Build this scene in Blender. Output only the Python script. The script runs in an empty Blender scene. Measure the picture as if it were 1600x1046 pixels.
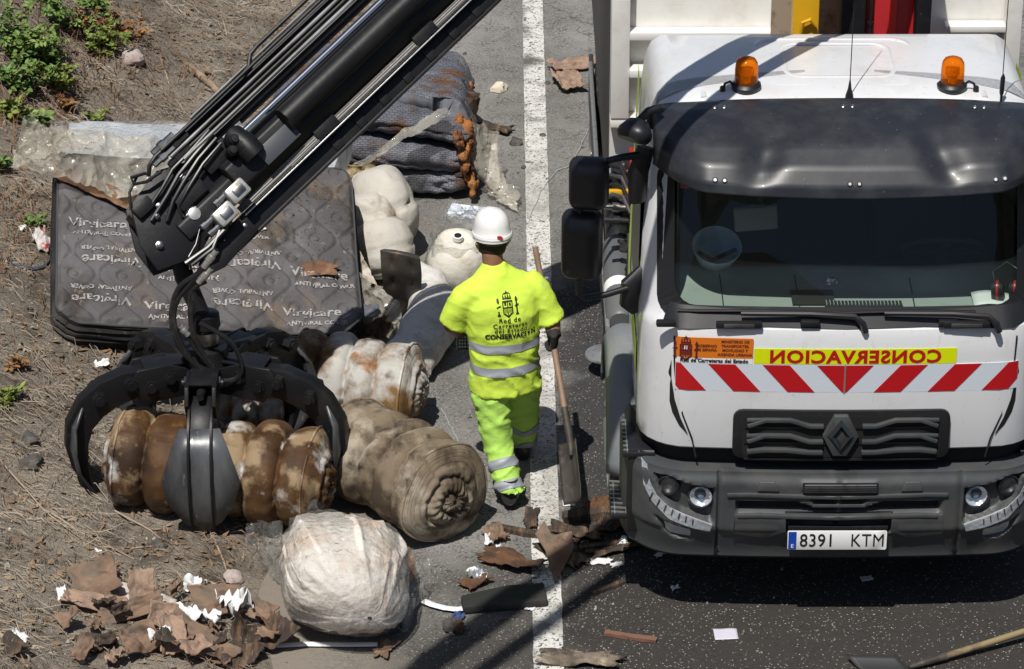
import bpy, bmesh, math, random
from mathutils import Vector, Matrix, noise, Euler
from mathutils.bvhtree import BVHTree
R = math.radians
PI = math.pi
random.seed(7)
scene = bpy.context.scene
COL = scene.collection

# ------------------------------------------------------------------ camera
CAM_H, PITCH, YAW, FPX = 9.2, R(26), R(0.167), 5234.0
cd = bpy.data.cameras.new('camera')
cam = bpy.data.objects.new('camera', cd)
COL.objects.link(cam)
cam.location = (0, 0, CAM_H)
cam.rotation_euler = (R(90) - PITCH, 0, -YAW)
cd.sensor_width = 36
cd.lens = 36 * FPX / 1600
cd.clip_start = 0.1
cd.clip_end = 2000
scene.camera = cam
# ------------------------------------------------------------------ sky, sun, exposure
SUN = Vector((-0.18, -0.47, 1.0)).normalized()
elev = math.asin(SUN.z)
azim = math.atan2(SUN.x, SUN.y)
w = bpy.data.worlds.new('World')
scene.world = w
w.use_nodes = True
nt = w.node_tree
sky = nt.nodes.new('ShaderNodeTexSky')
sky.sky_type = 'NISHITA'
sky.sun_disc = False
sky.sun_elevation = elev
sky.sun_rotation = azim
nt.links.new(sky.outputs[0], nt.nodes['Background'].inputs[0])
nt.nodes['Background'].inputs[1].default_value = 0.066
sd = bpy.data.lights.new('sun', 'SUN')
sd.energy = 4.8
sd.angle = R(0.5)
sd.color = (1.0, 0.96, 0.89)
sun = bpy.data.objects.new('sun', sd)
COL.objects.link(sun)
sun.rotation_euler = (-SUN).to_track_quat('-Z', 'Y').to_euler()
vs = scene.view_settings
vs.view_transform = 'Standard'
vs.look = 'None'
vs.exposure = 0.0
vs.gamma = 1.0
vs.use_curve_mapping = False


# ------------------------------------------------------------------ helpers
def at(px, py, z=0.0):
    """survey: the place at height z that the photograph shows at (px, py)"""
    x, v = (px - 800) / FPX, (py - 523) / FPX
    fy = math.cos(PITCH) - v * math.sin(PITCH)
    fz = -math.sin(PITCH) - v * math.cos(PITCH)
    X = x * math.cos(YAW) + fy * math.sin(YAW)
    Y = fy * math.cos(YAW) - x * math.sin(YAW)
    t = (z - CAM_H) / fz
    return Vector((X * t, Y * t, z))


def aty(px, py, Yw):
    x, v = (px - 800) / FPX, (py - 523) / FPX
    fy = math.cos(PITCH) - v * math.sin(PITCH)
    fz = -math.sin(PITCH) - v * math.cos(PITCH)
    X = x * math.cos(YAW) + fy * math.sin(YAW)
    Y = fy * math.cos(YAW) - x * math.sin(YAW)
    t = Yw / Y
    return Vector((X * t, Yw, CAM_H + fz * t))


def sm(a, b, x):
    t = max(0.0, min(1.0, (x - a) / (b - a)))
    return t * t * (3 - 2 * t)


def nz(p, s=1.0, seed=0.0):
    return noise.noise(Vector((p[0] * s + seed, p[1] * s - seed * .7, p[2] * s + seed * 1.3)))


def tag(o, label=None, cat=None, group=None, kind=None):
    if label: o['label'] = label
    if cat: o['category'] = cat
    if group: o['group'] = group
    if kind: o['kind'] = kind
    return o


def empty(name, loc=(0, 0, 0), label=None, cat=None, group=None, rz=0.0):
    o = bpy.data.objects.new(name, None)
    COL.objects.link(o)
    o.location = loc
    o.rotation_euler.z = rz
    o.empty_display_size = .1
    return tag(o, label, cat, group)


class MB:
    def __init__(s):
        s.v, s.f, s.uv = [], [], {}

    def add(s, vs, fs):
        b = len(s.v)
        s.v += [Vector(p) for p in vs]
        s.f += [tuple(i + b for i in f) for f in fs]
        return b

    def box(s, c, size, rot=None):
        c = Vector(c)
        hx, hy, hz = size[0] / 2, size[1] / 2, size[2] / 2
        P = [Vector((x, y, z)) for z in (-hz, hz) for x, y in ((-hx, -hy), (hx, -hy), (hx, hy), (-hx, hy))]
        if rot is not None: P = [rot @ p for p in P]
        s.add([c + p for p in P], [(3, 2, 1, 0), (4, 5, 6, 7), (0, 1, 5, 4), (1, 2, 6, 5), (2, 3, 7, 6), (3, 0, 4, 7)])
        return s

    def bar(s, a, b, wd, ht, up=(0, 0, 1)):
        a, b = Vector(a), Vector(b)
        z = (b - a).normalized()
        x = Vector(up).cross(z)
        if x.length < 1e-4: x = Vector((1, 0, 0)).cross(z)
        x.normalize()
        y = z.cross(x)
        m = Matrix((x, y, z)).transposed()
        return s.box((a + b) / 2, (wd, ht, (b - a).length), m)

    def rings(s, RG, closed=True, caps=True):
        n = len(RG[0])
        b = s.add([p for r in RG for p in r], [])
        for i in range(len(RG) - 1):
            for j in range(n if closed else n - 1):
                k = (j + 1) % n
                s.f.append((b + i * n + j, b + i * n + k, b + (i + 1) * n + k, b + (i + 1) * n + j))
        if caps and closed:
            s.f.append(tuple(b + j for j in range(n))[::-1])
            s.f.append(tuple(b + (len(RG) - 1) * n + j for j in range(n)))
        return s

    def tube(s, pts, r, n=8, up=(0, 0, 1), caps=True):
        """r: number, list of numbers or list of (a, b) half axes"""
        pts = [Vector(p) for p in pts]
        if not isinstance(r, (list, tuple)): r = [r] * len(pts)
        RG = []
        up = Vector(up)
        px = None
        for i, p in enumerate(pts):
            d = (pts[min(i + 1, len(pts) - 1)] - pts[max(i - 1, 0)]).normalized()
            if px is None:
                x = up.cross(d)
                if x.length < .05: x = Vector((1, 0, 0)).cross(d)
                if x.length < .05: x = Vector((0, 1, 0)).cross(d)
            else:
                x = px - d * px.dot(d)
            x.normalize()
            px = x
            y = d.cross(x)
            a, b = r[i] if isinstance(r[i], (list, tuple)) else (r[i], r[i])
            RG.append([p + x * a * math.cos(2 * PI * k / n) + y * b * math.sin(2 * PI * k / n) for k in range(n)])
        return s.rings(RG, True, caps)

    def lathe(s, prof, n=24, loc=(0, 0, 0), axis=(0, 0, 1), sq=(1, 1), caps=True):
        q = Vector((0, 0, 1)).rotation_difference(Vector(axis).normalized())
        loc = Vector(loc)
        RG = [[loc + q @ Vector((r * sq[0] * math.cos(2 * PI * k / n), r * sq[1] * math.sin(2 * PI * k / n), z)) for k in range(n)]
              for r, z in prof]
        return s.rings(RG, True, caps)

    def prism(s, poly, h, o=(0, 0, 0), ex=(1, 0, 0), ey=(0, 1, 0)):
        o, ex, ey = Vector(o), Vector(ex).normalized(), Vector(ey).normalized()
        ez = ex.cross(ey)
        A = [o + ex * p[0] + ey * p[1] - ez * h / 2 for p in poly]
        return s.rings([A, [p + ez * h for p in A]])

    def grid(s, fn, nu, nv, wrap=False, uvs=None):
        b = s.add([fn(i / (nu if wrap else nu - 1), j / (nv - 1)) for j in range(nv) for i in range(nu)], [])
        if uvs:
            for j in range(nv):
                for i in range(nu): s.uv[b + j * nu + i] = uvs(i / (nu if wrap else nu - 1), j / (nv - 1))
        for j in range(nv - 1):
            for i in range(nu if wrap else nu - 1):
                k = (i + 1) % nu
                s.f.append((b + j * nu + i, b + j * nu + k, b + (j + 1) * nu + k, b + (j + 1) * nu + i))
        return s

    def mesh(s, name, bevel=0, seg=2, angle=40, recalc=True, weld=0):
        me = bpy.data.meshes.new(name)
        me.from_pydata([tuple(p) for p in s.v], [], s.f)
        if s.uv:
            ul = me.uv_layers.new(name='UVMap')
            for l in me.loops: ul.data[l.index].uv = s.uv.get(l.vertex_index, (0, 0))
        bm = bmesh.new()
        bm.from_mesh(me)
        if weld: bmesh.ops.remove_doubles(bm, verts=bm.verts, dist=weld)
        if recalc: bmesh.ops.recalc_face_normals(bm, faces=bm.faces)
        if bevel:
            es = [e for e in bm.edges if len(e.link_faces) == 2 and e.calc_face_angle() > R(28)]
            bmesh.ops.bevel(bm, geom=es, offset=bevel, segments=seg, affect='EDGES', profile=.5, clamp_overlap=True)
        bm.to_mesh(me)
        bm.free()
        if angle:
            me.polygons.foreach_set('use_smooth', [True] * len(me.polygons))
            me.set_sharp_from_angle(angle=R(angle))
        return me

    def build(s, name, mat, parent=None, bevel=0, seg=2, angle=40, base=False, recalc=True, weld=0, thick=0):
        me = s.mesh(name, bevel, seg, angle, recalc, weld)
        return link(name, me, mat, parent, base, thick)


def link(name, me, mat, parent=None, base=False, thick=0):
    me.materials.clear()
    me.materials.append(mat)
    o = bpy.data.objects.new(name, me)
    COL.objects.link(o)
    if base:
        n = len(me.vertices)
        c = Vector((sum(v.co.x for v in me.vertices) / n, sum(v.co.y for v in me.vertices) / n, min(v.co.z for v in me.vertices)))
        me.transform(Matrix.Translation(-c))
        o.location = c
    if parent is not None: o.parent = parent
    if thick:
        md = o.modifiers.new('thickness', 'SOLIDIFY')
        md.thickness = thick
        md.offset = 0
    return o


def fuse(mb, voxel=.014, smooth=4):
    """one continuous skin round overlapping volumes"""
    me = mb.mesh('tmp')
    o = bpy.data.objects.new('tmp', me)
    COL.objects.link(o)
    m = o.modifiers.new('r', 'REMESH')
    m.mode = 'VOXEL'
    m.voxel_size = voxel
    if smooth:
        m2 = o.modifiers.new('s', 'SMOOTH')
        m2.iterations = smooth
        m2.factor = .6
    dg = bpy.context.evaluated_depsgraph_get()
    out = bpy.data.meshes.new_from_object(o.evaluated_get(dg))
    bpy.data.objects.remove(o)
    bpy.data.meshes.remove(me)
    out.polygons.foreach_set('use_smooth', [True] * len(out.polygons))
    return out


def bvh_of(me, M=None):
    M = M or Matrix()
    return BVHTree.FromPolygons([M @ v.co for v in me.vertices], [tuple(p.vertices) for p in me.polygons])


def text_geo(txt, size, bold=0.0, align='CENTER', space=1.0, sx=1.0):
    cu = bpy.data.curves.new('t', 'FONT')
    cu.body = txt
    cu.size = size
    cu.align_x = align
    cu.offset = bold
    cu.space_character = space
    cu.resolution_u = 3
    o = bpy.data.objects.new('t', cu)
    COL.objects.link(o)
    dg = bpy.context.evaluated_depsgraph_get()
    me = bpy.data.meshes.new_from_object(o.evaluated_get(dg))
    V = [(v.co.x * sx, v.co.y) for v in me.vertices]
    F = [tuple(p.vertices) for p in me.polygons]
    bpy.data.objects.remove(o)
    bpy.data.meshes.remove(me)
    return V, F


def put_text(name, txt, size, fn, mat, parent, bold=0.0, align='CENTER', space=1.0, sx=1.0):
    V, F = text_geo(txt, size, bold, align, space, sx)
    m = MB()
    m.add([fn(u, v) for u, v in V], F)
    return m.build(name, mat, parent, angle=0, recalc=False)


# ------------------------------------------------------------------ materials
MATS = {}


def mat(name, col, rough=.6, metal=0.0, layers=(), bump=0.0, bscale=60, spec=.5, coat=0.0, bumps=(), coord='Object', trans=0.0, sheen=0):
    """layers: (colour, scale, lo, hi, [detail], [stretch xyz]) patches of another colour through noise"""
    if name in MATS: return MATS[name]
    m = bpy.data.materials.new(name)
    m.use_nodes = True
    t = m.node_tree
    N, L = t.nodes, t.links
    b = N['Principled BSDF']
    b.inputs['Roughness'].default_value = rough
    b.inputs['Metallic'].default_value = metal
    b.inputs['Specular IOR Level'].default_value = spec
    b.inputs['Coat Weight'].default_value = coat
    if trans: b.inputs['Transmission Weight'].default_value = trans
    if sheen: b.inputs['Sheen Weight'].default_value = sheen
    tc = N.new('ShaderNodeTexCoord')
    cur = None
    c4 = (*col, 1)
    b.inputs['Base Color'].default_value = c4
    for i, ly in enumerate(layers):
        colr, sc, lo, hi = ly[:4]
        det = ly[4] if len(ly) > 4 else 6
        st = ly[5] if len(ly) > 5 else None
        n = N.new('ShaderNodeTexNoise')
        n.inputs['Scale'].default_value = sc
        n.inputs['Detail'].default_value = det
        n.inputs['Roughness'].default_value = .62
        mp = N.new('ShaderNodeMapping')
        mp.inputs['Location'].default_value = (i * 3.7, i * 1.3, i * 7.1)
        if st: mp.inputs['Scale'].default_value = st
        L.new(tc.outputs[coord], mp.inputs[0])
        L.new(mp.outputs[0], n.inputs['Vector'])
        rp = N.new('ShaderNodeMapRange')
        rp.inputs[1].default_value = lo
        rp.inputs[2].default_value = hi
        L.new(n.outputs['Fac'], rp.inputs[0])
        mx = N.new('ShaderNodeMix')
        mx.data_type = 'RGBA'
        L.new(rp.outputs[0], mx.inputs[0])
        if cur is None: mx.inputs[6].default_value = c4
        else: L.new(cur, mx.inputs[6])
        mx.inputs[7].default_value = (*colr, 1)
        cur = mx.outputs[2]
    if cur is not None: L.new(cur, b.inputs['Base Color'])
    prev = None
    bl = list(bumps)
    if bump: bl.append((bscale, bump, 'noise'))
    for sc, dist, kind in bl:
        if kind == 'noise':
            n = N.new('ShaderNodeTexNoise')
            n.inputs['Scale'].default_value = sc
            n.inputs['Detail'].default_value = 5
            outp = n.outputs['Fac']
            L.new(tc.outputs[coord], n.inputs['Vector'])
        elif kind == 'vor':
            n = N.new('ShaderNodeTexVoronoi')
            n.inputs['Scale'].default_value = sc
            outp = n.outputs['Distance']
            L.new(tc.outputs[coord], n.inputs['Vector'])
        else:   # quilt: little bricks in the fabric's own directions
            n = N.new('ShaderNodeTexBrick')
            n.inputs['Scale'].default_value = sc
            n.inputs['Mortar Size'].default_value = .035
            n.inputs['Mortar Smooth'].default_value = 1
            n.inputs['Color1'].default_value = n.inputs['Color2'].default_value = (1, 1, 1, 1)
            n.inputs['Mortar'].default_value = (0, 0, 0, 1)
            outp = n.outputs['Color']
            L.new(tc.outputs['UV'], n.inputs['Vector'])
        bp = N.new('ShaderNodeBump')
        bp.inputs['Strength'].default_value = 1
        bp.inputs['Distance'].default_value = dist
        L.new(outp, bp.inputs['Height'])
        if prev is not None: L.new(prev, bp.inputs['Normal'])
        prev = bp.outputs[0]
    if prev is not None: L.new(prev, b.inputs['Normal'])
    MATS[name] = m
    return m


def film(name, tint=(.9, .92, .92), gloss_rough=.08, haze=.18, hazecol=(.75, .75, .72), ior=1.5, bump=0, bscale=25, dirt=None):
    """thin clear sheet: see-through, mirror by Fresnel, a little milky"""
    if name in MATS: return MATS[name]
    m = bpy.data.materials.new(name)
    m.use_nodes = True
    t = m.node_tree
    N, L = t.nodes, t.links
    N.remove(N['Principled BSDF'])
    out = N['Material Output']
    tr = N.new('ShaderNodeBsdfTransparent')
    tr.inputs[0].default_value = (*tint, 1)
    gl = N.new('ShaderNodeBsdfGlossy')
    gl.inputs['Roughness'].default_value = gloss_rough
    df = N.new('ShaderNodeBsdfDiffuse')
    df.inputs[0].default_value = (*hazecol, 1)
    fr = N.new('ShaderNodeFresnel')
    fr.inputs[0].default_value = ior
    ge, io = N.new('ShaderNodeNewGeometry'), N.new('ShaderNodeMapRange')      # a thin sheet has the same index from both sides
    io.inputs[3].default_value, io.inputs[4].default_value = ior, 1 / ior
    L.new(ge.outputs['Backfacing'], io.inputs[0])
    L.new(io.outputs[0], fr.inputs[0])
    m1, m2 = N.new('ShaderNodeMixShader'), N.new('ShaderNodeMixShader')
    m1.inputs[0].default_value = haze
    tc = N.new('ShaderNodeTexCoord')
    if dirt:
        n = N.new('ShaderNodeTexNoise')
        n.inputs['Scale'].default_value = dirt[0]
        n.inputs['Detail'].default_value = 6
        L.new(tc.outputs['Object'], n.inputs['Vector'])
        rp = N.new('ShaderNodeMapRange')
        rp.inputs[1].default_value, rp.inputs[2].default_value = dirt[1], dirt[2]
        rp.inputs[3].default_value, rp.inputs[4].default_value = haze, dirt[3]
        L.new(n.outputs['Fac'], rp.inputs[0])
        L.new(rp.outputs[0], m1.inputs[0])
    L.new(tr.outputs[0], m1.inputs[1])
    L.new(df.outputs[0], m1.inputs[2])
    L.new(fr.outputs[0], m2.inputs[0])
    L.new(m1.outputs[0], m2.inputs[1])
    L.new(gl.outputs[0], m2.inputs[2])
    L.new(m2.outputs[0], out.inputs[0])
    if bump:
        n = N.new('ShaderNodeTexNoise')
        n.inputs['Scale'].default_value = bscale
        n.inputs['Detail'].default_value = 4
        n.inputs['Distortion'].default_value = 1.2
        L.new(tc.outputs['Object'], n.inputs['Vector'])
        bp = N.new('ShaderNodeBump')
        bp.inputs['Distance'].default_value = bump
        L.new(n.outputs['Fac'], bp.inputs['Height'])
        for q in (gl, df, fr): L.new(bp.outputs[0], q.inputs['Normal'])
    MATS[name] = m
    return m


DUST = (.30, .25, .19)
paint = mat('white_paint', (.66, .67, .69), .25, coat=.4, layers=[((.57, .56, .54), 3, .52, .85), ((.47, .44, .39), 1.7, .54, .85, 10), ((.50, .48, .44), 9, .60, .8, 6, (3, 3, .5)), ((.18, .15, .12), 75, .735, .76, 2)], bump=.0004, bscale=6)
plastic = mat('grey_bumper_plastic', (.050, .054, .058), .5, layers=[((.085, .083, .078), 4, .45, .8, 9), ((.17, .155, .135), 55, .69, .80), ((.025, .026, .028), 2.5, .58, .75)], bump=.0006, bscale=300)
blackp = mat('black_plastic', (.012, .012, .014), .42, layers=[((.035, .034, .033), 9, .55, .85)])
blackd = mat('deep_black', (.006, .006, .007), .8)
steel_blk = mat('black_painted_steel', (.008, .008, .0095), .46, spec=.3, layers=[((.024, .022, .020), 5, .5, .85, 9), ((.13, .11, .09), 40, .68, .78), ((.26, .24, .21), 90, .73, .77, 3)], bump=.0008, bscale=40)
steel = mat('worn_steel', (.34, .34, .34), .38, 1.0, layers=[((.12, .11, .10), 14, .5, .75)])
chrome = mat('chrome_rod', (.75, .77, .82), .12, 1.0)
zinc = mat('zinc', (.52, .52, .50), .42, .8, layers=[((.2, .18, .15), 30, .55, .8)])
rubber = mat('rubber_hose', (.012, .012, .013), .35, layers=[((.06, .055, .05), 8, .55, .8)])
tyre = mat('tyre', (.018, .018, .018), .85, layers=[(DUST, 12, .5, .95)])
red = mat('red_paint', (.42, .02, .025), .35, coat=.3)
yellow = mat('yellow_paint', (.62, .34, .01), .4, layers=[((.2, .1, .02), 30, .68, .8)])
hiviz = mat('yellow_green_film', (.52, .72, .02), .4)
sticker_red = mat('red_film', (.44, .008, .012), .35)
sticker_white = mat('white_reflective_film', (.60, .65, .72), .35, bump=.0008, bscale=200)
sticker_orange = mat('orange_film', (.66, .17, .01), .4)
sticker_yellow = mat('yellow_film', (.66, .74, .0), .4)
ink = mat('black_ink', (.012, .012, .012), .5)
inkr = mat('maroon_ink', (.10, .012, .015), .5)
white = mat('plain_white', (.78, .78, .77), .5)
# ================================================================== the ground
def bank_edge(y):
    return -1.22 + .14 * math.sin(y * 1.1 + .6) + .08 * math.sin(y * 3.1)


def bank_z(x, y):
    d = bank_edge(y) - x
    if d <= -.25: return -.03
    d0 = max(0, d)
    z = .10 * d0 + .17 * max(0, d0 - .9) ** 1.5 * (1 + .6 * sm(19, 23, y))
    z += .16 * sm(-3.35, -3.7, x + .4 * (y - 15.2)) * sm(17, 15.5, y) if y < 17 else 0
    k = sm(0, .5, d0)
    z += k * (.05 * noise.noise(Vector((x * 1.6, y * 1.6, 3))) + .022 * noise.noise(Vector((x * 5, y * 5, 1))) + .010 * noise.noise(Vector((x * 13, y * 13, 5))))
    return min(z, 5.5) + .014 * sm(-.25, .0, d) - .03 * (1 - sm(-.25, 0, d))


def steps(a, b, c, d, fine, coarse):
    L, x = [], a
    while x < d:
        L.append(x)
        x += fine if b <= x < c else coarse
    L.append(d)
    return L


xs = steps(-16, -5.2, -.9, -.72, .045, .6)
ys = steps(-4, 13.6, 27, 70, .05, 1.4)
m = MB()
m.add([(x, y, bank_z(x, y)) for y in ys for x in xs], [])
nx = len(xs)
m.f = [(j * nx + i, j * nx + i + 1, (j + 1) * nx + i + 1, (j + 1) * nx + i) for j in range(len(ys) - 1) for i in range(nx - 1)]
soil = mat('dry_soil', (.20, .172, .140), .95,
           layers=[((.30, .262, .21), 2.2, .45, .7), ((.085, .068, .052), 4, .50, .68, 9), ((.38, .335, .28), 46, .60, .70), ((.06, .048, .038), 70, .60, .72)],
           bumps=[(18, .03, 'noise'), (70, .012, 'noise'), (160, .006, 'vor')], spec=.15)
o = m.build('embankment', soil, angle=60)
tag(o, kind='structure')


def asphalt_mat():
    m = bpy.data.materials.new('asphalt')
    m.use_nodes = True
    t = m.node_tree
    N, L = t.nodes, t.links
    b = N['Principled BSDF']
    b.inputs['Roughness'].default_value = .9
    b.inputs['Specular IOR Level'].default_value = .25
    tc = N.new('ShaderNodeTexCoord')

    def nse(sc, det=4, loc=0):
        n = N.new('ShaderNodeTexNoise')
        n.inputs['Scale'].default_value = sc
        n.inputs['Detail'].default_value = det
        mp = N.new('ShaderNodeMapping')
        mp.inputs['Location'].default_value = (loc, loc * .7, 0)
        L.new(tc.outputs['Object'], mp.inputs[0])
        L.new(mp.outputs[0], n.inputs['Vector'])
        return n.outputs['Fac']

    def rng(s, a, bb, c=0, d=1):
        r = N.new('ShaderNodeMapRange')
        for i, v in enumerate((a, bb, c, d)): r.inputs[i + 1].default_value = v
        L.new(s, r.inputs[0])
        return r.outputs[0]

    def op(kind, a, c):
        n = N.new('ShaderNodeMath')
        n.operation = kind
        for i, q in enumerate((a, c)):
            if isinstance(q, (int, float)): n.inputs[i].default_value = q
            else: L.new(q, n.inputs[i])
        return n.outputs[0]

    def mix(f, a, c):
        n = N.new('ShaderNodeMix')
        n.data_type = 'RGBA'
        L.new(f, n.inputs[0])
        for i, q in ((6, a), (7, c)):
            if isinstance(q, tuple): n.inputs[i].default_value = (*q, 1)
            else: L.new(q, n.inputs[i])
        return n.outputs[2]

    sep = N.new('ShaderNodeSeparateXYZ')
    L.new(tc.outputs['Object'], sep.inputs[0])
    X, Y = sep.outputs[0], sep.outputs[1]
    base0 = mix(rng(nse(1.3), .35, .7), (.165, .160, .150), (.255, .247, .232))
    base1 = mix(op('MULTIPLY', rng(nse(.9, 8, 21), .5, .66), .45), base0, (.11, .106, .10))
    cr = N.new('ShaderNodeTexVoronoi')
    cr.feature = 'DISTANCE_TO_EDGE'
    cr.inputs['Scale'].default_value = .9
    wn = N.new('ShaderNodeVectorMath')
    wn.operation = 'ADD'
    nn = N.new('ShaderNodeTexNoise')
    nn.inputs['Scale'].default_value = 3
    nn.inputs['Detail'].default_value = 6
    L.new(tc.outputs['Object'], nn.inputs['Vector'])
    L.new(tc.outputs['Object'], wn.inputs[0])
    L.new(nn.outputs['Color'], wn.inputs[1])
    L.new(wn.outputs[0], cr.inputs['Vector'])
    base = mix(op('MULTIPLY', op('MULTIPLY', rng(cr.outputs[0], .012, .004), rng(nse(1.1, 3, 31), .46, .6)), .6), base1, (.05, .048, .045))
    # soot and oil soaked lane where the lorry stands, and ash spread in front of it
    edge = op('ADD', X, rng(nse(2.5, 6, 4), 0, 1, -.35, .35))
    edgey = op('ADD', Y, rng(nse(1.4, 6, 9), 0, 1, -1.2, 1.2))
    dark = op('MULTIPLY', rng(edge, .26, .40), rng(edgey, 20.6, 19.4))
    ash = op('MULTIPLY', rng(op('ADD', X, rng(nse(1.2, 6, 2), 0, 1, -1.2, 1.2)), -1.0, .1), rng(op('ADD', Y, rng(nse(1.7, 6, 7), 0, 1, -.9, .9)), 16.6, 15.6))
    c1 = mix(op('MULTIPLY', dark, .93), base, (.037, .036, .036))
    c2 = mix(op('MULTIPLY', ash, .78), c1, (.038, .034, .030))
    # stone chips of the wearing course
    v = N.new('ShaderNodeTexVoronoi')
    v.inputs['Scale'].default_value = 95
    L.new(tc.outputs['Object'], v.inputs['Vector'])
    gv = N.new('ShaderNodeSeparateColor')
    L.new(v.outputs['Color'], gv.inputs[0])
    c3 = mix(op('MULTIPLY', rng(gv.outputs[0], .0, .5, .75, 0), rng(nse(6), .3, .6)), c2, (.020, .020, .020))
    chips = op('MULTIPLY', rng(gv.outputs[1], .88, .94), rng(v.outputs['Distance'], .45, .25))
    c4 = mix(op('MULTIPLY', chips, .8), c3, (.42, .40, .36))
    # pale grit strewn about
    v2 = N.new('ShaderNodeTexVoronoi')
    v2.inputs['Scale'].default_value = 46
    L.new(tc.outputs['Object'], v2.inputs['Vector'])
    g2 = N.new('ShaderNodeSeparateColor')
    L.new(v2.outputs['Color'], g2.inputs[0])
    grit = op('MULTIPLY', op('MULTIPLY', rng(g2.outputs[2], .86, .90), rng(v2.outputs['Distance'], .22, .12)), rng(nse(3, 5, 12), .45, .6))
    c5 = mix(grit, c4, (.48, .44, .38))
    soilk = op('MULTIPLY', rng(op('ADD', X, rng(nse(3.2, 6, 3), 0, 1, -.5, .5)), -.45, -1.10), .85)
    c6 = mix(soilk, c5, (.21, .18, .145))
    L.new(c6, b.inputs['Base Color'])
    bp = N.new('ShaderNodeBump')
    bp.inputs['Distance'].default_value = .0022
    L.new(v.outputs['Distance'], bp.inputs['Height'])
    bp2 = N.new('ShaderNodeBump')
    bp2.inputs['Distance'].default_value = .004
    L.new(nse(30, 6), bp2.inputs['Height'])
    L.new(bp.outputs[0], bp2.inputs['Normal'])
    L.new(bp2.outputs[0], b.inputs['Normal'])
    return m


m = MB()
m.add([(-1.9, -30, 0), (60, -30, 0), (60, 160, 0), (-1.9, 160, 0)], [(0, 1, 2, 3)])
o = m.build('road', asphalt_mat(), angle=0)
tag(o, kind='structure')
m = MB()
m.add([(-600, -600, -.06), (600, -600, -.06), (600, 900, -.06), (-600, 900, -.06)], [(0, 1, 2, 3)])
o = m.build('terrain', soil, angle=0)
tag(o, kind='structure')

# worn white edge line, 16 cm wide
line_mat = mat('worn_road_paint', (.62, .61, .58), .8, spec=.2,
               layers=[((.40, .39, .37), 7, .5, .7), ((.11, .105, .10), 62, .56, .60, 3), ((.085, .08, .075), 17, .60, .66, 8), ((.12, .115, .107), 2.2, .53, .66, 10), ((.30, .285, .26), 1.3, .5, .7, 6)],
               bumps=[(95, .004, 'vor')])
m = MB()
m.grid(lambda u, v: Vector((.155 + .158 * u + (.006 * noise.noise(Vector((u * 9, v * 700, 0)))), -20 + 90 * v, .004)), 2, 900)
o = m.build('edge_line', line_mat, angle=0)
tag(o, kind='structure')

# ------------------------------------------------------------------ loose cover nobody could count
twig_m = mat('dry_twigs', (.34, .285, .22), .9, layers=[((.15, .105, .072), 1.7, .43, .60), ((.48, .42, .33), 2.9, .58, .70)], spec=.2)
peb_m = mat('gravel_stones', (.33, .30, .26), .9, layers=[((.11, .09, .075), 3.1, .43, .58), ((.46, .43, .39), 4.3, .58, .68)], spec=.2)
leaf_dry = mat('dry_leaves', (.22, .145, .085), .85, layers=[((.34, .26, .17), 2.2, .5, .65), ((.11, .07, .045), 3.3, .5, .65)], spec=.2)


def bank_pt(rnd, inner=0.0):
    while 1:
        y = rnd.uniform(13.8, 26.5)
        x = rnd.uniform(-5.0, -1.0)
        if x > bank_edge(y) - inner: continue
        # only what can be seen
        if abs(x) / y > .19: continue
        return x, y


rnd = random.Random(3)
m = MB()
for i in range(24000):
    x, y = bank_pt(rnd)
    dens = noise.noise(Vector((x * .9, y * .9, 7)))
    if dens < -.12 and rnd.random() < .75: continue
    z = bank_z(x, y) + rnd.uniform(.003, .025)
    l = rnd.choice((.03, .035, .045, .05, .07, .09, .13, .2)) * rnd.uniform(.6, 1.3)
    a = rnd.gauss(-.75, .75) + (PI if rnd.random() < .5 else 0)
    d = Vector((math.cos(a), math.sin(a), rnd.uniform(-.1, .25)))
    d.z += (bank_z(x + d.x * .1, y + d.y * .1) - bank_z(x, y)) * 10
    d.normalize()
    s = Vector((-d.y, d.x, 0)).normalized()
    r = rnd.uniform(.0010, .0028)
    bend = s * rnd.uniform(-.2, .2) * l + Vector((0, 0, rnd.uniform(0, .25) * l))
    A, B, C = Vector((x, y, z)), Vector((x, y, z)) + d * l * .5 + bend, Vector((x, y, z)) + d * l
    up = Vector((0, 0, 1))
    b = m.add([A + s * r, A - s * r, A + up * r * 1.6, B + s * r, B - s * r, B + up * r * 1.6, C], [])
    m.f += [(b, b + 3, b + 5, b + 2), (b + 1, b + 2, b + 5, b + 4), (b, b + 1, b + 4, b + 3), (b + 3, b + 6, b + 5), (b + 5, b + 6, b + 4), (b + 4, b + 6, b + 3)]
o = m.build('dry_twigs', twig_m, angle=0, recalc=False)
tag(o, 'dry grass stalks and twigs littering the earth bank', 'twigs', kind='stuff')

m = MB()
OCT = [(1, 0, 0), (0, 1, 0), (-1, 0, 0), (0, -1, 0), (0, 0, .8), (0, 0, -.6)]
OF = [(0, 1, 4), (1, 2, 4), (2, 3, 4), (3, 0, 4), (1, 0, 5), (2, 1, 5), (3, 2, 5), (0, 3, 5)]


def pebble(m, c, r, rnd):
    q = Euler((rnd.uniform(0, 6), rnd.uniform(0, 6), rnd.uniform(0, 6))).to_matrix()
    k = Vector((rnd.uniform(.7, 1.2), rnd.uniform(.7, 1.2), rnd.uniform(.5, .9)))
    m.add([Vector(c) + (q @ Vector((p[0] * k.x, p[1] * k.y, p[2] * k.z))) * r * rnd.uniform(.8, 1.2) for p in OCT], OF)


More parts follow.
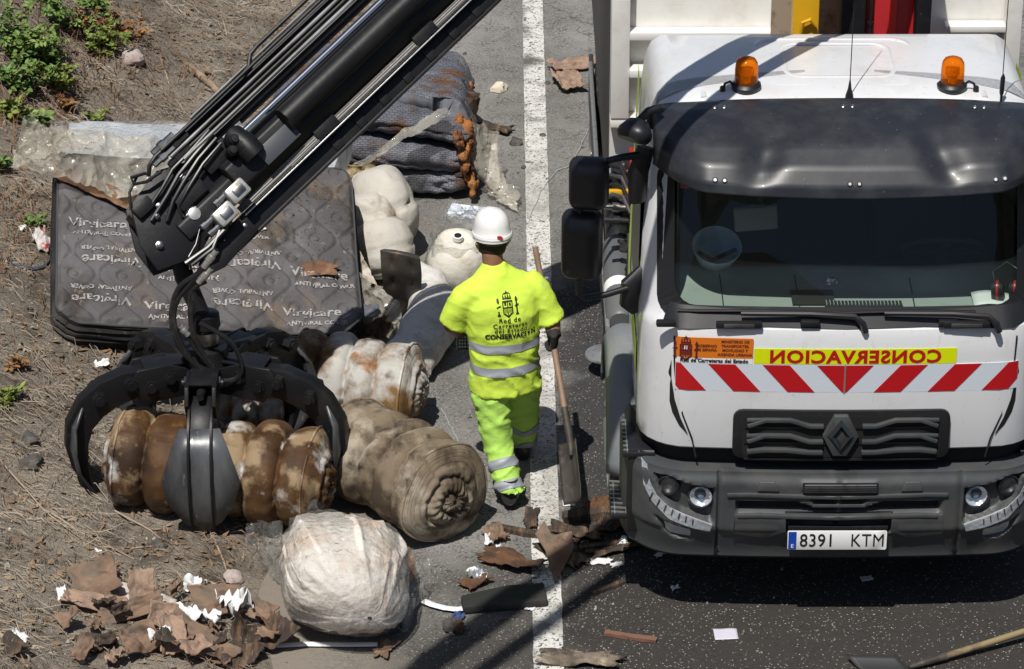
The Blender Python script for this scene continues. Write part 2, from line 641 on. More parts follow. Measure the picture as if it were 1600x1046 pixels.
for i in range(20000):
    x, y = bank_pt(rnd, -.12)
    if noise.noise(Vector((x * 1.1, y * 1.1, 2))) < -.2 and rnd.random() < .7: continue
    r = .0050 * math.exp(rnd.gauss(0, .6))
    pebble(m, (x, y, max(bank_z(x, y), 0) + r * .4), min(r, .03), rnd)
for i in range(5200):   # chips and crumbs on the road
    x, y = rnd.uniform(-1.2, 3.4), rnd.uniform(14.6, 22.5)
    if rnd.random() < .45: y = rnd.gauss(15.6, .45); x = rnd.gauss(.3, .7)
    if rnd.random() < .15: x = rnd.gauss(.55, .1); y = rnd.uniform(15, 21)
    r = .0028 * math.exp(rnd.gauss(0, .6))
    pebble(m, (x, y, r * .5), min(r, .016), rnd)
o = m.build('gravel', peb_m, angle=0, recalc=False)
tag(o, 'gravel and stone chips scattered over bank and road', 'gravel', kind='stuff')

m = MB()
for i in range(3600):
    x, y = bank_pt(rnd)
    if noise.noise(Vector((x * .8, y * .8, 17))) < -.05 and rnd.random() < .8: continue
    c = Vector((x, y, bank_z(x, y) + .012))
    l, wd = rnd.uniform(.015, .045), rnd.uniform(.008, .02)
    q = Euler((rnd.uniform(-.6, .6), rnd.uniform(-.6, .6), rnd.uniform(0, 6.3))).to_matrix()
    m.add([c + q @ Vector(p) for p in ((-l, 0, .004), (0, -wd, -.004), (l, 0, .006), (0, wd, -.002))], [(0, 1, 2), (0, 2, 3)])
o = m.build('dry_leaf_litter', leaf_dry, angle=0, recalc=False)
tag(o, 'curled brown leaves lying over the earth bank', 'leaves', kind='stuff')

# wooded hillside closing the valley behind the camera (it shows in the windscreen)
m = MB()


def hillf(u, v):
    a = R(-150 + 120 * u)
    r = 55 + 75 * v
    x, y = r * 1.5 * math.cos(a), r * math.sin(a)
    return Vector((x, y, -1 + 38 * sm(0, 1, v) * (1 + .25 * noise.noise(Vector((x * .02, y * .02, 0)))) + 3.5 * noise.noise(Vector((x * .12, y * .12, 4)))))


m.grid(hillf, 90, 24)
o = m.build('hills', mat('scrub_hillside', (.045, .058, .026), .95, layers=[((.11, .085, .055), .12, .5, .6), ((.02, .03, .014), .5, .5, .6)]), angle=0)
tag(o, kind='structure')
# ================================================================== the lorry
TX, TY = 1.75, 15.33
truck = empty('crane_truck', (TX, TY, 0), 'white road maintenance lorry with grey bumper and warning stripes', 'truck')


def tl(px, py, yl):
    """photo place on the lorry at local depth yl -> local x, z"""
    p = aty(px, py, TY + yl)
    return p.x - TX, p.z


def corner(x, a=.80, r=.25, hw=1.05):
    d = max(0.0, abs(x) - a)
    d = min(d, r)
    return r - math.sqrt(max(0, r * r - d * d))


def yf(x, z=1.3):
    """front skin of the cab below the windscreen"""
    return .05 * (x / 1.05) ** 2 + corner(x)


def shell(poly, yfun, t=.004, step=.05, off=0.0):
    """sheet cut to a polygon in x,z that follows the front skin"""
    bm = bmesh.new()
    f = bm.faces.new([bm.verts.new((p[0], 0, p[1])) for p in poly])
    lo, hi = min(p[0] for p in poly), max(p[0] for p in poly)
    k = math.ceil(lo / step) * step
    while k < hi:
        if k > lo + 1e-4 and k < hi - 1e-4:
            bmesh.ops.bisect_plane(bm, geom=bm.verts[:] + bm.edges[:] + bm.faces[:], plane_co=(k, 0, 0), plane_no=(1, 0, 0))
        k += step
    r = bmesh.ops.extrude_face_region(bm, geom=bm.faces[:])
    new = set(v for v in r['geom'] if isinstance(v, bmesh.types.BMVert))
    for v in bm.verts:
        v.co.y = yfun(v.co.x, v.co.z) - off + (t if v in new else 0)
    bm.verts.index_update()
    vs = [v.co.copy() for v in bm.verts]
    fs = [tuple(v.index for v in f.verts) for f in bm.faces]
    bm.free()
    return vs, fs


def sheet(name, poly, mt, parent, off=.004, t=.004, yfun=None, bevel=0, angle=40):
    m = MB()
    polys = poly if isinstance(poly[0][0], (tuple, list)) else [poly]
    for p in polys: m.add(*shell(p, yfun or yf, t, .05, off))
    return m.build(name, mt, parent, bevel=bevel, angle=angle)


def rrect(x0, x1, z0, z1, r=.03, n=4):
    P = []
    for cx, cz, a in ((x1 - r, z1 - r, 0), (x0 + r, z1 - r, 90), (x0 + r, z0 + r, 180), (x1 - r, z0 + r, 270)):
        for k in range(n + 1):
            t = R(a + 90 * k / n)
            P.append((cx + r * math.cos(t), cz + r * math.sin(t)))
    return P


# ------------------------------------------------------------------ cab skin: rings of the plan outline, by height
CZ = [(1.04, .03, 1.045), (1.055, .012, 1.05), (1.15, .0, 1.05), (1.30, -.004, 1.05), (1.45, -.004, 1.05), (1.60, .0, 1.05), (1.70, .006, 1.047),
      (1.735, .018, 1.046), (1.752, .045, 1.044), (1.79, .075, 1.042),
      (1.93, .125, 1.038), (2.07, .175, 1.030), (2.21, .225, 1.020), (2.35, .275, 1.010), (2.50, .325, 1.0),
      (2.60, .36, .99), (2.67, .40, .975), (2.72, .46, .95), (2.752, .55, .90)]
XF = [-1, -.985, -.95, -.905, -.86, -.8, -.7, -.5, -.25, 0, .25, .5, .7, .8, .86, .905, .95, .985, 1]
YREAR = 1.56


def cab_ring(z, y0, hw, rear=YREAR):
    L = [(-hw, rear), (-hw, 1.1), (-hw, .7)]
    for f in XF:
        x = f * hw
        L.append((x, y0 + .05 * f * f + corner(f * 1.05)))
    L += [(hw, .7), (hw, 1.1), (hw, rear)]
    return [Vector((x, y, z)) for x, y in L]


cabm, glassm = MB(), MB()
rings = [cab_ring(*c) for c in CZ]
NR = len(rings[0])
b = cabm.add([p for r in rings for p in r], [])
g = glassm.add([p + Vector((0, .012, 0)) for r in rings for p in r], [])
gi0, gi1 = 3 + 3, 3 + 15          # windscreen columns
for i in range(len(rings) - 1):
    for j in range(NR - 1):
        q = (i * NR + j, i * NR + j + 1, (i + 1) * NR + j + 1, (i + 1) * NR + j)
        if 9 <= i <= 13 and gi0 <= j < gi1: glassm.f.append(q)
        elif 10 <= i <= 13 and (j < 3 or j >= NR - 4) and (j in (1, 2, NR - 3, NR - 2)): glassm.f.append(q)
        else: cabm.f.append(q)
# roof: shrinking rings
cx, cy = 0, .95
last = len(rings) - 1
prev = [last * NR + j for j in range(NR)]
for s, z in ((.95, 2.768), (.82, 2.782), (.5, 2.795), (.2, 2.80)):
    src = rings[last]
    bb = cabm.add([(p.x * s, cy + (p.y - cy) * s, z) for p in src], [])
    cur = [bb + j for j in range(NR)]
    for j in range(NR): cabm.f.append((prev[j], prev[(j + 1) % NR], cur[(j + 1) % NR], cur[j]))
    prev = cur
cabm.f.append(tuple(prev))
# back wall, closing rings at the rear
for i in range(len(rings) - 1): cabm.f.append((i * NR + NR - 1, i * NR, (i + 1) * NR, (i + 1) * NR + NR - 1))
cab = cabm.build('cab', paint, truck, angle=32, recalc=True)
glass = film('windscreen_glass', (.74, .82, .78), .0, .010, (.5, .5, .45), 1.45)
def used_only(src, keep):
    out = MB()
    ix = {}
    for f in src.f:
        if not keep(f): continue
        for i in f:
            if i not in ix: ix[i] = out.add([src.v[i]], [])
        out.f.append(tuple(ix[i] for i in f))
    return out


mid_ = lambda f: sum((glassm.v[i] for i in f), Vector()) / 4
used_only(glassm, lambda f: mid_(f).y < .62 and abs(mid_(f).x) < .965).build('windscreen', glass, truck, angle=60)
for sg in (-1, 1): used_only(glassm, lambda f: mid_(f).y >= .62 and mid_(f).x * sg > 0).build('side_window', glass, truck, angle=60)


def ys(x, z):
    """skin of the raked part"""
    for a, c in zip(CZ, CZ[1:]):
        if a[0] <= z <= c[0]:
            t = (z - a[0]) / (c[0] - a[0])
            y0, hw = a[1] + (c[1] - a[1]) * t, a[2] + (c[2] - a[2]) * t
            f = x / hw
            return y0 + .05 * f * f + corner(f * 1.05)
    return yf(x)


# black frit and rubber round the windscreen
fr = []
X1 = .905 * 1.04
for zz in (1, ):
    outer = rrect(-.962, .962, 1.765, 2.50, .09, 5)
    inner = rrect(-.875, .875, 1.835, 2.52, .11, 5)
rim = MB()
n = len(outer)
for k in range(n):
    a, c = outer[k], outer[(k + 1) % n]
    d, e = inner[(k + 1) % n], inner[k]
    steps_ = max(1, int(math.hypot(a[0] - c[0], a[1] - c[1]) / .06))
    for s in range(steps_):
        t0, t1 = s / steps_, (s + 1) / steps_
        L_ = lambda p, q, t: (p[0] + (q[0] - p[0]) * t, p[1] + (q[1] - p[1]) * t)
        quad = [L_(a, c, t0), L_(a, c, t1), L_(e, d, t1), L_(e, d, t0)]
        rim.add([(q[0], ys(q[0], q[1]) - .006, q[1]) for q in quad], [(0, 1, 2, 3)])
rim.build('windscreen_rubber', blackp, cab, angle=0, weld=.0005)
# cowl under the windscreen
sheet('cowl', [(-.93, 1.752), (-.86, 1.735), (-.4, 1.748), (.0, 1.742), (.4, 1.748), (.86, 1.735), (.93, 1.752), (.9, 1.84), (.6, 1.825), (0, 1.815), (-.6, 1.825), (-.9, 1.84)],
      blackp, cab, off=.012, t=.012, yfun=ys)
for px0, px1, rr in ((1118, 1190, (500, 512)), (1472, 1545, (503, 515))):
    x0, x1 = tl(px0, 505, .05)[0], tl(px1, 505, .05)[0]
    m = MB()
    m.box(((x0 + x1) / 2, .012, 1.772), (x1 - x0, .03, .035))
    o = m.build('cowl_grip', blackp, cab, bevel=.006)
    m = MB()
    m.box(((x0 + x1) / 2, -.004, 1.772), ((x1 - x0) * .66, .006, .02))
    m.build('warning_led_strip', steel, o, bevel=.002)
for px in (1040, 1265, 1480):
    x = tl(px, 505, .05)[0]
    m = MB()
    m.box((x, .02, 1.777), (.10, .04, .035))
    m.build('cowl_cover', blackp, cab, bevel=.01)

# wipers
for x0, x1 in ((-.86, -.02), (-.08, .66)):
    m = MB()
    zc = 1.835
    m.tube([(x0 + (x1 - x0) * k / 8, ys(x0 + (x1 - x0) * k / 8, 1.83) - .035, 1.812 + .012 * math.sin(k / 8 * PI)) for k in range(9)], [.009] * 9, 6)
    o = m.build('wiper_blade', blackp, truck)
    m = MB()
    m.tube([((x0 + x1) / 2 - .1, ys(0, 1.82) - .05, 1.822), ((x0 + x1) / 2 + .25, ys(0, 1.82) - .055, 1.82), (x1 + .06, .02, 1.81), (x1 + .10, .0, 1.78), (x1 + .115, .0, 1.735)], [.011, .014, .017, .018, .018], 7)
    m.build('wiper_arm', blackp, o)

# ------------------------------------------------------------------ hood: seams, slit, stickers
seam = mat('panel_gap', (.008, .008, .009), .8)


def strip(pts, wd):
    """closed polygon round a polyline in x,z"""
    A, B = [], []
    for i, p in enumerate(pts):
        q0, q1 = pts[max(0, i - 1)], pts[min(len(pts) - 1, i + 1)]
        dx, dz = q1[0] - q0[0], q1[1] - q0[1]
        l = math.hypot(dx, dz)
        A.append((p[0] - dz / l * wd / 2, p[1] + dx / l * wd / 2))
        B.append((p[0] + dz / l * wd / 2, p[1] - dx / l * wd / 2))
    return A + B[::-1]


for sg in (-1, 1):
    sl = [tl(*p, .1) for p in ((1053, 518), (1053, 560), (1056, 602), (1066, 640), (1080, 675), (1086, 704))]
    sheet('panel_seam', strip([(x * -sg if 0 else (x if sg < 0 else -x), z) for x, z in sl], .009), seam, cab, off=.002, t=.002)
    slit = [tl(*p, .13) for p in ((1048, 552), (1041, 580), (1042, 605), (1049, 632), (1060, 652), (1073, 664), (1062, 640), (1053, 612), (1048, 580))]
    sheet('air_slit', [(x if sg < 0 else -x, z) for x, z in slit], blackp, cab, off=.003, t=.003)

SX0, SX1 = -.868, .895
sheet('stripe_board', [(SX0, 1.392), (SX1, 1.392), (SX1, 1.548), (SX0, 1.548)], sticker_white, cab, off=.004, t=.004)
ZB, ZT = 1.394, 1.546
P = []
for sg in (-1, 1):
    for k in range(5):
        a = -.005 - .139 + .0 - .278 * k
        # leaning bars: the top end lies farther out than the bottom end
        q = [(a, ZT), (a + .137, ZT), (a + .137 + .132, ZB), (a + .132, ZB)]
        lim = SX0 if sg < 0 else -SX1
        cl = []
        for i in range(4):      # clip to the board's end and to the middle
            cl.append(q[i])
        for lim_, keep in ((lim + .002, 1), (-.003, -1)):
            out = []
            for i in range(len(cl)):
                p0, p1 = cl[i], cl[(i + 1) % len(cl)]
                i0, i1 = (p0[0] - lim_) * keep >= 0, (p1[0] - lim_) * keep >= 0
                if i0: out.append(p0)
                if i0 != i1:
                    t = (lim_ - p0[0]) / (p1[0] - p0[0])
                    out.append((lim_, p0[1] + (p1[1] - p0[1]) * t))
            cl = out
            if len(cl) < 3: break
        if len(cl) < 3: continue
        cl = [(x if sg < 0 else -x, z) for x, z in cl]
        sheet('red_stripe', cl, sticker_red, cab, off=.0065, t=.002)
sheet('board_joint', [(-.004, 1.39), (.004, 1.39), (.004, 1.55), (-.004, 1.55)], zinc, cab, off=.0085, t=.002)
sheet('yellow_sign', [(-.468, 1.552), (.568, 1.552), (.568, 1.638), (-.468, 1.638)], sticker_yellow, cab, off=.004, t=.003)
put_text('mirrored_lettering', 'CONSERVACION', .098, lambda u, v: Vector((.05 - u, yf(.05 - u) - .0062, 1.562 + v)), sticker_red, cab, bold=.0035, space=1.10, sx=1.09)
sheet('orange_sign', [(SX0, 1.579), (-.474, 1.579), (-.474, 1.693), (SX0, 1.693)], sticker_orange, cab, off=.004, t=.003)
sheet('white_sign_strip', [(SX0, 1.550), (-.474, 1.550), (-.474, 1.578), (SX0, 1.578)], white, cab, off=.004, t=.003)


def front_text(name, txt, size, x, z, mt, off=.0065, **k):
    return put_text(name, txt, size, lambda u, v: Vector((x + u, yf(x + u) - off, z + v)), mt, cab, **k)


front_text('sign_text', 'GOBIERNO', .021, -.712, 1.642, inkr, bold=.0005)
front_text('sign_text', 'DE ESPAÑA', .021, -.712, 1.619, inkr, bold=.0005)
for i, t in enumerate(('MINISTERIO DE', 'TRANSPORTES,', 'MOVILIDAD Y', 'AGENDA URBANA')):
    front_text('sign_text', t, .021, -.566, 1.668 - i * .0245, inkr, bold=.0005)


def arms(fn, s, mt, name, parent, rim=None):
    """small coat of arms: crown, quartered shield and two pillars"""
    m = MB()
    Q = lambda x, y, w_, h_: m.add([fn(x * s, y * s), fn((x + w_) * s, y * s), fn((x + w_) * s, (y + h_) * s), fn(x * s, (y + h_) * s)], [(0, 1, 2, 3)])

    def poly(pts): m.add([fn(x * s, y * s) for x, y in pts], [tuple(range(len(pts)))])
    # shield outline bars and charges
    Q(-.24, -.34, .05, .5); Q(.19, -.34, .05, .5); Q(-.24, .12, .48, .05); Q(-.02, -.42, .04, .54); Q(-.2, -.12, .4, .04)
    poly([(-.24, -.34), (-.15, -.34), (0, -.46), (.15, -.34), (.24, -.34), (0, -.54)])
    poly([(-.15, .0), (-.07, .0), (-.06, .1), (-.16, .1)]); poly([(.06, -.02), (.16, -.04), (.14, .1), (.05, .06)])
    for k in range(3): Q(-.17 + k * .05, -.32, .025, .18)
    for k in range(3): Q(.05 + k * .05, -.32, .025, .18)
    # crown
    Q(-.2, .22, .4, .05); poly([(-.2, .29), (-.12, .29), (-.16, .42)]); poly([(-.09, .29), (-.01, .29), (-.06, .45)])
    poly([(.01, .29), (.09, .29), (.06, .45)]); poly([(.12, .29), (.2, .29), (.16, .42)]); Q(-.02, .42, .04, .12); Q(-.05, .47, .1, .025)
    poly([(-.2, .4), (-.1, .47), (.1, .47), (.2, .4), (.1, .43), (-.1, .43)])
    for sg in (-1, 1):
        c = sg * .42
        Q(c - .035, -.36, .07, .5); Q(c - .07, -.44, .14, .07); Q(c - .06, .14, .12, .05); poly([(c - .06, .21), (c + .06, .21), (c, .31)])
        poly([(c - .09, -.1), (c + .09, -.04), (c + .09, .02), (c - .09, -.04)])
    return m.build(name, mt, parent, angle=0, recalc=False)


sheet('shield_patch', rrect(-.842, -.792, 1.598, 1.662, .01), mat('shield_red', (.30, .03, .02), .5), cab, off=.0062, t=.002)
sheet('shield_patch', rrect(-.826, -.808, 1.626, 1.646, .004), white, cab, off=.0075, t=.0015)
arms(lambda x, y: Vector((-.817 + x, yf(-.817 + x) - .0085, 1.634 + y)), .13, inkr, 'coat_of_arms', cab)
front_text('sign_text', 'Red de Carreteras del Estado', .028, -.671, 1.5565, ink, off=.0065, bold=.0011, space=1.03)

# ------------------------------------------------------------------ grille and emblem
G0, G1, GZ0, GZ1 = -.565, .555, 1.035, 1.292
sheet('grille_surround', rrect(G0, G1, GZ0 - .02, GZ1, .05), blackp, cab, off=.022, t=.03, bevel=.006)
sheet('grille_recess_shade', rrect(G0 + .05, G1 - .05, GZ0 - .01, GZ1 - .03, .03), blackd, cab, off=.0235, t=.002)  # flat black sheet; its colour stands in for the shade of a recess
for k, zc in enumerate((1.245, 1.155, 1.06)):
    for sg in (-1, 1):
        m = MB()
        X0, X1, X2, X3, X4 = .10, .17, .29, .40, .49
        zlo = zc - .045
        m2 = strip([(X0, zlo + .012), (X1, zlo + .012), (X2 - .02, zc), (X3, zc), (X4, zlo + .01)], .020) if k < 2 else strip([(X0, zc), (X1, zc), (X2, zc + .012), (X3, zc + .012), (X4, zc)], .022)
        sheet('grille_bar', [(sg * x, z) for x, z in m2], plastic, cab, off=.050, t=.028, bevel=.004)
        if k < 2: sheet('grille_bar', [(sg * x, z) for x, z in strip([(X3 - .01, zc), (G1 - .06, zc - .004)], .018)], plastic, cab, off=.042, t=.02, bevel=.003)
    sheet('grille_mesh', [(G0 + .06, zc - .052), (G1 - .06, zc - .052), (G1 - .06, zc - .040), (G0 + .06, zc - .040)], blackp, cab, off=.030, t=.006)


def diamond(w_, h_, zc, xc=-.012): return [(xc, zc + h_), (xc + w_ * .38, zc + h_), (xc + w_, zc), (xc + w_ * .38, zc - h_), (xc - w_ * .38, zc - h_), (xc - w_, zc), (xc - w_ * .38, zc + h_)]


EZ = 1.162
o = sheet('emblem_plate', diamond(.093, .115, EZ)[1:], plastic, truck, off=.055, t=.04, bevel=.006)
m = MB()
W1, H1, W2, H2 = .070, .098, .026, .040
xc = -.012
for (a, c) in (((0, 1), (1, 0)), ((1, 0), (0, -1)), ((0, -1), (-1, 0)), ((-1, 0), (0, 1))):
    p = [(a[0] * W1, a[1] * H1), (c[0] * W1, c[1] * H1), (c[0] * W2, c[1] * H2), (a[0] * W2, a[1] * H2)]
    mid = [((p[0][0] + p[3][0]) / 2, (p[0][1] + p[3][1]) / 2), ((p[1][0] + p[2][0]) / 2, (p[1][1] + p[2][1]) / 2)]
    V = [(xc + q[0], -.056, EZ + q[1]) for q in p] + [(xc + q[0], -.074, EZ + q[1]) for q in mid]
    m.add(V, [(0, 1, 5, 4), (4, 5, 2, 3)])
m.build('diamond_emblem', mat('dark_chrome', (.10, .105, .11), .22, .9), o, angle=20)

# ------------------------------------------------------------------ bumper
BHW = 1.125


def inside(poly, x, z):
    """signed distance, + inside"""
    best, c = 9, False
    n = len(poly)
    for i in range(n):
        (x0, z0), (x1, z1) = poly[i], poly[(i + 1) % n]
        dx, dz = x1 - x0, z1 - z0
        t = max(0, min(1, ((x - x0) * dx + (z - z0) * dz) / (dx * dx + dz * dz + 1e-12)))
        best = min(best, math.hypot(x - x0 - t * dx, z - z0 - t * dz))
        if (z0 > z) != (z1 > z) and x < (x1 - x0) * (z - z0) / (z1 - z0) + x0: c = not c
    return best if c else -best


def B(px, py): 
    x, z = tl(px, py, .03)
    return (x, z)


pk_lamp = [B(*p) for p in ((1022, 744), (1042, 742), (1080, 752), (1116, 757), (1114, 812), (1090, 806), (1060, 797), (1036, 777))]
pk_fog = [B(*p) for p in ((1020, 803), (1036, 812), (1080, 822), (1080, 842), (1050, 838), (1036, 828))]
pk_slot = [B(*p) for p in ((1150, 775), (1245, 775), (1268, 783), (1308, 783), (1308, 792), (1150, 792))]
pk_open = [B(*p) for p in ((1226, 794), (1308, 794), (1308, 824), (1226, 824))]
pk_slot2 = [B(*p) for p in ((1262, 766), (1308, 766), (1308, 778), (1272, 778))]
pk_tread = [B(*p) for p in ((1252, 744), (1308, 744), (1308, 758), (1252, 757))]
PK = [(pk_lamp, .060, .02), (pk_fog, .035, .014), (pk_slot, .05, .008), (pk_open, .09, .01), (pk_slot2, .05, .006), (pk_tread, -.012, .008)]


def bump_base(x, z):
    d = max(0.0, abs(x) - .80)
    y = .05 * (x / 1.05) ** 2
    r = .325
    d = min(d, r)
    y += .36 * (1 - math.sqrt(max(0, 1 - (d / r) ** 2)))
    prof = -.045 + .05 * sm(.62, .41, z) + .028 * sm(.86, .930, z) + .014 * sm(.60, .56, z)
    return y + prof


def bump_y(x, z):
    y = bump_base(x, z)
    ax = -abs(x)
    for poly, dep, ww in PK:
        s = inside(poly, ax, z)
        if s > -ww: y += dep * sm(-ww * .3, ww, s)
    g_ = abs(abs(x) - .628)
    if g_ < .012: y += .02 * (1 - g_ / .012)
    return y


bm_ = MB()
bx = []
x = -BHW
while x < BHW + 1e-6:
    bx.append(x)
    x += .0125 if abs(x) < 1.0 else .0078
bx[-1] = BHW
bz = [.41 + (.930 - .41) * k / 44 for k in range(45)]
rows = []
for z in bz: rows.append([Vector((x, bump_y(x, z), z)) for x in bx])
deck = [[Vector((p.x * .985, p.y + .03, .937)) for p in rows[-1]], [Vector((p.x * .90, p.y + .12, .930)) for p in rows[-1]]]
under = [[Vector((p.x * .97, p.y + .10, .405)) for p in rows[0]], [Vector((p.x * .95, p.y + .3, .42)) for p in rows[0]]]
allr = under[::-1] + rows + deck
# side returns
allr = [[Vector((-max(abs(r[0].x), .3), .62, r[0].z))] + r + [Vector((max(abs(r[0].x), .3), .62, r[0].z))] for r in allr]
bm_.rings(allr, closed=False)
bumper = bm_.build('bumper', plastic, truck, angle=50)

# lower lip
m = MB()
lip = []
for z, o_ in ((.36, .10), (.385, .05), (.43, .022), (.47, .028)):
    lip.append([Vector((x, bump_base(x, .45) + o_ - .018, z)) for x in bx[::4]])
m.rings(lip, closed=False)
m.build('bumper_lip', blackp, bumper, angle=60)
sheet('bumper_opening_shade', pk_open[:1] + [(-pk_open[0][0], pk_open[0][1]), (-pk_open[3][0], pk_open[3][1]), pk_open[3]], blackd, bumper, yfun=lambda x, z: bump_base(x, z) + .088, off=.0, t=.003)  # black sheets, this and the next, paint in the shade inside the openings
sheet('bumper_opening_shade', [pk_slot[0], (-pk_slot[0][0], pk_slot[0][1]), (-pk_slot[5][0], pk_slot[5][1]), pk_slot[5]], blackd, bumper, yfun=lambda x, z: bump_base(x, z) + .049, off=.0, t=.003)
bb0 = lambda x, z: bump_base(x, z)
for z, a, c in ((.79, -.60, -.28), (.79, .28, .60)):
    sheet('zigzag_trim', [(a + (c - a) * k / 20, z + (.006 if k % 2 else -.004)) for k in range(21)] + [(c, z - .012), (a, z - .012)], plastic, bumper, yfun=bb0, off=-.03, t=.012)
for (pa, pb) in (((1150, 797), (1464, 797)), ((1135, 765), (1480, 765))):
    (xa, za), (xb, zb) = B(*pa), B(*pb)
    sheet('bumper_rail', strip([(xa, za), (xa + .12, za + .004), (0, za - .006), (xb - .12, za + .004), (xb, za)], .024), plastic, bumper, yfun=bb0, off=.012, t=.04, bevel=.006)
x0, z0 = B(1252, 757); x1, z1 = B(1370, 744)
o = sheet('step_tread', [(x0, z0), (x1, z0), (x1, z1), (x0, z1)], blackp, bumper, yfun=bb0, off=.018, t=.01)
for k in range(4):
    z = z0 + (z1 - z0) * (k + .5) / 4
    sheet('tread_rib', [(x0 + .01, z - .003), (x1 - .01, z - .003), (x1 - .01, z + .003), (x0 + .01, z + .003)], steel, o, yfun=bb0, off=.023, t=.006)
for sg in (-1, 1):
    hx = [B(*p) for p in ((1143, 828), (1147, 795), (1226, 797), (1226, 820), (1198, 834))]
    o = sheet('cover_flap', [(x if sg < 0 else -x, z) for x, z in hx], plastic, bumper, yfun=bb0, off=.010, t=.012, bevel=.003)
    tw = [B(*p) for p in ((1182, 757), (1186, 744), (1210, 744), (1216, 757))]
    sheet('tow_cover', [(x if sg < 0 else -x, z) for x, z in tw], plastic, bumper, yfun=bb0, off=.010, t=.012, bevel=.003)

# lamps
lens = film('lamp_lens', (.95, .96, .97), .0, .02, (.8, .8, .8), 1.5)
reflector = mat('lamp_reflector', (.82, .85, .89), .32, .55, bumps=[(38, .004, 'vor')])
for sg in (-1, 1):
    for (px, py, rr, dk) in ((1095, 774, .060, 0), (1046, 760, .050, 1)):
        x, z = B(px, py)
        x *= 1 if sg < 0 else -1
        yb = bump_base(x, z) + .045
        nrm = Vector((sg * (.12 if not dk else .35), -1, .05))
        m = MB()
        m.lathe([(rr * 1.16, -.012), (rr * 1.18, .014), (rr * 1.02, .02), (rr * .98, .008)], 28, (x, yb, z), nrm, caps=False)
        o = m.build('headlamp', blackp, bumper)
        m = MB()
        m.lathe([(rr * .98, .006), (rr * .8, -.008), (rr * .3, -.02), (rr * .01, -.02)], 24, (x, yb, z), nrm, caps=False)
        m.build('reflector', reflector if not dk else blackp, o)
        m = MB()
        m.lathe([(rr * 1.0, .010), (rr * .8, .017), (rr * .4, .021), (0.001, .022)], 24, (x, yb, z), nrm, caps=False)
        m.build('lens', lens, o)
        if not dk:
            m = MB()
            m.lathe([(rr * .26, -.02), (rr * .26, .004), (rr * .2, .008), (.001, .009)], 12, (x, yb, z), nrm)
            m.build('bulb', mat('bulb_blue', (.3, .42, .6), .15, .6), o)
    drl = [B(*p) for p in ((1003, 730), (1012, 736), (1016, 757), (1026, 774), (1046, 789), (1076, 800), (1112, 812), (1108, 823), (1080, 817), (1044, 806), (1018, 785), (1006, 765))]
    o = sheet('running_light', [(x if sg < 0 else -x, z) for x, z in drl], reflector, bumper, yfun=bb0, off=.006, t=.012)
    sheet('lens', [(x if sg < 0 else -x, z) for x, z in drl], lens, o, yfun=bb0, off=.0125, t=.003)
    for k in range(7):
        f = k / 6
        p0, p1 = B(1020 + 62 * f, 772 + 32 * f ** .8), B(1015 + 66 * f, 784 + 28 * f ** .8)
        sheet('led_divider', [(x if sg < 0 else -x, z) for x, z in strip([p0, p1], .006)], blackp, o, yfun=bb0, off=.0105, t=.004)
    fg = [B(*p) for p in ((1038, 812), (1046, 812), (1074, 822), (1080, 828), (1078, 838), (1046, 833), (1040, 826))]
    o = sheet('fog_lamp', [(x if sg < 0 else -x, z) for x, z in fg], reflector, bumper, yfun=bb0, off=-.018, t=.012)
    sheet('lens', [(x if sg < 0 else -x, z) for x, z in fg], lens, o, yfun=bb0, off=-.012, t=.003)

# number plate
px0, pz0 = B(1232, 854); px1, pz1 = B(1385, 826)
pf = lambda x, z: bump_base(0, .55)
o = sheet('number_plate', rrect(-.262, .258, .482, .594, .008, 2), white, bumper, yfun=pf, off=.018, t=.012, bevel=.0015)
sheet('plate_blue_band', [(-.258, .486), (-.216, .486), (-.216, .590), (-.258, .590)], mat('plate_blue', (.01, .06, .38), .4), o, yfun=pf, off=.020, t=.0015)
pfn = lambda x0: (lambda u, v: Vector((x0 + u, pf(0, 0) - .0205, .503 + v)))
put_text('plate_characters', '8391', .108, pfn(-.200), ink, o, bold=.0009, align='LEFT', space=1.06, sx=.82)
put_text('plate_characters', 'KTM', .108, pfn(.066), ink, o, bold=.0, align='LEFT', space=1.06, sx=.80)
put_text('plate_characters', 'E', .030, lambda u, v: Vector((-.237 + u, pf(0, 0) - .022, .497 + v)), white, o, bold=.0006)
sheet('plate_top_rail', [(-.262, .598), (.262, .598), (.262, .622), (-.262, .622)], blackp, bumper, yfun=pf, off=.016, t=.016, bevel=.003)

# black underside between bumper and hood, chassis, axle and wheels
m = MB()
m.rings([[Vector((x * .96, bump_base(x, .7) + .13, z)) for x in bx[::6]] for z in (.5, .9, 1.08)], closed=False)
m.box((0, .9, .95), (1.7, 1.3, .12))
m.build('front_bulkhead', blackd, truck)
m = MB()
for sx in (-.42, .42): m.box((sx, 4.0, .85), (.09, 7.6, .25))
m.box((0, 1.2, .62), (1.8, .14, .14)).box((0, 5.6, .62), (1.8, .18, .18))
m.build('chassis', blackp, truck, bevel=.01)


def wheel(x, y, sg):
    wm = MB()
    wm.lathe([(.26, -.14), (.36, -.15), (.46, -.145), (.495, -.11), (.50, 0), (.495, .11), (.46, .145), (.36, .15), (.26, .14)], 40, (x, y, .50), (sg, 0, 0))
    o = wm.build('wheel', tyre, truck)
    rm = MB()
    rm.lathe([(.29, .12), (.30, .165), (.27, .17), (.25, .11), (.16, .06), (.13, .17), (.10, .19), (.001, .19)], 28, (x, y, .50), (sg, 0, 0))
    rm.build('rim', zinc, o)
    for k in range(10):
        a = 2 * PI * k / 10
        bm2 = MB()
        bm2.lathe([(.014, .06), (.014, .172), (.008, .176)], 6, (x, y + .2 * math.cos(a), .50 + .2 * math.sin(a)), (sg, 0, 0))
        bm2.build('wheel_nut', zinc, o)


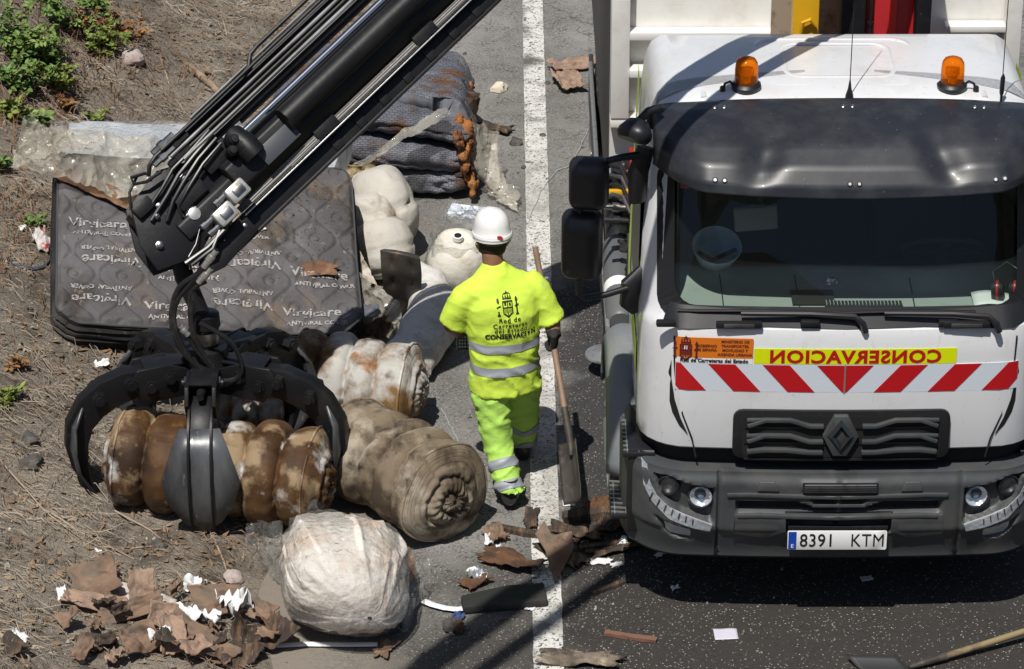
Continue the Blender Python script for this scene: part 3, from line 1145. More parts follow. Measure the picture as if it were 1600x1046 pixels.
for sg in (-1, 1):
    wheel(sg * 1.0, 1.2, sg)
    wheel(sg * .98, 5.6, sg)

# left and right: fender, steps, side of the cab
for sg in (-1, 1):
    m = MB()

    def fend(u, v, sg=sg):
        a = R(8 + 164 * u)
        x = sg * (.98 + .21 * v)
        r = .60 + .03 * math.sin(v * PI) - .05 * v ** 6
        return Vector((x, 1.2 - r * math.cos(a) * 1.02, .50 + r * math.sin(a)))
    m.grid(fend, 26, 10)
    m.build('mudguard', mat('grey_mudguard', (.17, .185, .20), .45, layers=[((.24, .23, .21), 6, .5, .8)]), truck, angle=60, thick=.012)
    m = MB()
    m.box((sg * 1.03, .42, .72), (.14, .50, .50))
    m.build('step_well', blackp, truck, bevel=.02)
    for z, xo, yo in ((.56, 1.10, .36), (.94, 1.04, .34)):
        m = MB()
        m.box((sg * xo, yo, z), (.17, .36, .03))
        o = m.build('cab_step', blackp, truck, bevel=.008)
        for k in range(8):
            m = MB()
            m.bar((sg * (xo - .08), yo - .17 + k * .048, z + .018), (sg * (xo + .08), yo - .15 + k * .048, z + .018), .006, .008)
            m.build('tread_bar', zinc, o)
        for k in range(3):
            m = MB()
            m.bar((sg * (xo - .06 + k * .06), yo - .17, z + .017), (sg * (xo - .06 + k * .06), yo + .17, z + .017), .005, .006)
            m.build('tread_bar', zinc, o)
    # door seam, black side trim, yellow-green flank film
    xw = sg * 1.054
    m = MB()
    m.add([(xw, .40, 1.62), (xw, 1.3, 1.62), (xw * .985, 1.3, 2.30), (xw * .985, .52, 2.30)], [(0, 1, 2, 3)])
    m.build('side_window_trim', blackp, truck, angle=0)
    m = MB()
    m.add([(sg * 1.056, 1.32, 1.5), (sg * 1.056, 1.54, 1.5), (sg * 1.018, 1.54, 2.60), (sg * 1.02, 1.36, 2.60)], [(0, 1, 2, 3)])
    m.build('flank_film', hiviz, truck, angle=0)
    m = MB()
    m.add([(sg * 1.056, .36, 1.30), (sg * 1.056, 1.54, 1.30), (sg * 1.056, 1.54, 1.5), (sg * 1.056, .36, 1.5)], [(0, 1, 2, 3)])
    m.build('flank_film', hiviz, truck, angle=0)

# ------------------------------------------------------------------ sun visor
smoked = mat('smoked_visor', (.020, .022, .028), .38, spec=.4, coat=.05, layers=[((.055, .056, .060), 4, .45, .8), ((.22, .22, .23), 90, .77, .80, 1)])


def visor(u, v):
    x = (2 * u - 1) * .985
    f = x / .985
    prof = [(.56, 2.792), (.44, 2.785), (.30, 2.755), (.15, 2.700), (.04, 2.625), (-.02, 2.545), (-.035, 2.49)]
    t = v * (len(prof) - 1)
    i = min(int(t), len(prof) - 2)
    q = t - i
    y = prof[i][0] * (1 - q) + prof[i + 1][0] * q
    z = prof[i][1] * (1 - q) + prof[i + 1][1] * q
    back = .06 * f * f + .36 * max(0, abs(f) - .72) ** 2 / .0784
    y = y + back * (.35 + .65 * v)
    z -= (.03 * f * f + .05 * abs(f) ** 8) * (1 - .9 * v) - .045 * f ** 2 * v + .02 * abs(f) ** 10
    for c in (-.46, .46):                # moulded hollows
        d = math.exp(-(((f - c - .22 * (v - .62) * (1 if c > 0 else -1)) / .085) ** 2) - ((v - .58) / .24) ** 2)
        z -= .035 * d
        y += .02 * d
    return Vector((x, y - .01, z))


m = MB()
m.grid(visor, 81, 31)
vis = m.build('sun_visor', smoked, truck, angle=70, thick=.006)
for px in (1125, 1335, 1560):
    for py in ((250, 255) if px != 1335 else (250, 182)):
        pass
for u, v in ((.16, .80), (.5, .80), (.87, .80), (.17, .15), (.5, .15), (.84, .15)):
    for du in (-.012, .012):
        p = visor(u + du, v)
        q = visor(u + du, v + .03)
        nrm = Vector((1, 0, 0)).cross(q - p).normalized()
        if nrm.z < 0: nrm = -nrm
        m = MB()
        m.lathe([(.014, .0), (.014, .006), (.010, .009), (.008, .006), (.001, .006)], 12, p + nrm * .003, nrm)
        m.build('visor_screw', steel, vis)

# roof ribs, beacons, aerials
for (x0, x1, y0, y1) in ((-.40, .40, .75, 1.40), (-.28, .28, .84, 1.32)):
    m = MB()
    zr = 2.797 if x1 > .3 else 2.802
    pts = rrect(x0, x1, y0, y1, .09, 5)
    m.tube([(p[0], p[1], zr - .02 * (p[0] / .9) ** 2 - .006) for p in pts + pts[:1]], [(.02, .006)] * (len(pts) + 1), 8)
    m.build('roof_rib', paint, cab)
for sx in (-.52, .52, -.72, .72):
    m = MB()
    m.tube([(sx, .62, 2.772), (sx * .99, 1.0, 2.780 - .006 * abs(sx) / .5), (sx * .97, 1.48, 2.768)], [(.016, .006)] * 3, 8)
    m.build('roof_rib', paint, cab)
amber = bpy.data.materials.new('amber_dome')
amber.use_nodes = True
ab = amber.node_tree.nodes['Principled BSDF']
ab.inputs['Base Color'].default_value = (.95, .22, .005, 1)
ab.inputs['Transmission Weight'].default_value = .8
ab.inputs['Roughness'].default_value = .08
ab.inputs['IOR'].default_value = 1.2
for bx_, sgn in ((-.50, -1), (.558, 1)):
    m = MB()
    by, bz_ = .70, 2.785
    m.lathe([(.070, -.02), (.076, .01), (.078, .022), (.066, .034), (.058, .04)], 32, (bx_, by, bz_))
    o = m.build('beacon', blackp, truck)
    m = MB()
    m.lathe([(.058, .036), (.0605, .05), (.060, .11), (.056, .145), (.044, .165), (.022, .175), (.001, .177)], 32, (bx_, by, bz_))
    m.build('dome', amber, o)
    m = MB()
    m.lathe([(.02, .036), (.02, .07), (.03, .08), (.03, .115), (.012, .12)], 16, (bx_, by, bz_))
    m.build('rotating_lamp', mat('lamp_inner', (.8, .5, .2), .25, .5), o)
    m = MB()
    s = sgn
    m.tube([(bx_ + s * .06, by, bz_ + .02), (bx_ + s * .085, by - .01, bz_ + .045), (bx_ + s * .11, by - .015, bz_ + .035), (bx_ + s * .12, by - .02, bz_ + .005)], .007, 7)
    m.lathe([(.014, -.02), (.016, 0), (.014, .025), (.006, .03)], 10, (bx_ + s * .122, by - .02, bz_ - .005))
    m.build('beacon_plug', blackp, o)
for ax, ay, hh, kind in ((.022, .60, 1.25, 0), (.80, .60, 1.2, 1)):
    m = MB()
    zr = 2.785 - (.03 if kind else 0)
    if kind == 0: m.lathe([(.022, -.01), (.02, .008), (.010, .04), (.006, .07), (.003, .09)], 14, (ax, ay, zr))
    else: m.tube([(ax, ay, zr - .01), (ax, ay, zr + .03), (ax, ay, zr + .05), (ax + .002, ay, zr + .13), (ax + .003, ay, zr + .15)], [.007, .007, .012, .012, .004], 8)
    o = m.build('aerial', blackp, truck)
    m = MB()
    m.tube([(ax, ay, zr + .08), (ax + .004, ay + .01, zr + .6), (ax + (.006 if not kind else .03), ay + .03, zr + hh)], [.0028, .0024, .0018], 6)
    m.build('whip', blackp, o)
m = MB()
m.tube([(-.985, .62, 2.60), (-.96, .63, 2.66), (-.945, .66, 2.69)], [(.03, .04), (.035, .05), (.02, .03)], 10)
m.build('roof_edge_cap', blackp, truck)

# ------------------------------------------------------------------ inside the cab
dash_m = mat('dashboard', (.35, .38, .36), .7, layers=[((.28, .30, .29), 5, .5, .8)])
dark_in = mat('cab_interior', (.018, .019, .021), .8)
m = MB()


def dash(u, v):
    x = (2 * u - 1) * .97
    front = ys(x, 1.80) + .035
    y = front + (.50 - .12 * math.exp(-((x - .45) / .3) ** 2)) * v
    z = 1.79 - .015 * v + .05 * sm(.55, 1, v) * (1 + .8 * math.exp(-((x - .45) / .35) ** 2))
    return Vector((x, y, z))


m.grid(dash, 41, 13)
dsh = m.build('dashboard', dash_m, truck, angle=60, thick=.01)
m = MB()
for x in (-.62, -.23, .36): m.bar((x, dash(.5 + x / 1.94, .04).y, dash(.5 + x / 1.94, .0).z + .008), (x, dash(.5 + x / 1.94, .8).y, dash(.5 + x / 1.94, .8).z + .006), .005, .004)
m.build('dash_seam', blackd, dsh)
m = MB()
m.box((-.155, ys(0, 1.8) + .19, 1.803), (.22, .17, .012)).box((.10, ys(0, 1.8) + .12, 1.797), (.40, .07, .012))
m.build('dash_mat', dark_in, dsh, bevel=.004)
for k in range(22):
    m = MB()
    m.box((-.09 + k * .0185, ys(0, 1.8) + .12, 1.806), (.004, .05, .01))
    m.build('defroster_slat', dash_m, dsh)
m = MB()
m.box((0, .72, 1.55), (1.96, .06, .48)).box((0, 1.50, 1.7), (1.98, .03, 1.4)).box((0, 1.05, 1.12), (1.96, .9, .05))
m.box((-1.0, 1.05, 1.5), (.03, .9, .7)).box((1.0, 1.05, 1.5), (.03, .9, .7)).box((0, 1.05, 2.68), (1.8, .9, .02))
m.build('cab_lining', dark_in, truck)
for sx in (-.5, .5):
    m = MB()
    m.box((sx, 1.05, 1.42), (.5, .5, .16)).box((sx, 1.34, 1.82), (.48, .14, .72)).box((sx, 1.34, 2.26), (.26, .1, .18))
    m.build('seat', mat('seat_cloth', (.03, .034, .04), .9), truck, bevel=.04)
m = MB()
c = Vector((.56, .74, 1.86))
q = Euler((R(-38), 0, 0)).to_matrix()
m.tube([c + q @ Vector((.22 * math.cos(2 * PI * k / 28), .22 * math.sin(2 * PI * k / 28), 0)) for k in range(29)], .016, 8)
m.bar(c + q @ Vector((-.21, 0, -.01)), c + q @ Vector((.21, 0, -.01)), .05, .02)
m.bar(c + q @ Vector((0, 0, -.02)), c + q @ Vector((0, -.2, -.01)), .05, .02)
m.bar(c, c + q @ Vector((0, 0, -.4)), .06, .06)
m.build('steering_wheel', dark_in, truck)
x, z = tl(1181, 338, .42)
m = MB()
m.box((x, .42, z - .01), (.225, .03, .15), Euler((R(12), R(-5), 0)).to_matrix())
o = m.build('cab_mirror', mat('grey_pad', (.16, .15, .15), .6), truck, bevel=.012, seg=3)
m = MB()
m.box((x + .01, .40, z + .06), (.08, .012, .045), Euler((R(12), 0, 0)).to_matrix())
m.bar((x + .02, .42, z + .05), (x + .03, .46, z + .16), .03, .03)
m.build('mirror_bracket', blackp, o, bevel=.003)
m = MB()
x, z = tl(1240, 290, .44)
m.box((x - .07, .45, z + .0), (.46, .03, .07))
m.build('roof_console', dark_in, truck, bevel=.01)
for (px, py, wv, hv) in ((1076, 283, .09, .025), ):
    x, z = tl(px, py, .42)
    m = MB()
    m.box((x, ys(x, z) + .03, z), (wv, .003, hv))
    m.build('red_sticker', red, truck)

# ------------------------------------------------------------------ mirrors on the left and right
for sg in (-1, 1):
    root = MB()
    P = lambda x, y, z: Vector((x if sg < 0 else -x, y, z))
    root.tube([P(-1.02, .42, 2.58), P(-1.06, .40, 2.45), P(-1.06, .42, 2.28)], [(.03, .05), (.035, .06), (.03, .05)], 10)
    root.tube([P(-1.04, .40, 2.545), P(-1.14, .36, 2.55), P(-1.26, .32, 2.535), P(-1.325, .30, 2.515), P(-1.35, .295, 2.47)], [.024, .019, .018, .018, .018], 10)
    root.tube([P(-1.35, .295, 2.47), P(-1.36, .29, 2.25), P(-1.365, .285, 1.95), P(-1.36, .285, 1.82), P(-1.33, .29, 1.79), P(-1.22, .31, 1.80), P(-1.06, .36, 1.83)], .017, 10)
    root.tube([P(-1.02, .40, 1.90), P(-1.075, .38, 1.83), P(-1.08, .40, 1.72), P(-1.05, .42, 1.66)], [(.03, .04), (.05, .07), (.045, .07), (.02, .04)], 10)
    ob = root.build('mirror_arm', blackp, truck)

    def housing(name, c, wd, ht, dp, yaw):
        m = MB()
        RG = []
        for t, s in ((0, .90), (.04, .985), (.3, 1.0), (.62, .93), (.85, .78), (.97, .55), (1, .3)):
            pts = rrect(-wd / 2 * s, wd / 2 * s, -ht / 2 * s ** .8, ht / 2 * s ** .8, min(wd, ht) * .24 * s, 4)
            RG.append([Vector((p[0], dp * (.5 - t), p[1])) for p in pts])
        q_ = Euler((0, 0, yaw if sg < 0 else -yaw)).to_matrix()
        RG = [[Vector(P(*c)) + q_ @ p for p in r] for r in RG]
        m.rings(RG)
        o = m.build(name, blackp, ob, angle=50)
        mg = MB()
        mg.add([Vector(P(*c)) + q_ @ Vector((p[0], dp * .5 + .002, p[1])) for p in rrect(-wd * .42, wd * .42, -ht * .44, ht * .44, .03, 3)], [tuple(range(16))])
        mg.build('mirror_glass', chrome, o, angle=0)
    # yl 0.28: surveyed
    x, z = tl(919, 290, .27)
    housing('mirror_housing', (x, .27, z), .205, .275, .13, R(-8))
    x, z = tl(908, 386, .27)
    housing('mirror_housing', (x, .27, z), .212, .375, .14, R(-8))
    x, z = tl(996, 203, .34)
    m = MB()
    m.lathe([(.02, -.07), (.06, -.06), (.10, -.01), (.105, .02), (.09, .045), (.0, .05)], 18, P(x - .01, .36, z - .02), P(-.35, -.5, -.9), sq=(1.15, .8))
    m.tube([P(x, .38, z + .02), P(x + .06, .42, z + .07), P(x + .12, .46, z + .07)], .022, 8)
    m.build('kerb_mirror', blackp, ob, angle=50)

# ------------------------------------------------------------------ behind the cab: crane pedestal, tipper body, frame gear
YB = 2.72
wbody = mat('tipper_white', (.74, .73, .70), .45, layers=[((.60, .57, .52), 5, .5, .8), ((.16, .07, .03), 19, .70, .76)])
body = MB()
XL, XR = -1.13, 1.22
ZH0, ZH1 = 1.82, 3.0
xo = [XL, XL + .14, -.06, .0]
body.box(((XL + XR) / 2, YB + .06, (1.3 + ZH1) / 2), (XR - XL, .05, ZH1 - 1.3))
body.build('headboard', wbody, truck, bevel=.01)
m = MB()
m.box((XL + .03, YB + 2.6, 2.0), (.06, 5.1, 1.9)).box((XR - .03, YB + 2.6, 2.0), (.06, 5.1, 1.9)).box((0.045, YB + 2.6, 1.12), (XR - XL - .1, 5.1, .08))
m.build('tipper_side', mat('tipper_side_dark', (.045, .048, .052), .5, layers=[((.16, .14, .12), 5, .55, .8)]), truck, bevel=.01)
zt_ = tl(1000, 50, YB)[1]
for kk, (x0, x1, z0, z1) in enumerate(((XL, XR, ZH0 - .06, ZH0), (XL, -.12, zt_ - .03, zt_ + .02), (XL, XL + .11, ZH0, ZH1), (.78, XR, zt_ + .02, zt_ + .06), (XR - .1, XR, ZH0, ZH1), (XL, -.12, 2.81, 2.90), (-.22, -.12, zt_, ZH1), (XL + .1, -.3, 2.08, 2.13))):
    m = MB()
    m.box(((x0 + x1) / 2, YB - .015 - .004 * kk, (z0 + z1) / 2), (x1 - x0 - .002 * kk, .10, z1 - z0))
    m.build('headboard_rib', wbody, truck, bevel=.006)
m = MB()
m.tube([(-.03 + .05 * math.cos(R(a)) * 2, YB - .02, 2.66 + .40 * math.sin(R(a))) for a in range(-70, 71, 14)], [(.05, .02)] * 11, 8)
m.build('headboard_curve', wbody, truck)
m = MB()
m.box((.03, YB - .1, 2.6), (.5, .04, 1.1))
m.build('rust_stained_panel', mat('stained_panel', (.34, .27, .20), .7, layers=[((.16, .09, .05), 8, .5, .7), ((.5, .46, .4), 5, .55, .7)]), truck)
pY = 2.15
xx = lambda px: tl(px, 25, pY)[0]
m = MB()
m.box(((xx(1240) + xx(1281)) / 2, pY + .1, 2.25), (xx(1281) - xx(1240), .14, 2.3))
o = m.build('yellow_post', yellow, truck, bevel=.008)
m = MB()
xc_ = (xx(1240) + xx(1281)) / 2
m.tube([(xc_ - .05, pY + .02, 2.4), (xc_ - .02, pY + .0, 2.60), (xc_ + .02, pY + .0, 2.62), (xc_ + .05, pY + .01, 2.58)], .012, 8)
m.build('post_handle', yellow, o)
m = MB()
m.box(((xx(1352) + xx(1430)) / 2, pY + .12, 1.9), (xx(1430) - xx(1352), .22, 3.0))
o = m.build('crane_column', red, truck, bevel=.015)
m = MB()
m.prism([(xx(1385), 1.8), (xx(1395), 1.8), (xx(1403), 3.3), (xx(1393), 3.3)], .04, (0, pY - .01, 0), (1, 0, 0), (0, 0, 1))
m.build('column_web', mat('bright_red', (.62, .03, .02), .35), o)
for a, c in ((1312, 1350), (1428, 1452)):
    m = MB()
    m.box(((xx(a) + xx(c)) / 2, pY + .06, 2.0), (xx(c) - xx(a), .3, 2.9))
    m.build('column_cheek', steel_blk, o, bevel=.01)
m = MB()
xc_ = xx(1356)
m.tube([(xc_ + .01, pY - .04, 2.6), (xc_ + .01, pY - .04, 2.9), (xc_ + .01, pY - .04, 3.3)], .009, 8)
m.lathe([(.014, 0), (.014, .04), (.018, .04), (.018, .06)], 10, (xc_ + .01, pY - .04, 2.56))
m.build('column_hose', rubber, o)
m = MB()
m.box((.25, pY + .1, 1.15), (1.9, .5, .35)).box((.25, pY + .1, 1.0), (2.1, .3, .2))
m.build('crane_base', steel_blk, truck, bevel=.02)

# left flank gear seen between mirror and cab
gx = -1.14
m = MB()
m.bar((-1.165, 1.55, 1.0), (-1.165, 5.6, 1.0), .025, .05)
m.build('side_rail', zinc, truck, bevel=.004)
m = MB()
m.box((-1.15, 4.3, .75), (.03, 3.4, .35)).box((-1.08, 3.3, .75), (.12, .9, .5))
m.build('side_guard', mat('side_guard_grey', (.035, .038, .042), .5, layers=[((.12, .11, .09), 6, .55, .85)]), truck, bevel=.01)
m = MB()
m.lathe([(.07, 0), (.085, .02), (.085, .8), (.07, .83)], 20, (-1.09, 1.62, 1.0), (0, .9, .12))
o = m.build('air_intake_pipe', mat('grey_canister', (.11, .115, .12), .45), truck)
m = MB()
m.lathe([(.087, .0), (.087, .09)], 20, (-1.09, 1.62 + .28, 1.037), (0, .9, .12))
m.build('canister_label', white, o)
m = MB()
m.lathe([(.062, 0), (.072, .02), (.072, .32), (.06, .36), (.02, .38)], 18, (-1.08, 2.42, 1.12), (0, .9, .2))
m.build('filter_cap', blackp, truck)
m = MB()
m.box((-1.0, 2.28, 1.50), (.04, .62, .34))
o = m.build('valve_bracket', red, truck, bevel=.006)
for k in range(6):
    m = MB()
    m.lathe([(.012, 0), (.012, .012), (.006, .018)], 8, (-1.022, 2.05 + k * .09, 1.52 + .03 * (k % 2)), (-1, 0, 0))
    m.build('bolt', steel, o)
for k in range(5):
    m = MB()
    y0 = 2.0 + k * .14
    m.lathe([(.02, 0), (.02, .06), (.028, .06), (.028, .10), (.018, .10), (.018, .15)], 10, (-1.03, y0, 1.46 + .02 * (k % 2)), (-1, -.1, .1))
    m.build('hydraulic_fitting', steel if k % 2 else blackp, truck)
for k, (y0, col_) in enumerate(((2.02, steel), (2.16, blackp), (2.30, steel), (2.44, blackp))):
    m = MB()
    m.tube([(-1.03, y0 - .12, 1.55), (-1.07, y0, 1.60), (-1.13, y0 + .04, 1.60), (-1.19, y0 + .05, 1.55), (-1.20, y0 + .1, 1.2)], .013, 8)
    m.build('valve_pipe', col_, truck)
m = MB()
m.box((-1.09, 2.16, 1.57), (.13, .035, .03))
m.build('yellow_lever_bar', yellow, truck, bevel=.004)
for k in range(3):
    m = MB()
    m.tube([(-1.05 + .02 * k, 1.62, 1.45), (-1.08, 1.85 + .05 * k, 1.35), (-1.04, 2.1, 1.28), (-1.0, 2.3 + .1 * k, 1.2)], .016, 8)
    m.build('flank_hose', rubber, truck)
m = MB()
m.box((-1.04, 2.62, 1.42), (.16, .24, .26))
o = m.build('battery_box', blackp, truck, bevel=.012)
for y0 in (2.56, 2.68):
    m = MB()
    m.lathe([(.016, 0), (.016, .02), (.01, .03)], 8, (-1.05, y0, 1.55))
    m.build('terminal', steel, o)
m = MB()
m.box((-1.0, 1.7, 1.2), (.1, .35, .5))
m.build('cab_rear_vent', plastic, truck, bevel=.01)
for s2 in (-1, 1):
    m = MB()
    m.tube([(s2 * 1.10, 3.0, .16), (s2 * 1.10, 3.0, .95)], .045, 14)
    o = m.build('stabiliser_leg', blackp, truck)
    m = MB()
    m.lathe([(.13, 0), (.13, .012), (.06, .03), (.04, .06), (.001, .06)], 24, (s2 * 1.12, 3.0, .12))
    m.build('stabiliser_foot', zinc, o)

# things lying inside the cab
x, z = tl(1120, 385, .60)
hm = MB()
hm.lathe([(.001, -.135), (.06, -.125), (.10, -.09), (.12, -.03), (.125, .0), (.132, .004), (.128, .012), (.117, 0), (.112, -.03), (.09, -.08), (.001, -.11)], 28, (TX + x, TY + .60, z), (.05, -.45, .9))
h = hm.build('hard_hat', mat('hat_blue_white', (.42, .50, .60), .5), None, base=True)
tag(h, 'upturned pale hard hat behind the windscreen on the dashboard', 'helmet')
hm = MB()
hm.tube([(TX + x - .1, TY + .55, z - .01), (TX + x - .02, TY + .56, z - .06), (TX + x + .1, TY + .56, z + .0)], (.012, .012, .012), 6)
o = hm.build('strap', blackd, None)
o.parent = h
o.matrix_parent_inverse = Matrix.Translation(-h.location)
x, z = tl(1573, 452, .22)
e = empty('ear_defenders', (TX + x, TY + .22, 1.80), 'black ear defenders with red bands behind the windscreen', 'ear defenders')
for sx in (-.045, .045):
    m = MB()
    m.lathe([(.02, -.03), (.045, -.03), (.05, -.01), (.05, .01), (.04, .03), (.001, .035)], 18, (sx, 0, .06), (1, -.25, .1), sq=(1.2, .9))
    o = m.build('ear_cup', blackp, e)
    m = MB()
    m.lathe([(.051, -.006), (.053, 0), (.051, .006)], 18, (sx, 0, .06), (1, -.25, .1), sq=(1.2, .9))
    m.build('red_band', red, o)
m = MB()
m.tube([(-.06, 0, .1), (-.075, .02, .16), (0, .06, .20), (.075, .02, .16), (.06, 0, .1)], .004, 6)
m.build('headband', steel, e)
m = MB()
x, z = tl(1560, 480, .18)
m.grid(lambda u, v: Vector((TX + x + (u - .5) * .26, TY + .10 + v * .14 + .05, 1.81 + .012 * math.sin(u * 5) + .01 * v)), 8, 5)
o = m.build('folded_papers', white, None, base=True, thick=.003)
tag(o, 'white papers on the dashboard under the ear defenders', 'papers')
m = MB()
rr_ = random.Random(5)
x, z = tl(1298, 415, .5)
m.lathe([(.001, 0), (.03, .0), (.034, .012), (.02, .03), (.001, .034)], 9, (TX + x, TY + .45, 1.80))
m.v = [p + Vector((rr_.uniform(-.008, .008), rr_.uniform(-.008, .008), rr_.uniform(-.004, .008))) for p in m.v]
o = m.build('crumpled_foil', mat('foil', (.7, .7, .7), .3, .8), None, angle=0, base=True)
tag(o, 'crumpled silver foil ball on the dashboard', 'foil')

# overhead arm of the lorry's own crane, reaching forward to the left above the picture
arm = empty('folding_crane', (TX + .25, TY + 2.2, 3.2), 'black folding crane of the lorry reaching over the cab roof', 'crane')
A0, A1 = Vector((0, 0, 0)), Vector((-3.57, -5.6, 3.1))
m = MB()
m.bar(A0, A1, .16, .24)
m.build('arm_beam', steel_blk, arm, bevel=.02)
m = MB()
sd_ = Vector((.8, -.6, 0)) * .27
m.bar(A0 + sd_ * 1.0, A1 + sd_, .09, .09)
m.build('arm_pipe_tray', steel_blk, arm, bevel=.01)
# ================================================================== grapple crane boom coming in from above
YG = 16.75
P0 = aty(335, 428, YG)
P1 = aty(782, 0, 18.0)
A_ = (P1 - P0).normalized()
vw = (Vector((0, 0, CAM_H)) - (P0 + P1) / 2).normalized()
E2 = (vw - A_ * vw.dot(A_)).normalized()
E1 = A_.cross(E2)
if E1.x > 0: E1 = -E1
LB = (P1 - P0).length + .40
boom = empty('crane_boom', P0, 'black telescopic crane boom with pipes and chrome rod, slanting over the mattresses', 'crane boom')


def bp(s, w_, d=0.0):
    return A_ * s + E1 * (w_ / 268.0) * (1 + .004 * max(0, s)) + E2 * d


def beam(name, s0, s1, w0, w1, d0, d1, mt, parent, bevel=.006):
    m = MB()
    V = [bp(s, w_, d) for s in (s0, s1) for w_, d in ((w0, d0), (w1, d0), (w1, d1), (w0, d1))]
    m.add(V, [(3, 2, 1, 0), (4, 5, 6, 7), (0, 1, 5, 4), (1, 2, 6, 5), (2, 3, 7, 6), (3, 0, 4, 7)])
    return m.build(name, mt, parent, bevel=bevel)


def pipe(name, pts, r, mt, parent, n=8):
    m = MB()
    m.tube([bp(*p) for p in pts], r, n, up=E2)
    return m.build(name, mt, parent)


# lower open channel beam with its edges
ob = beam('outer_beam', .03, LB, 2, 36, -.16, -.02, steel_blk, boom, .006)
beam('beam_flange', .10, LB, -2, 3.5, -.17, .05, steel_blk, ob, .003)
beam('beam_flange', .20, LB, 31, 35, -.02, .05, steel_blk, ob, .003)
for k in range(16): beam('lattice_web', 1.0 + k * .19, 1.06 + k * .19, 5, 24, -.03, -.012, steel_blk, ob, .002)
beam('edge_strip', .25, LB, 29.5, 31.5, .045, .052, zinc, ob, .001)
# middle telescope beam, six sided
m = MB()
sec = [(46, -.20), (110, -.20), (116, -.12), (116, .02), (100, .10), (62, .10), (46, .02)]
m.rings([[bp(s, *q) for q in sec] for s in (.42, LB)])
mb_ = m.build('telescope_beam', steel_blk, boom, bevel=.012)
m = MB()
sec = [(52, -.15), (92, -.15), (98, -.1), (98, .02), (86, .06), (60, .06), (52, 0)]
m.rings([[bp(s, *q) for q in sec] for s in (.02, .5)])
m.build('inner_beam', steel_blk, mb_, bevel=.01)
# extension cylinder and chrome rod on top
m = MB()
m.tube([bp(.86, 92, .14), bp(LB, 92, .14)], 34 / 268 / 2 * 1.15, 20)
cy_ = m.build('cylinder_barrel', steel_blk, boom)
m = MB()
m.tube([bp(.66, 121, .10), bp(LB, 121, .10)], .021, 18)
m.build('piston_rod', chrome, boom)
m = MB()
m.tube([bp(.60, 128, .07), bp(.60, 104, .13), bp(.60, 84, .13)], [.07, .075, .07], 16)
m.build('rod_clevis', steel_blk, boom)
for s, w_ in ((.57, 122), (.58, 108), (.52, 112)):
    m = MB()
    m.lathe([(.03, -.06), (.03, .05), (.02, .06), (.02, .075), (.001, .076)], 14, bp(s, w_, .12), E2)
    m.build('clevis_pin', steel_blk, boom)
# rigid pipes along the hose side
for w_, r, s0, mt_, d in ((143, .020, .36, steel_blk, .05), (152, .012, .30, zinc, .10), (160, .013, .28, steel_blk, .07), (168, .011, .26, zinc, .09), (176, .013, .22, steel_blk, .05), (184, .010, .24, steel_blk, .11), (164, .010, .25, steel_blk, .0), (148, .010, .40, zinc, .03), (156, .011, .34, steel_blk, .04), (172, .010, .3, zinc, .02), (180, .011, .26, steel_blk, .03), (190, .009, .5, zinc, .05), (135, .012, .7, steel_blk, .03)):
    pipe('hydraulic_pipe', [(s0, w_, d), (LB, w_, d)], r, mt_ if mt_ is not zinc else mat('pipe_grey', (.05, .05, .052), .3, layers=[((.25, .25, .26), 3, .5, .75)]), boom)
pipe('hydraulic_pipe', [(LB, 200, .06), (1.06, 200, .06), (1.0, 198, .06), (.94, 186, .07), (.88, 184, .08), (.2, 184, .08), (.14, 180, .08), (.10, 170, .06)], .0125, steel_blk, boom)
for k, (s0, w0) in enumerate(((.20, 190), (.26, 176), (.16, 176), (.22, 160))):
    m = MB()
    m.lathe([(.018, 0), (.018, .05), (.026, .05), (.026, .09), (.019, .09), (.019, .16)], 6, bp(s0, w0, .08), A_)
    m.build('pipe_union', steel if k % 2 == 0 else steel_blk, boom)
for k in range(3):
    s = 1.1 + k * 1.3
    beam('pipe_clamp', s, s + .05, 140, 192, -.03, -.005, steel_blk, boom, .004)
# grey hoses lying in the channel
for w_ in (38.5, 42, 45.5):
    pipe('channel_hose', [(.35, w_, .0), (.9, w_, .03), (LB, w_, .03)], .0075, mat('grey_hose', (.17, .165, .155), .5, layers=[((.35, .34, .32), 60, .55, .7)]), boom)
for s in (.95, 1.75, 2.6):
    beam('hose_strap', s, s + .16, 33, 54, .045, .055, steel_blk, boom, .003)
# head: cheeks, plates, valve blocks
hd = beam('boom_head', -.12, .52, 60, 150, -.14, .0, steel_blk, boom, .012)
m = MB()
m.prism([(-.22, 60), (-.16, 96), (-.05, 150), (.22, 158), (.36, 130), (.30, 60), (.0, 34)], .03, bp(0, 0, .03), A_, E1)
m.v = []
m.f = []
poly = [(-.22, 60), (-.20, 104), (-.08, 158), (.16, 168), (.30, 150), (.36, 120), (.30, 60), (.0, 34)]
for d in (.025, -.155):
    m.rings([[bp(s, w_, d + e) for s, w_ in poly] for e in (-.012, .012)])
m.build('head_plate', steel_blk, hd, bevel=.003)
for s, w_, r in ((.14, 84, .035), (-.02, 120, .016), (.03, 128, .016), (.24, 132, .02), (-.12, 86, .018), (.02, 26, .022), (.30, 20, .014)):
    m = MB()
    m.lathe([(r * 1.3, 0), (r * 1.3, .012), (r, .014), (r, .032), (r * .5, .036), (.001, .036)], 6 if r < .03 else 18, bp(s, w_, .035), E2)
    m.build('head_bolt', steel if r < .03 else zinc, hd)
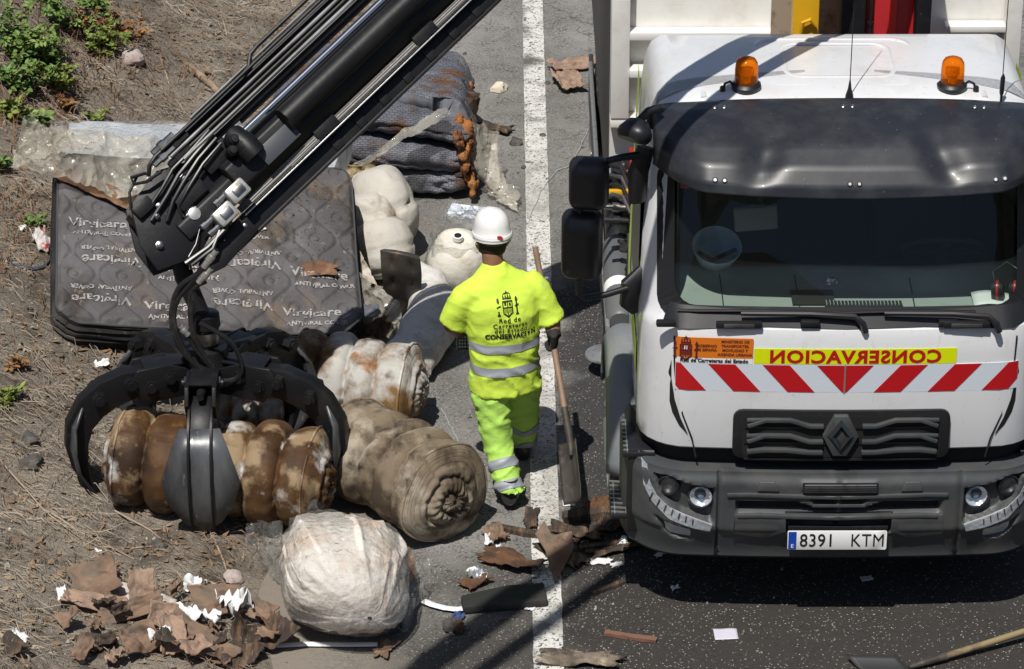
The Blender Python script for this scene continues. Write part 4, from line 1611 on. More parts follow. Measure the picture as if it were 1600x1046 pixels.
for s, w_ in ((.34, 64), (.20, 52)):
    q = Matrix((A_, E1, E2)).transposed()
    m = MB()
    m.box(bp(s + .04, w_, .13), (.13, .10, .10), q)
    vb = m.build('valve_block', mat('valve_alloy', (.50, .50, .48), .4, .6, layers=[((.25, .24, .22), 20, .5, .7)]), boom, bevel=.014, seg=2)
    m = MB()
    m.box(bp(s + .045, w_, .185), (.07, .045, .02), q)
    m.build('valve_cap', steel, vb, bevel=.006)
    m = MB()
    for e in (-.025, .03): m.lathe([(.016, 0), (.016, .05), (.02, .05), (.02, .08)], 8, bp(s - .02, w_ + e * 268, .13), -A_)
    m.build('valve_port', steel, vb)
beam('head_panel', .62, .88, 60, 88, .10, .118, mat('head_panel_grey', (.05, .055, .065), .5), boom, .004)
pipe('head_hose', [(.28, 44, .13), (.18, 36, .14), (.05, 34, .12), (-.10, 40, .10)], .014, rubber, boom)
pipe('head_hose', [(.16, 40, .13), (.06, 28, .14), (-.08, 32, .10)], .012, rubber, boom)
pipe('head_wire', [(.10, 62, .06), (.02, 50, .09), (-.06, 44, .1), (-.1, 30, .08), (-.04, 18, .05)], .004, steel, boom)
pipe('loop_hose', [(.1, 176, .07), (.02, 186, .08), (.0, 176, .1), (.06, 166, .1), (.16, 162, .1)], .010, rubber, boom)
pipe('loop_hose', [(.06, 182, .05), (-.04, 172, .06), (-.10, 152, .05), (-.06, 146, .05)], .008, steel_blk, boom)
for k, (w0, w1, s1) in enumerate(((150, 120, -.06), (142, 104, .0), (158, 136, -.02), (132, 92, .08))):
    pipe('head_hose', [(.52, w0, .09), (.36, w0 - 4, .10), (.22, (w0 + w1) / 2 + 6, .085), (.10, (w0 + w1) / 2 - 4, .075), (s1, w1, .055)], .0125 - .001 * k, rubber, boom)
beam('head_bracket', .10, .30, 96, 124, .035, .075, steel_blk, boom, .008)
beam('head_bracket', -.10, .02, 132, 152, .035, .07, steel_blk, boom, .006)
beam('head_bracket', .36, .56, 108, 140, .0, .06, steel_blk, boom, .01)
# cheek at the lower beam end
m = MB()
poly = [(-.06, 6), (-.04, 26), (.06, 36), (.34, 34), (.34, 2), (.06, -4)]
m.rings([[bp(s, w_, d) for s, w_ in poly] for d in (.04, .062)])
m.build('beam_end_plate', steel_blk, boom, bevel=.003)

# added knuckle and main arm, out of view; arm aimed sunward to shrink its shadow
kp = bp(LB - .05, 92, -.05)
m = MB()
m.lathe([(.13, -.26), (.16, -.24), (.16, .18), (.13, .20)], 24, kp, E2)
m.build('knuckle_joint', steel_blk, boom)
m = MB()
m.bar(kp, kp + Vector((-.18, -.47, 1.0)) * 3.6, .26, .30)
m.build('main_arm', steel_blk, boom, bevel=.02)

# ================================================================== the grapple
hub = aty(322, 566, YG)
grp = empty('orange_peel_grapple', (hub.x, hub.y, 0), 'black five clawed hydraulic grapple closing on a stained rolled mattress', 'grapple')
HZ = hub.z - .05
m = MB()
tip = P0 + bp(.02, 92, -.07)
t0 = Vector((tip.x - hub.x, tip.y - hub.y, tip.z))
m.tube([t0, Vector((t0.x * .5 - .02, t0.y * .5, (t0.z + HZ + .28) / 2)), Vector((0, 0, HZ + .30))], [.05, .055, .05], 12)
m.build('hanger_link', steel_blk, grp)
m = MB()
m.lathe([(.05, .36), (.085, .35), (.09, .28), (.075, .26), (.075, .16), (.12, .15), (.13, .06), (.15, .04), (.15, -.03), (.10, -.06), (.06, -.14), (.001, -.15)], 28, (0, 0, HZ))
m.build('rotator', steel_blk, grp)
m = MB()
m.lathe([(.08, .255), (.08, .185), (.078, .18)], 28, (0, 0, HZ))
m.build('rotator_ring', steel, grp)
plate_steel = mat('claw_steel', (.06, .063, .068), .38, .4, layers=[((.16, .165, .175), 5, .45, .7, 6, (1, 1, .25)), ((.30, .29, .27), 22, .62, .72, 6, (1, 1, .2)), ((.22, .18, .14), 18, .66, .78)], bump=.0008, bscale=30)
for k, ang in enumerate((-90, -14, 52, 128, 196)):
    a = R(ang)
    D = Vector((math.cos(a), math.sin(a), 0))
    S = Vector((-math.sin(a), math.cos(a), 0))
    U = Vector((0, 0, 1))
    sc = .86 if ang == -90 else 1.0
    q = lambda r, z, s=0: D * r + S * s + U * z
    m = MB()
    for sgn in (-1, 1):      # bracket cheeks at the hub
        m.rings([[q(r, z, sgn * .075 + e) for r, z in ((.08, HZ - .09), (.08, HZ + .05), (.22, HZ + .10), (.40, HZ + .09), (.45, HZ + .0), (.36, HZ - .12))] for e in (-.012, .012)])
    m.rings([[q(r, HZ + .10 - .02 * r, s) for r, s in ((.10, -.06), (.36, -.085), (.36, .085), (.10, .06))], [q(r, HZ + .085 - .02 * r, s) for r, s in ((.10, -.06), (.36, -.085), (.36, .085), (.10, .06))]])
    cl = m.build('claw_bracket', steel_blk, grp, bevel=.004)
    # curved spine of the claw
    pts = [(.34, HZ + .05, .12), (.47, HZ + .045, .155), (.60, HZ + .0, .16), (.71, HZ - .09, .15), (.785, HZ - .22, .13), (.80, HZ - .36, .11), (.775, HZ - .49, .085), (.71, HZ - .61, .055), (.645, HZ - .70, .022)]
    if ang == -90: pts = [(.20, HZ + .0, .05), (.30, HZ + .0, .055), (.41, HZ - .03, .055), (.50, HZ - .10, .052), (.57, HZ - .22, .05), (.60, HZ - .38, .045), (.595, HZ - .52, .04), (.56, HZ - .64, .035), (.53, HZ - .72, .03)]
    m = MB()
    RG = []
    for i, (r, z, h) in enumerate(pts):
        r0, z0 = pts[max(0, i - 1)][:2]
        r1, z1 = pts[min(len(pts) - 1, i + 1)][:2]
        l = math.hypot(r1 - r0, z1 - z0)
        nr, nz_ = (z1 - z0) / l, -(r1 - r0) / l      # inward normal
        wv = .052 * (1 - .35 * i / 8) if ang != -90 else .055
        RG.append([q(r - nr * h * .15, z - nz_ * h * .15, -wv), q(r - nr * h * .15, z - nz_ * h * .15, wv), q(r + nr * h, z + nz_ * h, wv), q(r + nr * h, z + nz_ * h, -wv)])
    m.rings(RG)
    sp = m.build('claw_spine', steel_blk, cl, bevel=.006)
    # broad blade
    m = MB()
    bl = pts[3:]
    wid = [.11, .165, .215, .185, .11, .03] if ang == -90 else [.03, .10, .15, .13, .075, .02]
    G_ = []
    for (r, z, h), wv in zip(bl, wid):
        hh = h * .9
        ro = .022 if ang == -90 else -hh * .1
        G_.append([q(r + ro - .035 * abs(s) / max(wv, .01) * wv * 2.2, z, s) for s in (-wv, -wv * .5, 0, wv * .5, wv)])
    m.rings(G_, closed=False)
    m.build('claw_blade', plate_steel, cl, angle=30, thick=.016)
    if ang == -90:
        m = MB()
        for sgn in (-1, 1):
            m.rings([[q(r + .026, z, sgn * .062 - .006) for r, z, h in pts], [q(r + .026, z, sgn * .062 + .006) for r, z, h in pts], [q(r + .075 * sm(0, .2, 1) * (1 - .5 * i / 8), z, sgn * .062 + .006) for i, (r, z, h) in enumerate(pts)], [q(r + .075 * (1 - .5 * i / 8), z, sgn * .062 - .006) for i, (r, z, h) in enumerate(pts)]], closed=False)
        m.build('claw_rib', steel_blk, cl, angle=30)
    for r, z in (((.22, HZ + .02), (.33, HZ - .02), (.44, HZ + .01), (.62, HZ - .06)) if ang != -90 else ((.24, HZ + .04), )):
        m = MB()
        m.lathe([(.026, -.115), (.026, .115)], 12, q(r, z, 0), S)
        m.lathe([(.04, -.10), (.04, -.09), (.04, .09), (.04, .10)], 6, q(r, z, 0), S)
        m.build('claw_pin', steel_blk, cl)
    m = MB()     # its cylinder
    m.tube([q(.13, HZ - .02), q(.26, HZ + .03), q(.42, HZ + .04)], [.035, .035, .02], 12)
    m.build('claw_cylinder', steel_blk, cl)
# hoses looping from boom to grapple
hz = lambda px, py, d=0.0: aty(px, py, YG - .16 + d) - Vector((hub.x, hub.y, 0))
for pts, r in (([(338, 390), (312, 425), (280, 450), (268, 490), (275, 530), (300, 565), (332, 585)], .016),
               ([(330, 398), (300, 440), (277, 470), (272, 505), (290, 550), (320, 590), (338, 592)], .015),
               ([(322, 440), (300, 455), (298, 500), (308, 535), (325, 565), (336, 580)], .014),
               ([(312, 505), (340, 520), (365, 540), (378, 575), (368, 592), (345, 596)], .0135),
               ([(280, 510), (292, 522), (305, 545), (330, 575)], .012), ([(300, 470), (296, 480), (300, 520), (318, 556)], .011)):
    m = MB()
    # smooth the loop
    C = [hz(*p) for p in pts]
    S_ = []
    for i in range(len(C) - 1):
        p0, p1, p2, p3 = C[max(0, i - 1)], C[i], C[i + 1], C[min(len(C) - 1, i + 2)]
        for k in range(6):
            t = k / 6
            S_.append(.5 * ((2 * p1) + (p2 - p0) * t + (2 * p0 - 5 * p1 + 4 * p2 - p3) * t * t + (3 * p1 - p0 - 3 * p2 + p3) * t ** 3))
    S_.append(C[-1])
    m.tube(S_, r, 8)
    m.build('hydraulic_hose', rubber, grp)
for (pa, pb) in (((338, 392), (318, 418)), ((330, 420), (310, 442)), ((282, 510), (294, 524))):
    m = MB()
    a_, b_ = hz(*pa, -.01), hz(*pb, -.01)
    m.tube([a_, a_.lerp(b_, .3), a_.lerp(b_, .31), a_.lerp(b_, .6), a_.lerp(b_, .61), b_], [.016, .016, .022, .022, .018, .018], 10)
    m.build('hose_coupling', zinc, grp)
# ================================================================== soft rubbish
def rot_frame(p0, p1):
    d = (p1 - p0)
    L_ = d.length
    d = d / L_
    up = Vector((0, 0, 1))
    x = d.cross(up).normalized()
    return d, x, x.cross(d), L_


def roll(name, p0, p1, rad, nseg, seed, mt, label, cat='mattress', group=None, spiral=True, tie_mat=None, pinch=.30, nu=96, ends=(1, 1), floor=.012):
    """rolled mattress tied into bulges; both end faces wound"""
    p0, p1 = Vector(p0), Vector(p1)
    d, x, u, L_ = rot_frame(p0, p1)
    nv = nseg * 24 + 1
    m = MB()
    rs = random.Random(int(seed * 100))
    bnd = [0.0] + [(k + rs.uniform(-.16, .16)) / nseg for k in range(1, nseg)] + [1.0]
    seg_r = [1 + rs.uniform(-.07, .06) for k in range(nseg)]
    seg_o = [(rs.uniform(-.10, .10), rs.uniform(-.05, .08)) for k in range(nseg)]

    def seg_of(t):
        for k in range(nseg):
            if t <= bnd[k + 1] or k == nseg - 1: return k, (t - bnd[k]) / (bnd[k + 1] - bnd[k])

    def rad_at(t, a):
        k_, ft = seg_of(t)
        ft += .05 * math.sin(a * 2 + seed + k_) * math.sin(PI * max(0, min(1, ft)))
        e_ = abs(2 * max(0, min(1, ft)) - 1)
        if (t < bnd[1] and ft < .5) or (t > bnd[-2] and ft > .5): e_ *= .35
        c = (1 - e_ ** 3.0) ** .5           # plump between the ties, sharp grooves at them
        r = rad * ((1 - pinch) + pinch * c) * (1 + (seg_r[k_] - 1) * c)
        r *= 1 - .30 * ends[0] * max(0, 1 - t / .05) ** 2 - .30 * ends[1] * max(0, 1 - (1 - t) / .05) ** 2
        r *= 1 + .06 * noise.noise(Vector((math.cos(a) * 1.3 + seed, math.sin(a) * 1.3, t * nseg * .8)))
        r += rad * .016 * noise.noise(Vector((math.cos(a) * 4 + seed, math.sin(a) * 4, t * L_ * 6)))
        # puckers running into the ties
        r += rad * .030 * (1 - c) * math.sin(a * 19 + 3 * noise.noise(Vector((a * 2, t * 9, seed))))
        # the outer flap of the roll
        da = (a - 1.1) % (2 * PI)
        r += rad * .10 * (1 - da / (2 * PI)) - rad * .05
        return r

    def fn(i, t):
        a = 2 * PI * i - PI / 2
        r = rad_at(t, a)
        p = p0.lerp(p1, t) + x * r * math.cos(a) + u * r * math.sin(a)
        k_, ft = seg_of(t)
        sw = math.sin(PI * max(0, min(1, ft)))
        p += (x * seg_o[k_][0] + u * seg_o[k_][1]) * rad * sw
        dz_ = p.z - p0.lerp(p1, t).z      # it sags
        p += x * r * math.cos(a) * .10 * sm(.3, -1, dz_ / rad)
        if dz_ < 0: p.z -= dz_ * .10
        gz = max(bank_z(p.x, p.y), 0) + floor
        if p.z < gz: p.z = gz + .1 * (p.z - gz) * 0
        return p
    m.grid(fn, nu, nv, wrap=True, uvs=lambda i, t: (i * 2 * PI * rad, t * L_))
    # wound ends
    for e, t in ((0, 0.0), (1, 1.0)):
        base = len(m.v)
        ring0 = [e * (nv - 1) * nu + i for i in range(nu)]
        prev = ring0
        sgn = -1 if e == 0 else 1
        c0 = p0 if e == 0 else p1
        nrg = 30
        for k in range(1, nrg):
            f = 1 - k / nrg
            cur = []
            for i in range(nu):
                a = 2 * PI * i / nu - PI / 2
                q = m.v[ring0[i]]
                bulge = .16 * rad * (1 - f ** 2.2)
                sp_ = (f * 2.3 + i / nu + .10 * noise.noise(Vector((math.cos(a) * 1.6, math.sin(a) * 1.6, seed)))) % 1.0
                lay = math.sin(PI * sp_) ** .45          # wound layers, a groove between one turn and the next
                off = bulge + rad * .13 * (lay - .6) * sm(0, .12, 1 - f) + .012 * noise.noise(Vector((f * 5 + seed, math.cos(a) * 3, math.sin(a) * 3)))
                off += rad * .016 * math.sin(a * 15 + 5 * noise.noise(Vector((a, f * 4, seed)))) * f * (1 - f) * 4 * sm(.05, .35, f)
                P_ = c0 + (q - c0) * f + d * sgn * off
                P_.z = max(P_.z, floor)
                m.v.append(P_)
                m.uv[len(m.v) - 1] = (f * rad * 3, i / nu)
                cur.append(len(m.v) - 1)
            for i in range(nu):
                j = (i + 1) % nu
                m.f.append((prev[i], prev[j], cur[j], cur[i]))
            prev = cur
        m.f.append(tuple(prev))
    root = empty(name, ((p0.x + p1.x) / 2, (p0.y + p1.y) / 2, 0), label, cat, group)
    for v in m.v: v -= root.location
    m.build('rolled_padding', mt, root, angle=0)
    for p in root.children: p.data.polygons.foreach_set('use_smooth', [True] * len(p.data.polygons))
    tm = tie_mat or mat('grey_twine', (.15, .12, .09), .8)
    for k in range(1, nseg):
        t = bnd[k]
        tmb = MB()
        pts = [fn(i / 40, t) for i in range(41)]
        c0 = p0.lerp(p1, t)
        tmb.tube([q + (q - c0).normalized() * .003 - root.location for q in pts], .003, 5)
        tmb.build('tie_string', tm, root)
    for t in ((.05,) if ends[0] else ()) + ((.95,) if ends[1] else ()):
        tmb = MB()
        c0 = p0.lerp(p1, t)
        tmb.tube([fn(i / 60, t) + (fn(i / 60, t) - c0).normalized() * .004 - root.location for i in range(61)], .008, 6)
        tmb.build('piping', mt, root)
    return root


brown_mat = mat('burnt_brown_quilt', (.088, .040, .014), .6,
                layers=[((.155, .088, .038), 4.5, .45, .66), ((.040, .020, .010), 3.1, .47, .66), ((.34, .24, .14), 2.7, .53, .60, 5), ((.62, .60, .57), 2.7, .57, .66, 6), ((.24, .12, .035), 11, .62, .75), ((.035, .02, .012), 26, .66, .8)],
                bumps=[(34, .003, 'brick'), (9, .008, 'noise')], spec=.3)
white_brown = mat('white_quilt_scorched', (.58, .56, .52), .7,
                  layers=[((.25, .14, .055), 3.0, .43, .56), ((.11, .058, .026), 4.2, .50, .62), ((.36, .15, .035), 5, .58, .68)], bumps=[(34, .003, 'brick'), (9, .008, 'noise')], spec=.25)
dirty_mat = mat('dirty_beige_quilt', (.23, .18, .125), .75,
                layers=[((.44, .38, .30), 3.2, .48, .60), ((.085, .062, .042), 3.8, .48, .60), ((.045, .037, .030), 7.5, .56, .68), ((.52, .48, .42), 9, .70, .78)],
                bumps=[(34, .002, 'brick'), (20, .003, 'noise'), (6, .008, 'noise')], spec=.2)

G0_ = at(182, 715, .33); G1_ = at(505, 757, .30)
roll('rolled_mattress', (G0_.x, G0_.y, .335), (G1_.x, G1_.y, .30), .292, 6, 1.7, brown_mat, 'brown scorched rolled mattress held in the claws of the grapple', group=None)
a, c = at(545, 690, .26), at(700, 778, .29)
roll('rolled_mattress', (a.x, a.y, .25), (c.x, c.y, .285), .285, 5, 5.1, dirty_mat, 'muddy beige rolled mattress with its wound end facing the shovel', tie_mat=mat('green_twine', (.10, .22, .18), .7))
a, c = at(462, 590, .27), at(650, 612, .27)
roll('rolled_mattress', (a.x, a.y, .27), (c.x, c.y, .27), .275, 4, 9.4, white_brown, 'white and rust stained rolled mattress left of the walking worker')
a, c = at(310, 640, .2), at(452, 642, .2)
roll('rolled_mattress', (a.x, a.y, .19), (c.x, c.y, .19), .19, 3, 3.3, white_brown, 'orange scorched rolled mattress seen behind the grapple claws')

# ------------------------------------------------------------------ the printed mattress
MW, ML, MT = 1.86, 1.46, .235
fl, frr = at(118, 527, .25), at(560, 527, .25)
ctr = (fl + frr) / 2
alpha = R(21)
ctr.x -= .03
mroot = empty('printed_mattress', (ctr.x, ctr.y - .05, .14), 'grey printed mattress lying tilted behind the grapple', 'mattress')
MM = Matrix.Translation(Vector((0, 0, .20))) @ Euler((alpha, R(6.5), R(7.5))).to_matrix().to_4x4()


def quilt(x, y):
    """ogee stitching with a little disc where the lines touch"""
    p, q, A = .150, .40, .062
    best = 9
    k0 = round(x / p)
    for k in (k0 - 1, k0, k0 + 1):
        cxx = k * p + (A if k % 2 else -A) * math.cos(2 * PI * y / q)
        best = min(best, abs(x - cxx))
    dd = 9
    for k in (k0 - 1, k0, k0 + 1):
        for j in range(-1, 2):
            j0 = round(y / (q / 2)) + j
            if (k + j0) % 2: continue
            cx_, cy_ = (k + .5) * p, j0 * q / 2
            dd = min(dd, math.hypot(x - cx_, y - cy_))
    h = .015 * sm(0, .032, best)
    if dd < .045: h = .013 * sm(0, .020, abs(dd - .032)) if dd > .012 else .013
    return h


def mtop(x, y):
    ex = max(0, abs(x) - (MW / 2 - .09))
    ey = max(0, abs(y - ML / 2) - (ML / 2 - .09))
    e = math.hypot(ex, ey)
    return quilt(x, y) * sm(.09, .06, e) - .02 * sm(.05, .1, e) + .045 * noise.noise(Vector((x * 1.5, y * 1.5, 4))) + .006 * noise.noise(Vector((x * 6, y * 6, 2)))


def rmap(u, v, rc=.17):
    """unit square -> rounded rectangle"""
    x, y = (u - .5) * MW, v * ML
    hx, hy = MW / 2, ML / 2
    ax, ay = abs(x), abs(y - hy)
    if ax > hx - rc and ay > hy - rc:
        dx, dy = ax - (hx - rc), ay - (hy - rc)
        mx = max(dx, dy)
        l = math.hypot(dx, dy)
        if l > 0: dx, dy = dx / l * mx, dy / l * mx
        ax, ay = hx - rc + dx, hy - rc + dy
    return math.copysign(ax, x), hy + math.copysign(ay, y - hy)


m = MB()
NU, NV = 250, 200


def mt_fn(u, v):
    x, y = rmap(u, v)
    return MM @ Vector((x, y, mtop(x, y)))


m.grid(mt_fn, NU, NV)
print_mat = mat('printed_grey_ticking', (.088, .083, .086), .75, layers=[((.135, .128, .135), 2.0, .42, .62), ((.050, .044, .039), 3, .50, .66, 9), ((.17, .125, .085), 3.5, .56, .74, 10), ((.22, .18, .14), 14, .62, .74), ((.025, .022, .02), 55, .63, .7)], bumps=[(220, .0015, 'noise'), (30, .002, 'noise')], spec=.2)
top = m.build('mattress_top', print_mat, mroot, angle=0, recalc=False)
top.data.polygons.foreach_set('use_smooth', [True] * len(top.data.polygons))
# border with its creases
m = MB()
per = [(i / 120, 0) for i in range(120)] + [(1, i / 90) for i in range(90)] + [(1 - i / 120, 1) for i in range(120)] + [(0, 1 - i / 90) for i in range(90)]
RG = []
for k in range(15):
    t = k / 14
    row = []
    for i, (u, v) in enumerate(per):
        x, y = rmap(u, v)
        c_ = Vector((x, y - ML / 2, 0))
        n_ = Vector((c_.x / MW, c_.y / ML, 0)).normalized()
        bul = .028 * math.sin(PI * t) + .010 * math.sin(t * 34 + 3 * noise.noise(Vector((x * 2, y * 2, 0)))) * sm(0, .1, t) * sm(1, .9, t) * (1 if i > 150 or i < 30 else .45)
        z = mtop(x, y) * (1 - t) - .018 * 0 - MT * t
        p = Vector((x, y, z)) + n_ * bul
        row.append(MM @ p)
    RG.append(row)
m.rings(RG, closed=True, caps=False)
m.f.append(tuple(len(m.v) - len(per) + i for i in range(len(per))))
m.build('mattress_border', mat('black_border_fabric', (.020, .019, .020), .85, layers=[((.06, .055, .05), 3, .5, .7), ((.12, .10, .08), 14, .62, .75)], bumps=[(160, .002, 'noise')], spec=.15), mroot, angle=0)
m = MB()
m.tube([MM @ (Vector((*rmap(u, v), 0)) + Vector((0, 0, mtop(*rmap(u, v)) + .002))) for u, v in per + per[:1]], .007, 6)
m.build('piping', mat('grey_piping', (.05, .05, .055), .7), mroot)
pr_m = mat('faded_white_print', (.36, .34, .33), .85, layers=[((.07, .068, .074), 42, .56, .62, 4), ((.14, .135, .14), 6, .55, .75)], spec=.1)


def mtext(txt, size, x, y, flip, bold, sp=1.0):
    V, F = text_geo(txt, size, bold, 'CENTER', sp)
    s = -1 if flip else 1
    mm = MB()
    mm.add([MM @ Vector((x + s * u, y + s * v, mtop(x + s * u, y + s * v) + .006)) for u, v in V], F)
    mm.build('printed_words', pr_m, mroot, angle=0, recalc=False)


k = 0
for y in (.17, .50, .86):
    for x, fl_ in ((-.66, 1), (-.22, 0), (.20, 1), (.62, 0)):
        if y > .8 and fl_ == 1: continue
        xo = (0, .06, -.46)[round((y - .17) / .34)]
        if abs(x + xo) > MW / 2 - .2: continue
        mtext('Virgicare', .100, x + xo, y - (.0 if fl_ else .05) + (.05 if fl_ else 0), fl_, .0018)
        mtext('ANTIVIRAL COVER', .044, x + xo + (.0 if fl_ else .03), (y + .13) if fl_ else y - .125, fl_, .0014)
# dirt heaped on it
m = MB()
rd = random.Random(12)
for i in range(900):
    x, y = rd.gauss(.62, .16), rd.gauss(1.0, .28)
    if rd.random() < .4: x, y = rd.uniform(-.85, .88), rd.uniform(.08, 1.4)
    if abs(x) > .88 or not .05 < y < 1.42: continue
    r = .0035 * math.exp(rd.gauss(0, .5))
    pebble(m, MM @ Vector((x, y, mtop(x, y) + r * .4)), min(r, .012), rd)
o = m.build('soil_crumbs', mat('crumb_soil', (.10, .075, .055), .95, layers=[((.3, .25, .2), 5, .55, .65)]), mroot, angle=0, recalc=False)
tag(o, kind='stuff')
rag = mat('torn_brown_fabric', (.15, .075, .04), .85, layers=[((.25, .15, .09), 6, .5, .65), ((.05, .03, .02), 11, .55, .7)], bumps=[(40, .004, 'noise')])


def scrap(name, c, sx, sy, mt, label, cat, rz=0, seed=0, amp=.03, thick=.004, tilt=(0, 0), n=16, group=None, jag=.22, curl=0.0, fold=0.0):
    """torn, buckled sheet lying at c"""
    m = MB()
    q = Euler((tilt[0], tilt[1], rz)).to_matrix()

    def fn(u, v):
        a, b_ = 2 * u - 1, 2 * v - 1
        ang = math.atan2(b_, a)
        k_ = 1 + jag * noise.noise(Vector((math.cos(ang) * 2.4 + seed, math.sin(ang) * 2.4, seed))) + jag * .5 * noise.noise(Vector((math.cos(ang) * 7 + seed, math.sin(ang) * 7, seed)))
        k_ = 1 + (k_ - 1) * max(abs(a), abs(b_)) ** 2
        x, y = a * sx / 2 * k_, b_ * sy / 2 * k_
        z = amp * (noise.noise(Vector((a * 1.1 + seed, b_ * 1.1, seed))) + .45 * noise.noise(Vector((a * 3.1, b_ * 3.1 + seed, 1)))) + curl * (a * a) + abs(amp) * .35 * abs(math.sin(a * 3 + b_ * 2 + seed))
        if fold:        # sharp creases, straight torn edges
            for th, cc, wt in folds: z += fold * min(sx, sy) * wt * abs(a * math.cos(th) + b_ * math.sin(th) - cc)
        return q @ Vector((x, y, z))
    fr_ = random.Random(seed * 31 + 7)
    folds = [(fr_.uniform(0, PI), fr_.uniform(-.5, .5), fr_.uniform(-.5, .6)) for _ in range(3)]
    m.grid(fn, n, n)
    zmin = min(p.z for p in m.v)
    for p in m.v: p.z -= zmin
    o = m.build(name, mt, None, angle=50, thick=thick)
    o.location = Vector(c) + Vector((0, 0, thick / 2 + .002))
    tag(o, label, cat, group)
    return o


def on_mattress(x, y, dz=.0): return mroot.location + (MM @ Vector((x, y, mtop(x, y) + dz)))


AX = alpha
scrap('torn_fabric', on_mattress(.60, .52) + Vector((0, 0, -.03)), .38, .12, rag, 'rust brown torn strip lying across the right of the printed mattress', 'fabric scrap', .06, 2, .02, tilt=(AX, 0))
scrap('torn_fabric', on_mattress(-.28, 1.0) + Vector((0, 0, -.05)), .26, .24, rag, 'brown torn rag beside the boom head on the printed mattress', 'fabric scrap', .5, 4, .05, tilt=(AX, 0))
scrap('paper_scrap', on_mattress(-.33, 1.12) + Vector((0, 0, .0)), .12, .09, white, 'white paper scrap on the brown rag near the boom head', 'paper', .2, 6, .03, tilt=(AX, 0), n=8)
scrap('paper_scrap', on_mattress(.32, .86) + Vector((0, 0, -.02)), .075, .07, white, 'white paper scrap right of the boom on the printed mattress', 'paper', .2, 16, .006, tilt=(AX, 0), n=8)
scrap('paper_scrap', on_mattress(.05, .42) + Vector((0, 0, -.02)), .05, .05, white, 'small white paper flake in the middle of the printed mattress', 'paper', .7, 26, .006, tilt=(AX, 0), n=8)
scrap('torn_fabric', on_mattress(.20, 1.02) + Vector((0, 0, -.03)), .20, .26, mat('dirty_film_beige', (.30, .26, .20), .4, layers=[((.15, .08, .04), 5, .5, .65)]), 'dirty beige cloth square right of the crane boom on the mattress', 'fabric scrap', .3, 36, .03, tilt=(AX, 0))

# ------------------------------------------------------------------ wrapped slab and plastic sheet behind it
film_m = film('dirty_plastic_film', (.82, .80, .75), .07, .28, (.52, .49, .42), 1.5, .03, 9, dirt=(2.8, .40, .68, .66))
clear_m = film('clear_plastic_film', (.95, .95, .95), .05, .08, (.75, .75, .73), 1.5, .035, 17, dirt=(5, .5, .7, .20))


def slab(name, corners, thick, mt, label, cat='mattress', nu=40, nv=24, amp=.012, seed=0, root=None):
    """padded slab from four upper corners (near left, near right, far right, far left)"""
    A, Bc, C, D = [Vector(c) for c in corners]
    nrm = (Bc - A).cross(D - A).normalized()
    if nrm.z < 0: nrm = -nrm
    m = MB()
    ctr_ = (A + Bc + C + D) / 4

    def fn(u, v, side=1):
        p = A.lerp(Bc, u).lerp(D.lerp(C, u), v)
        e = min(u, 1 - u, v, 1 - v)
        p = p + nrm * (amp * 2 * noise.noise(p * 2.3 + Vector((seed, 0, 0))) + amp * noise.noise(p * 7) - .03 * sm(.06, 0, e)) * side
        return p
    m.grid(fn, nu, nv)
    k0 = len(m.v)
    m.grid(lambda u, v: fn(u, v) - nrm * thick, nu, nv)
    b0 = [i for i in range(nu)] + [j * nu + nu - 1 for j in range(1, nv)] + [(nv - 1) * nu + i for i in range(nu - 2, -1, -1)] + [j * nu for j in range(nv - 2, 0, -1)]
    prev = b0
    for t in (.25, .5, .75):
        cur = []
        for i in b0:
            p = m.v[i] - nrm * thick * t
            out = (p - ctr_)
            out -= nrm * out.dot(nrm)
            cur.append(m.add([p + out.normalized() * .02 * math.sin(PI * t)], []))
        for i in range(len(b0)): m.f.append((prev[i], prev[(i + 1) % len(b0)], cur[(i + 1) % len(b0)], cur[i]))
        prev = cur
    low = [k0 + i for i in b0]
    for i in range(len(b0)): m.f.append((prev[i], prev[(i + 1) % len(b0)], low[(i + 1) % len(b0)], low[i]))
    o = m.build(name, mt, root, angle=50, base=root is None)
    if label: tag(o, label, cat)
    return o


bl_m = mat('pale_blue_ticking', (.36, .39, .42), .6, layers=[((.46, .48, .5), 3, .45, .6), ((.24, .22, .19), 7, .58, .7)], bumps=[(8, .02, 'noise')])
slab('wrapped_mattress', (at(100, 247, .72), at(520, 262, .72), at(545, 196, .78), at(108, 186, .78)), .24, bl_m, 'pale blue grey mattress wrapped in plastic behind the printed one', seed=3)


def mplane(px, py, dz=0.0):
    """place on the (extended) face of the printed mattress"""
    O_ = mroot.location + (MM @ Vector((0, 0, dz)))
    n_ = MM.to_3x3() @ Vector((0, 0, 1))
    C_ = Vector((0, 0, CAM_H))
    d_ = at(px, py, 0) - C_
    return C_ + d_ * ((O_ - C_).dot(n_) / d_.dot(n_))




def drape(name, corners, mt, label, cat, amp=.05, freq=2.2, seed=0, nu=46, nv=34, thick=.0, root=None, fold=1.0):
    A, Bc, C, D = [Vector(c) for c in corners]
    m = MB()
    nrm = (Bc - A).cross(D - A).normalized()
    if nrm.z < 0: nrm = -nrm

    def fn(u, v):
        e = .06 * noise.noise(Vector((u * 5 + seed, v * 5, 2)))
        p = A.lerp(Bc, u + e).lerp(D.lerp(C, u), v + e)
        q = p * freq + Vector((seed, seed, 0))
        n1 = noise.noise(q)
        rid = 1 - abs(noise.noise(q * 1.7 + Vector((5, 1, 2)))) * 2
        rid2 = 1 - abs(noise.noise(q * 4.1 + Vector((1, 7, 2)))) * 2
        return p + nrm * amp * (n1 + fold * (.6 * rid ** 3 + .35 * rid2 ** 3))
    m.grid(fn, nu, nv)
    o = m.build(name, mt, root, angle=60, base=root is None)
    if label: tag(o, label, cat)
    return o


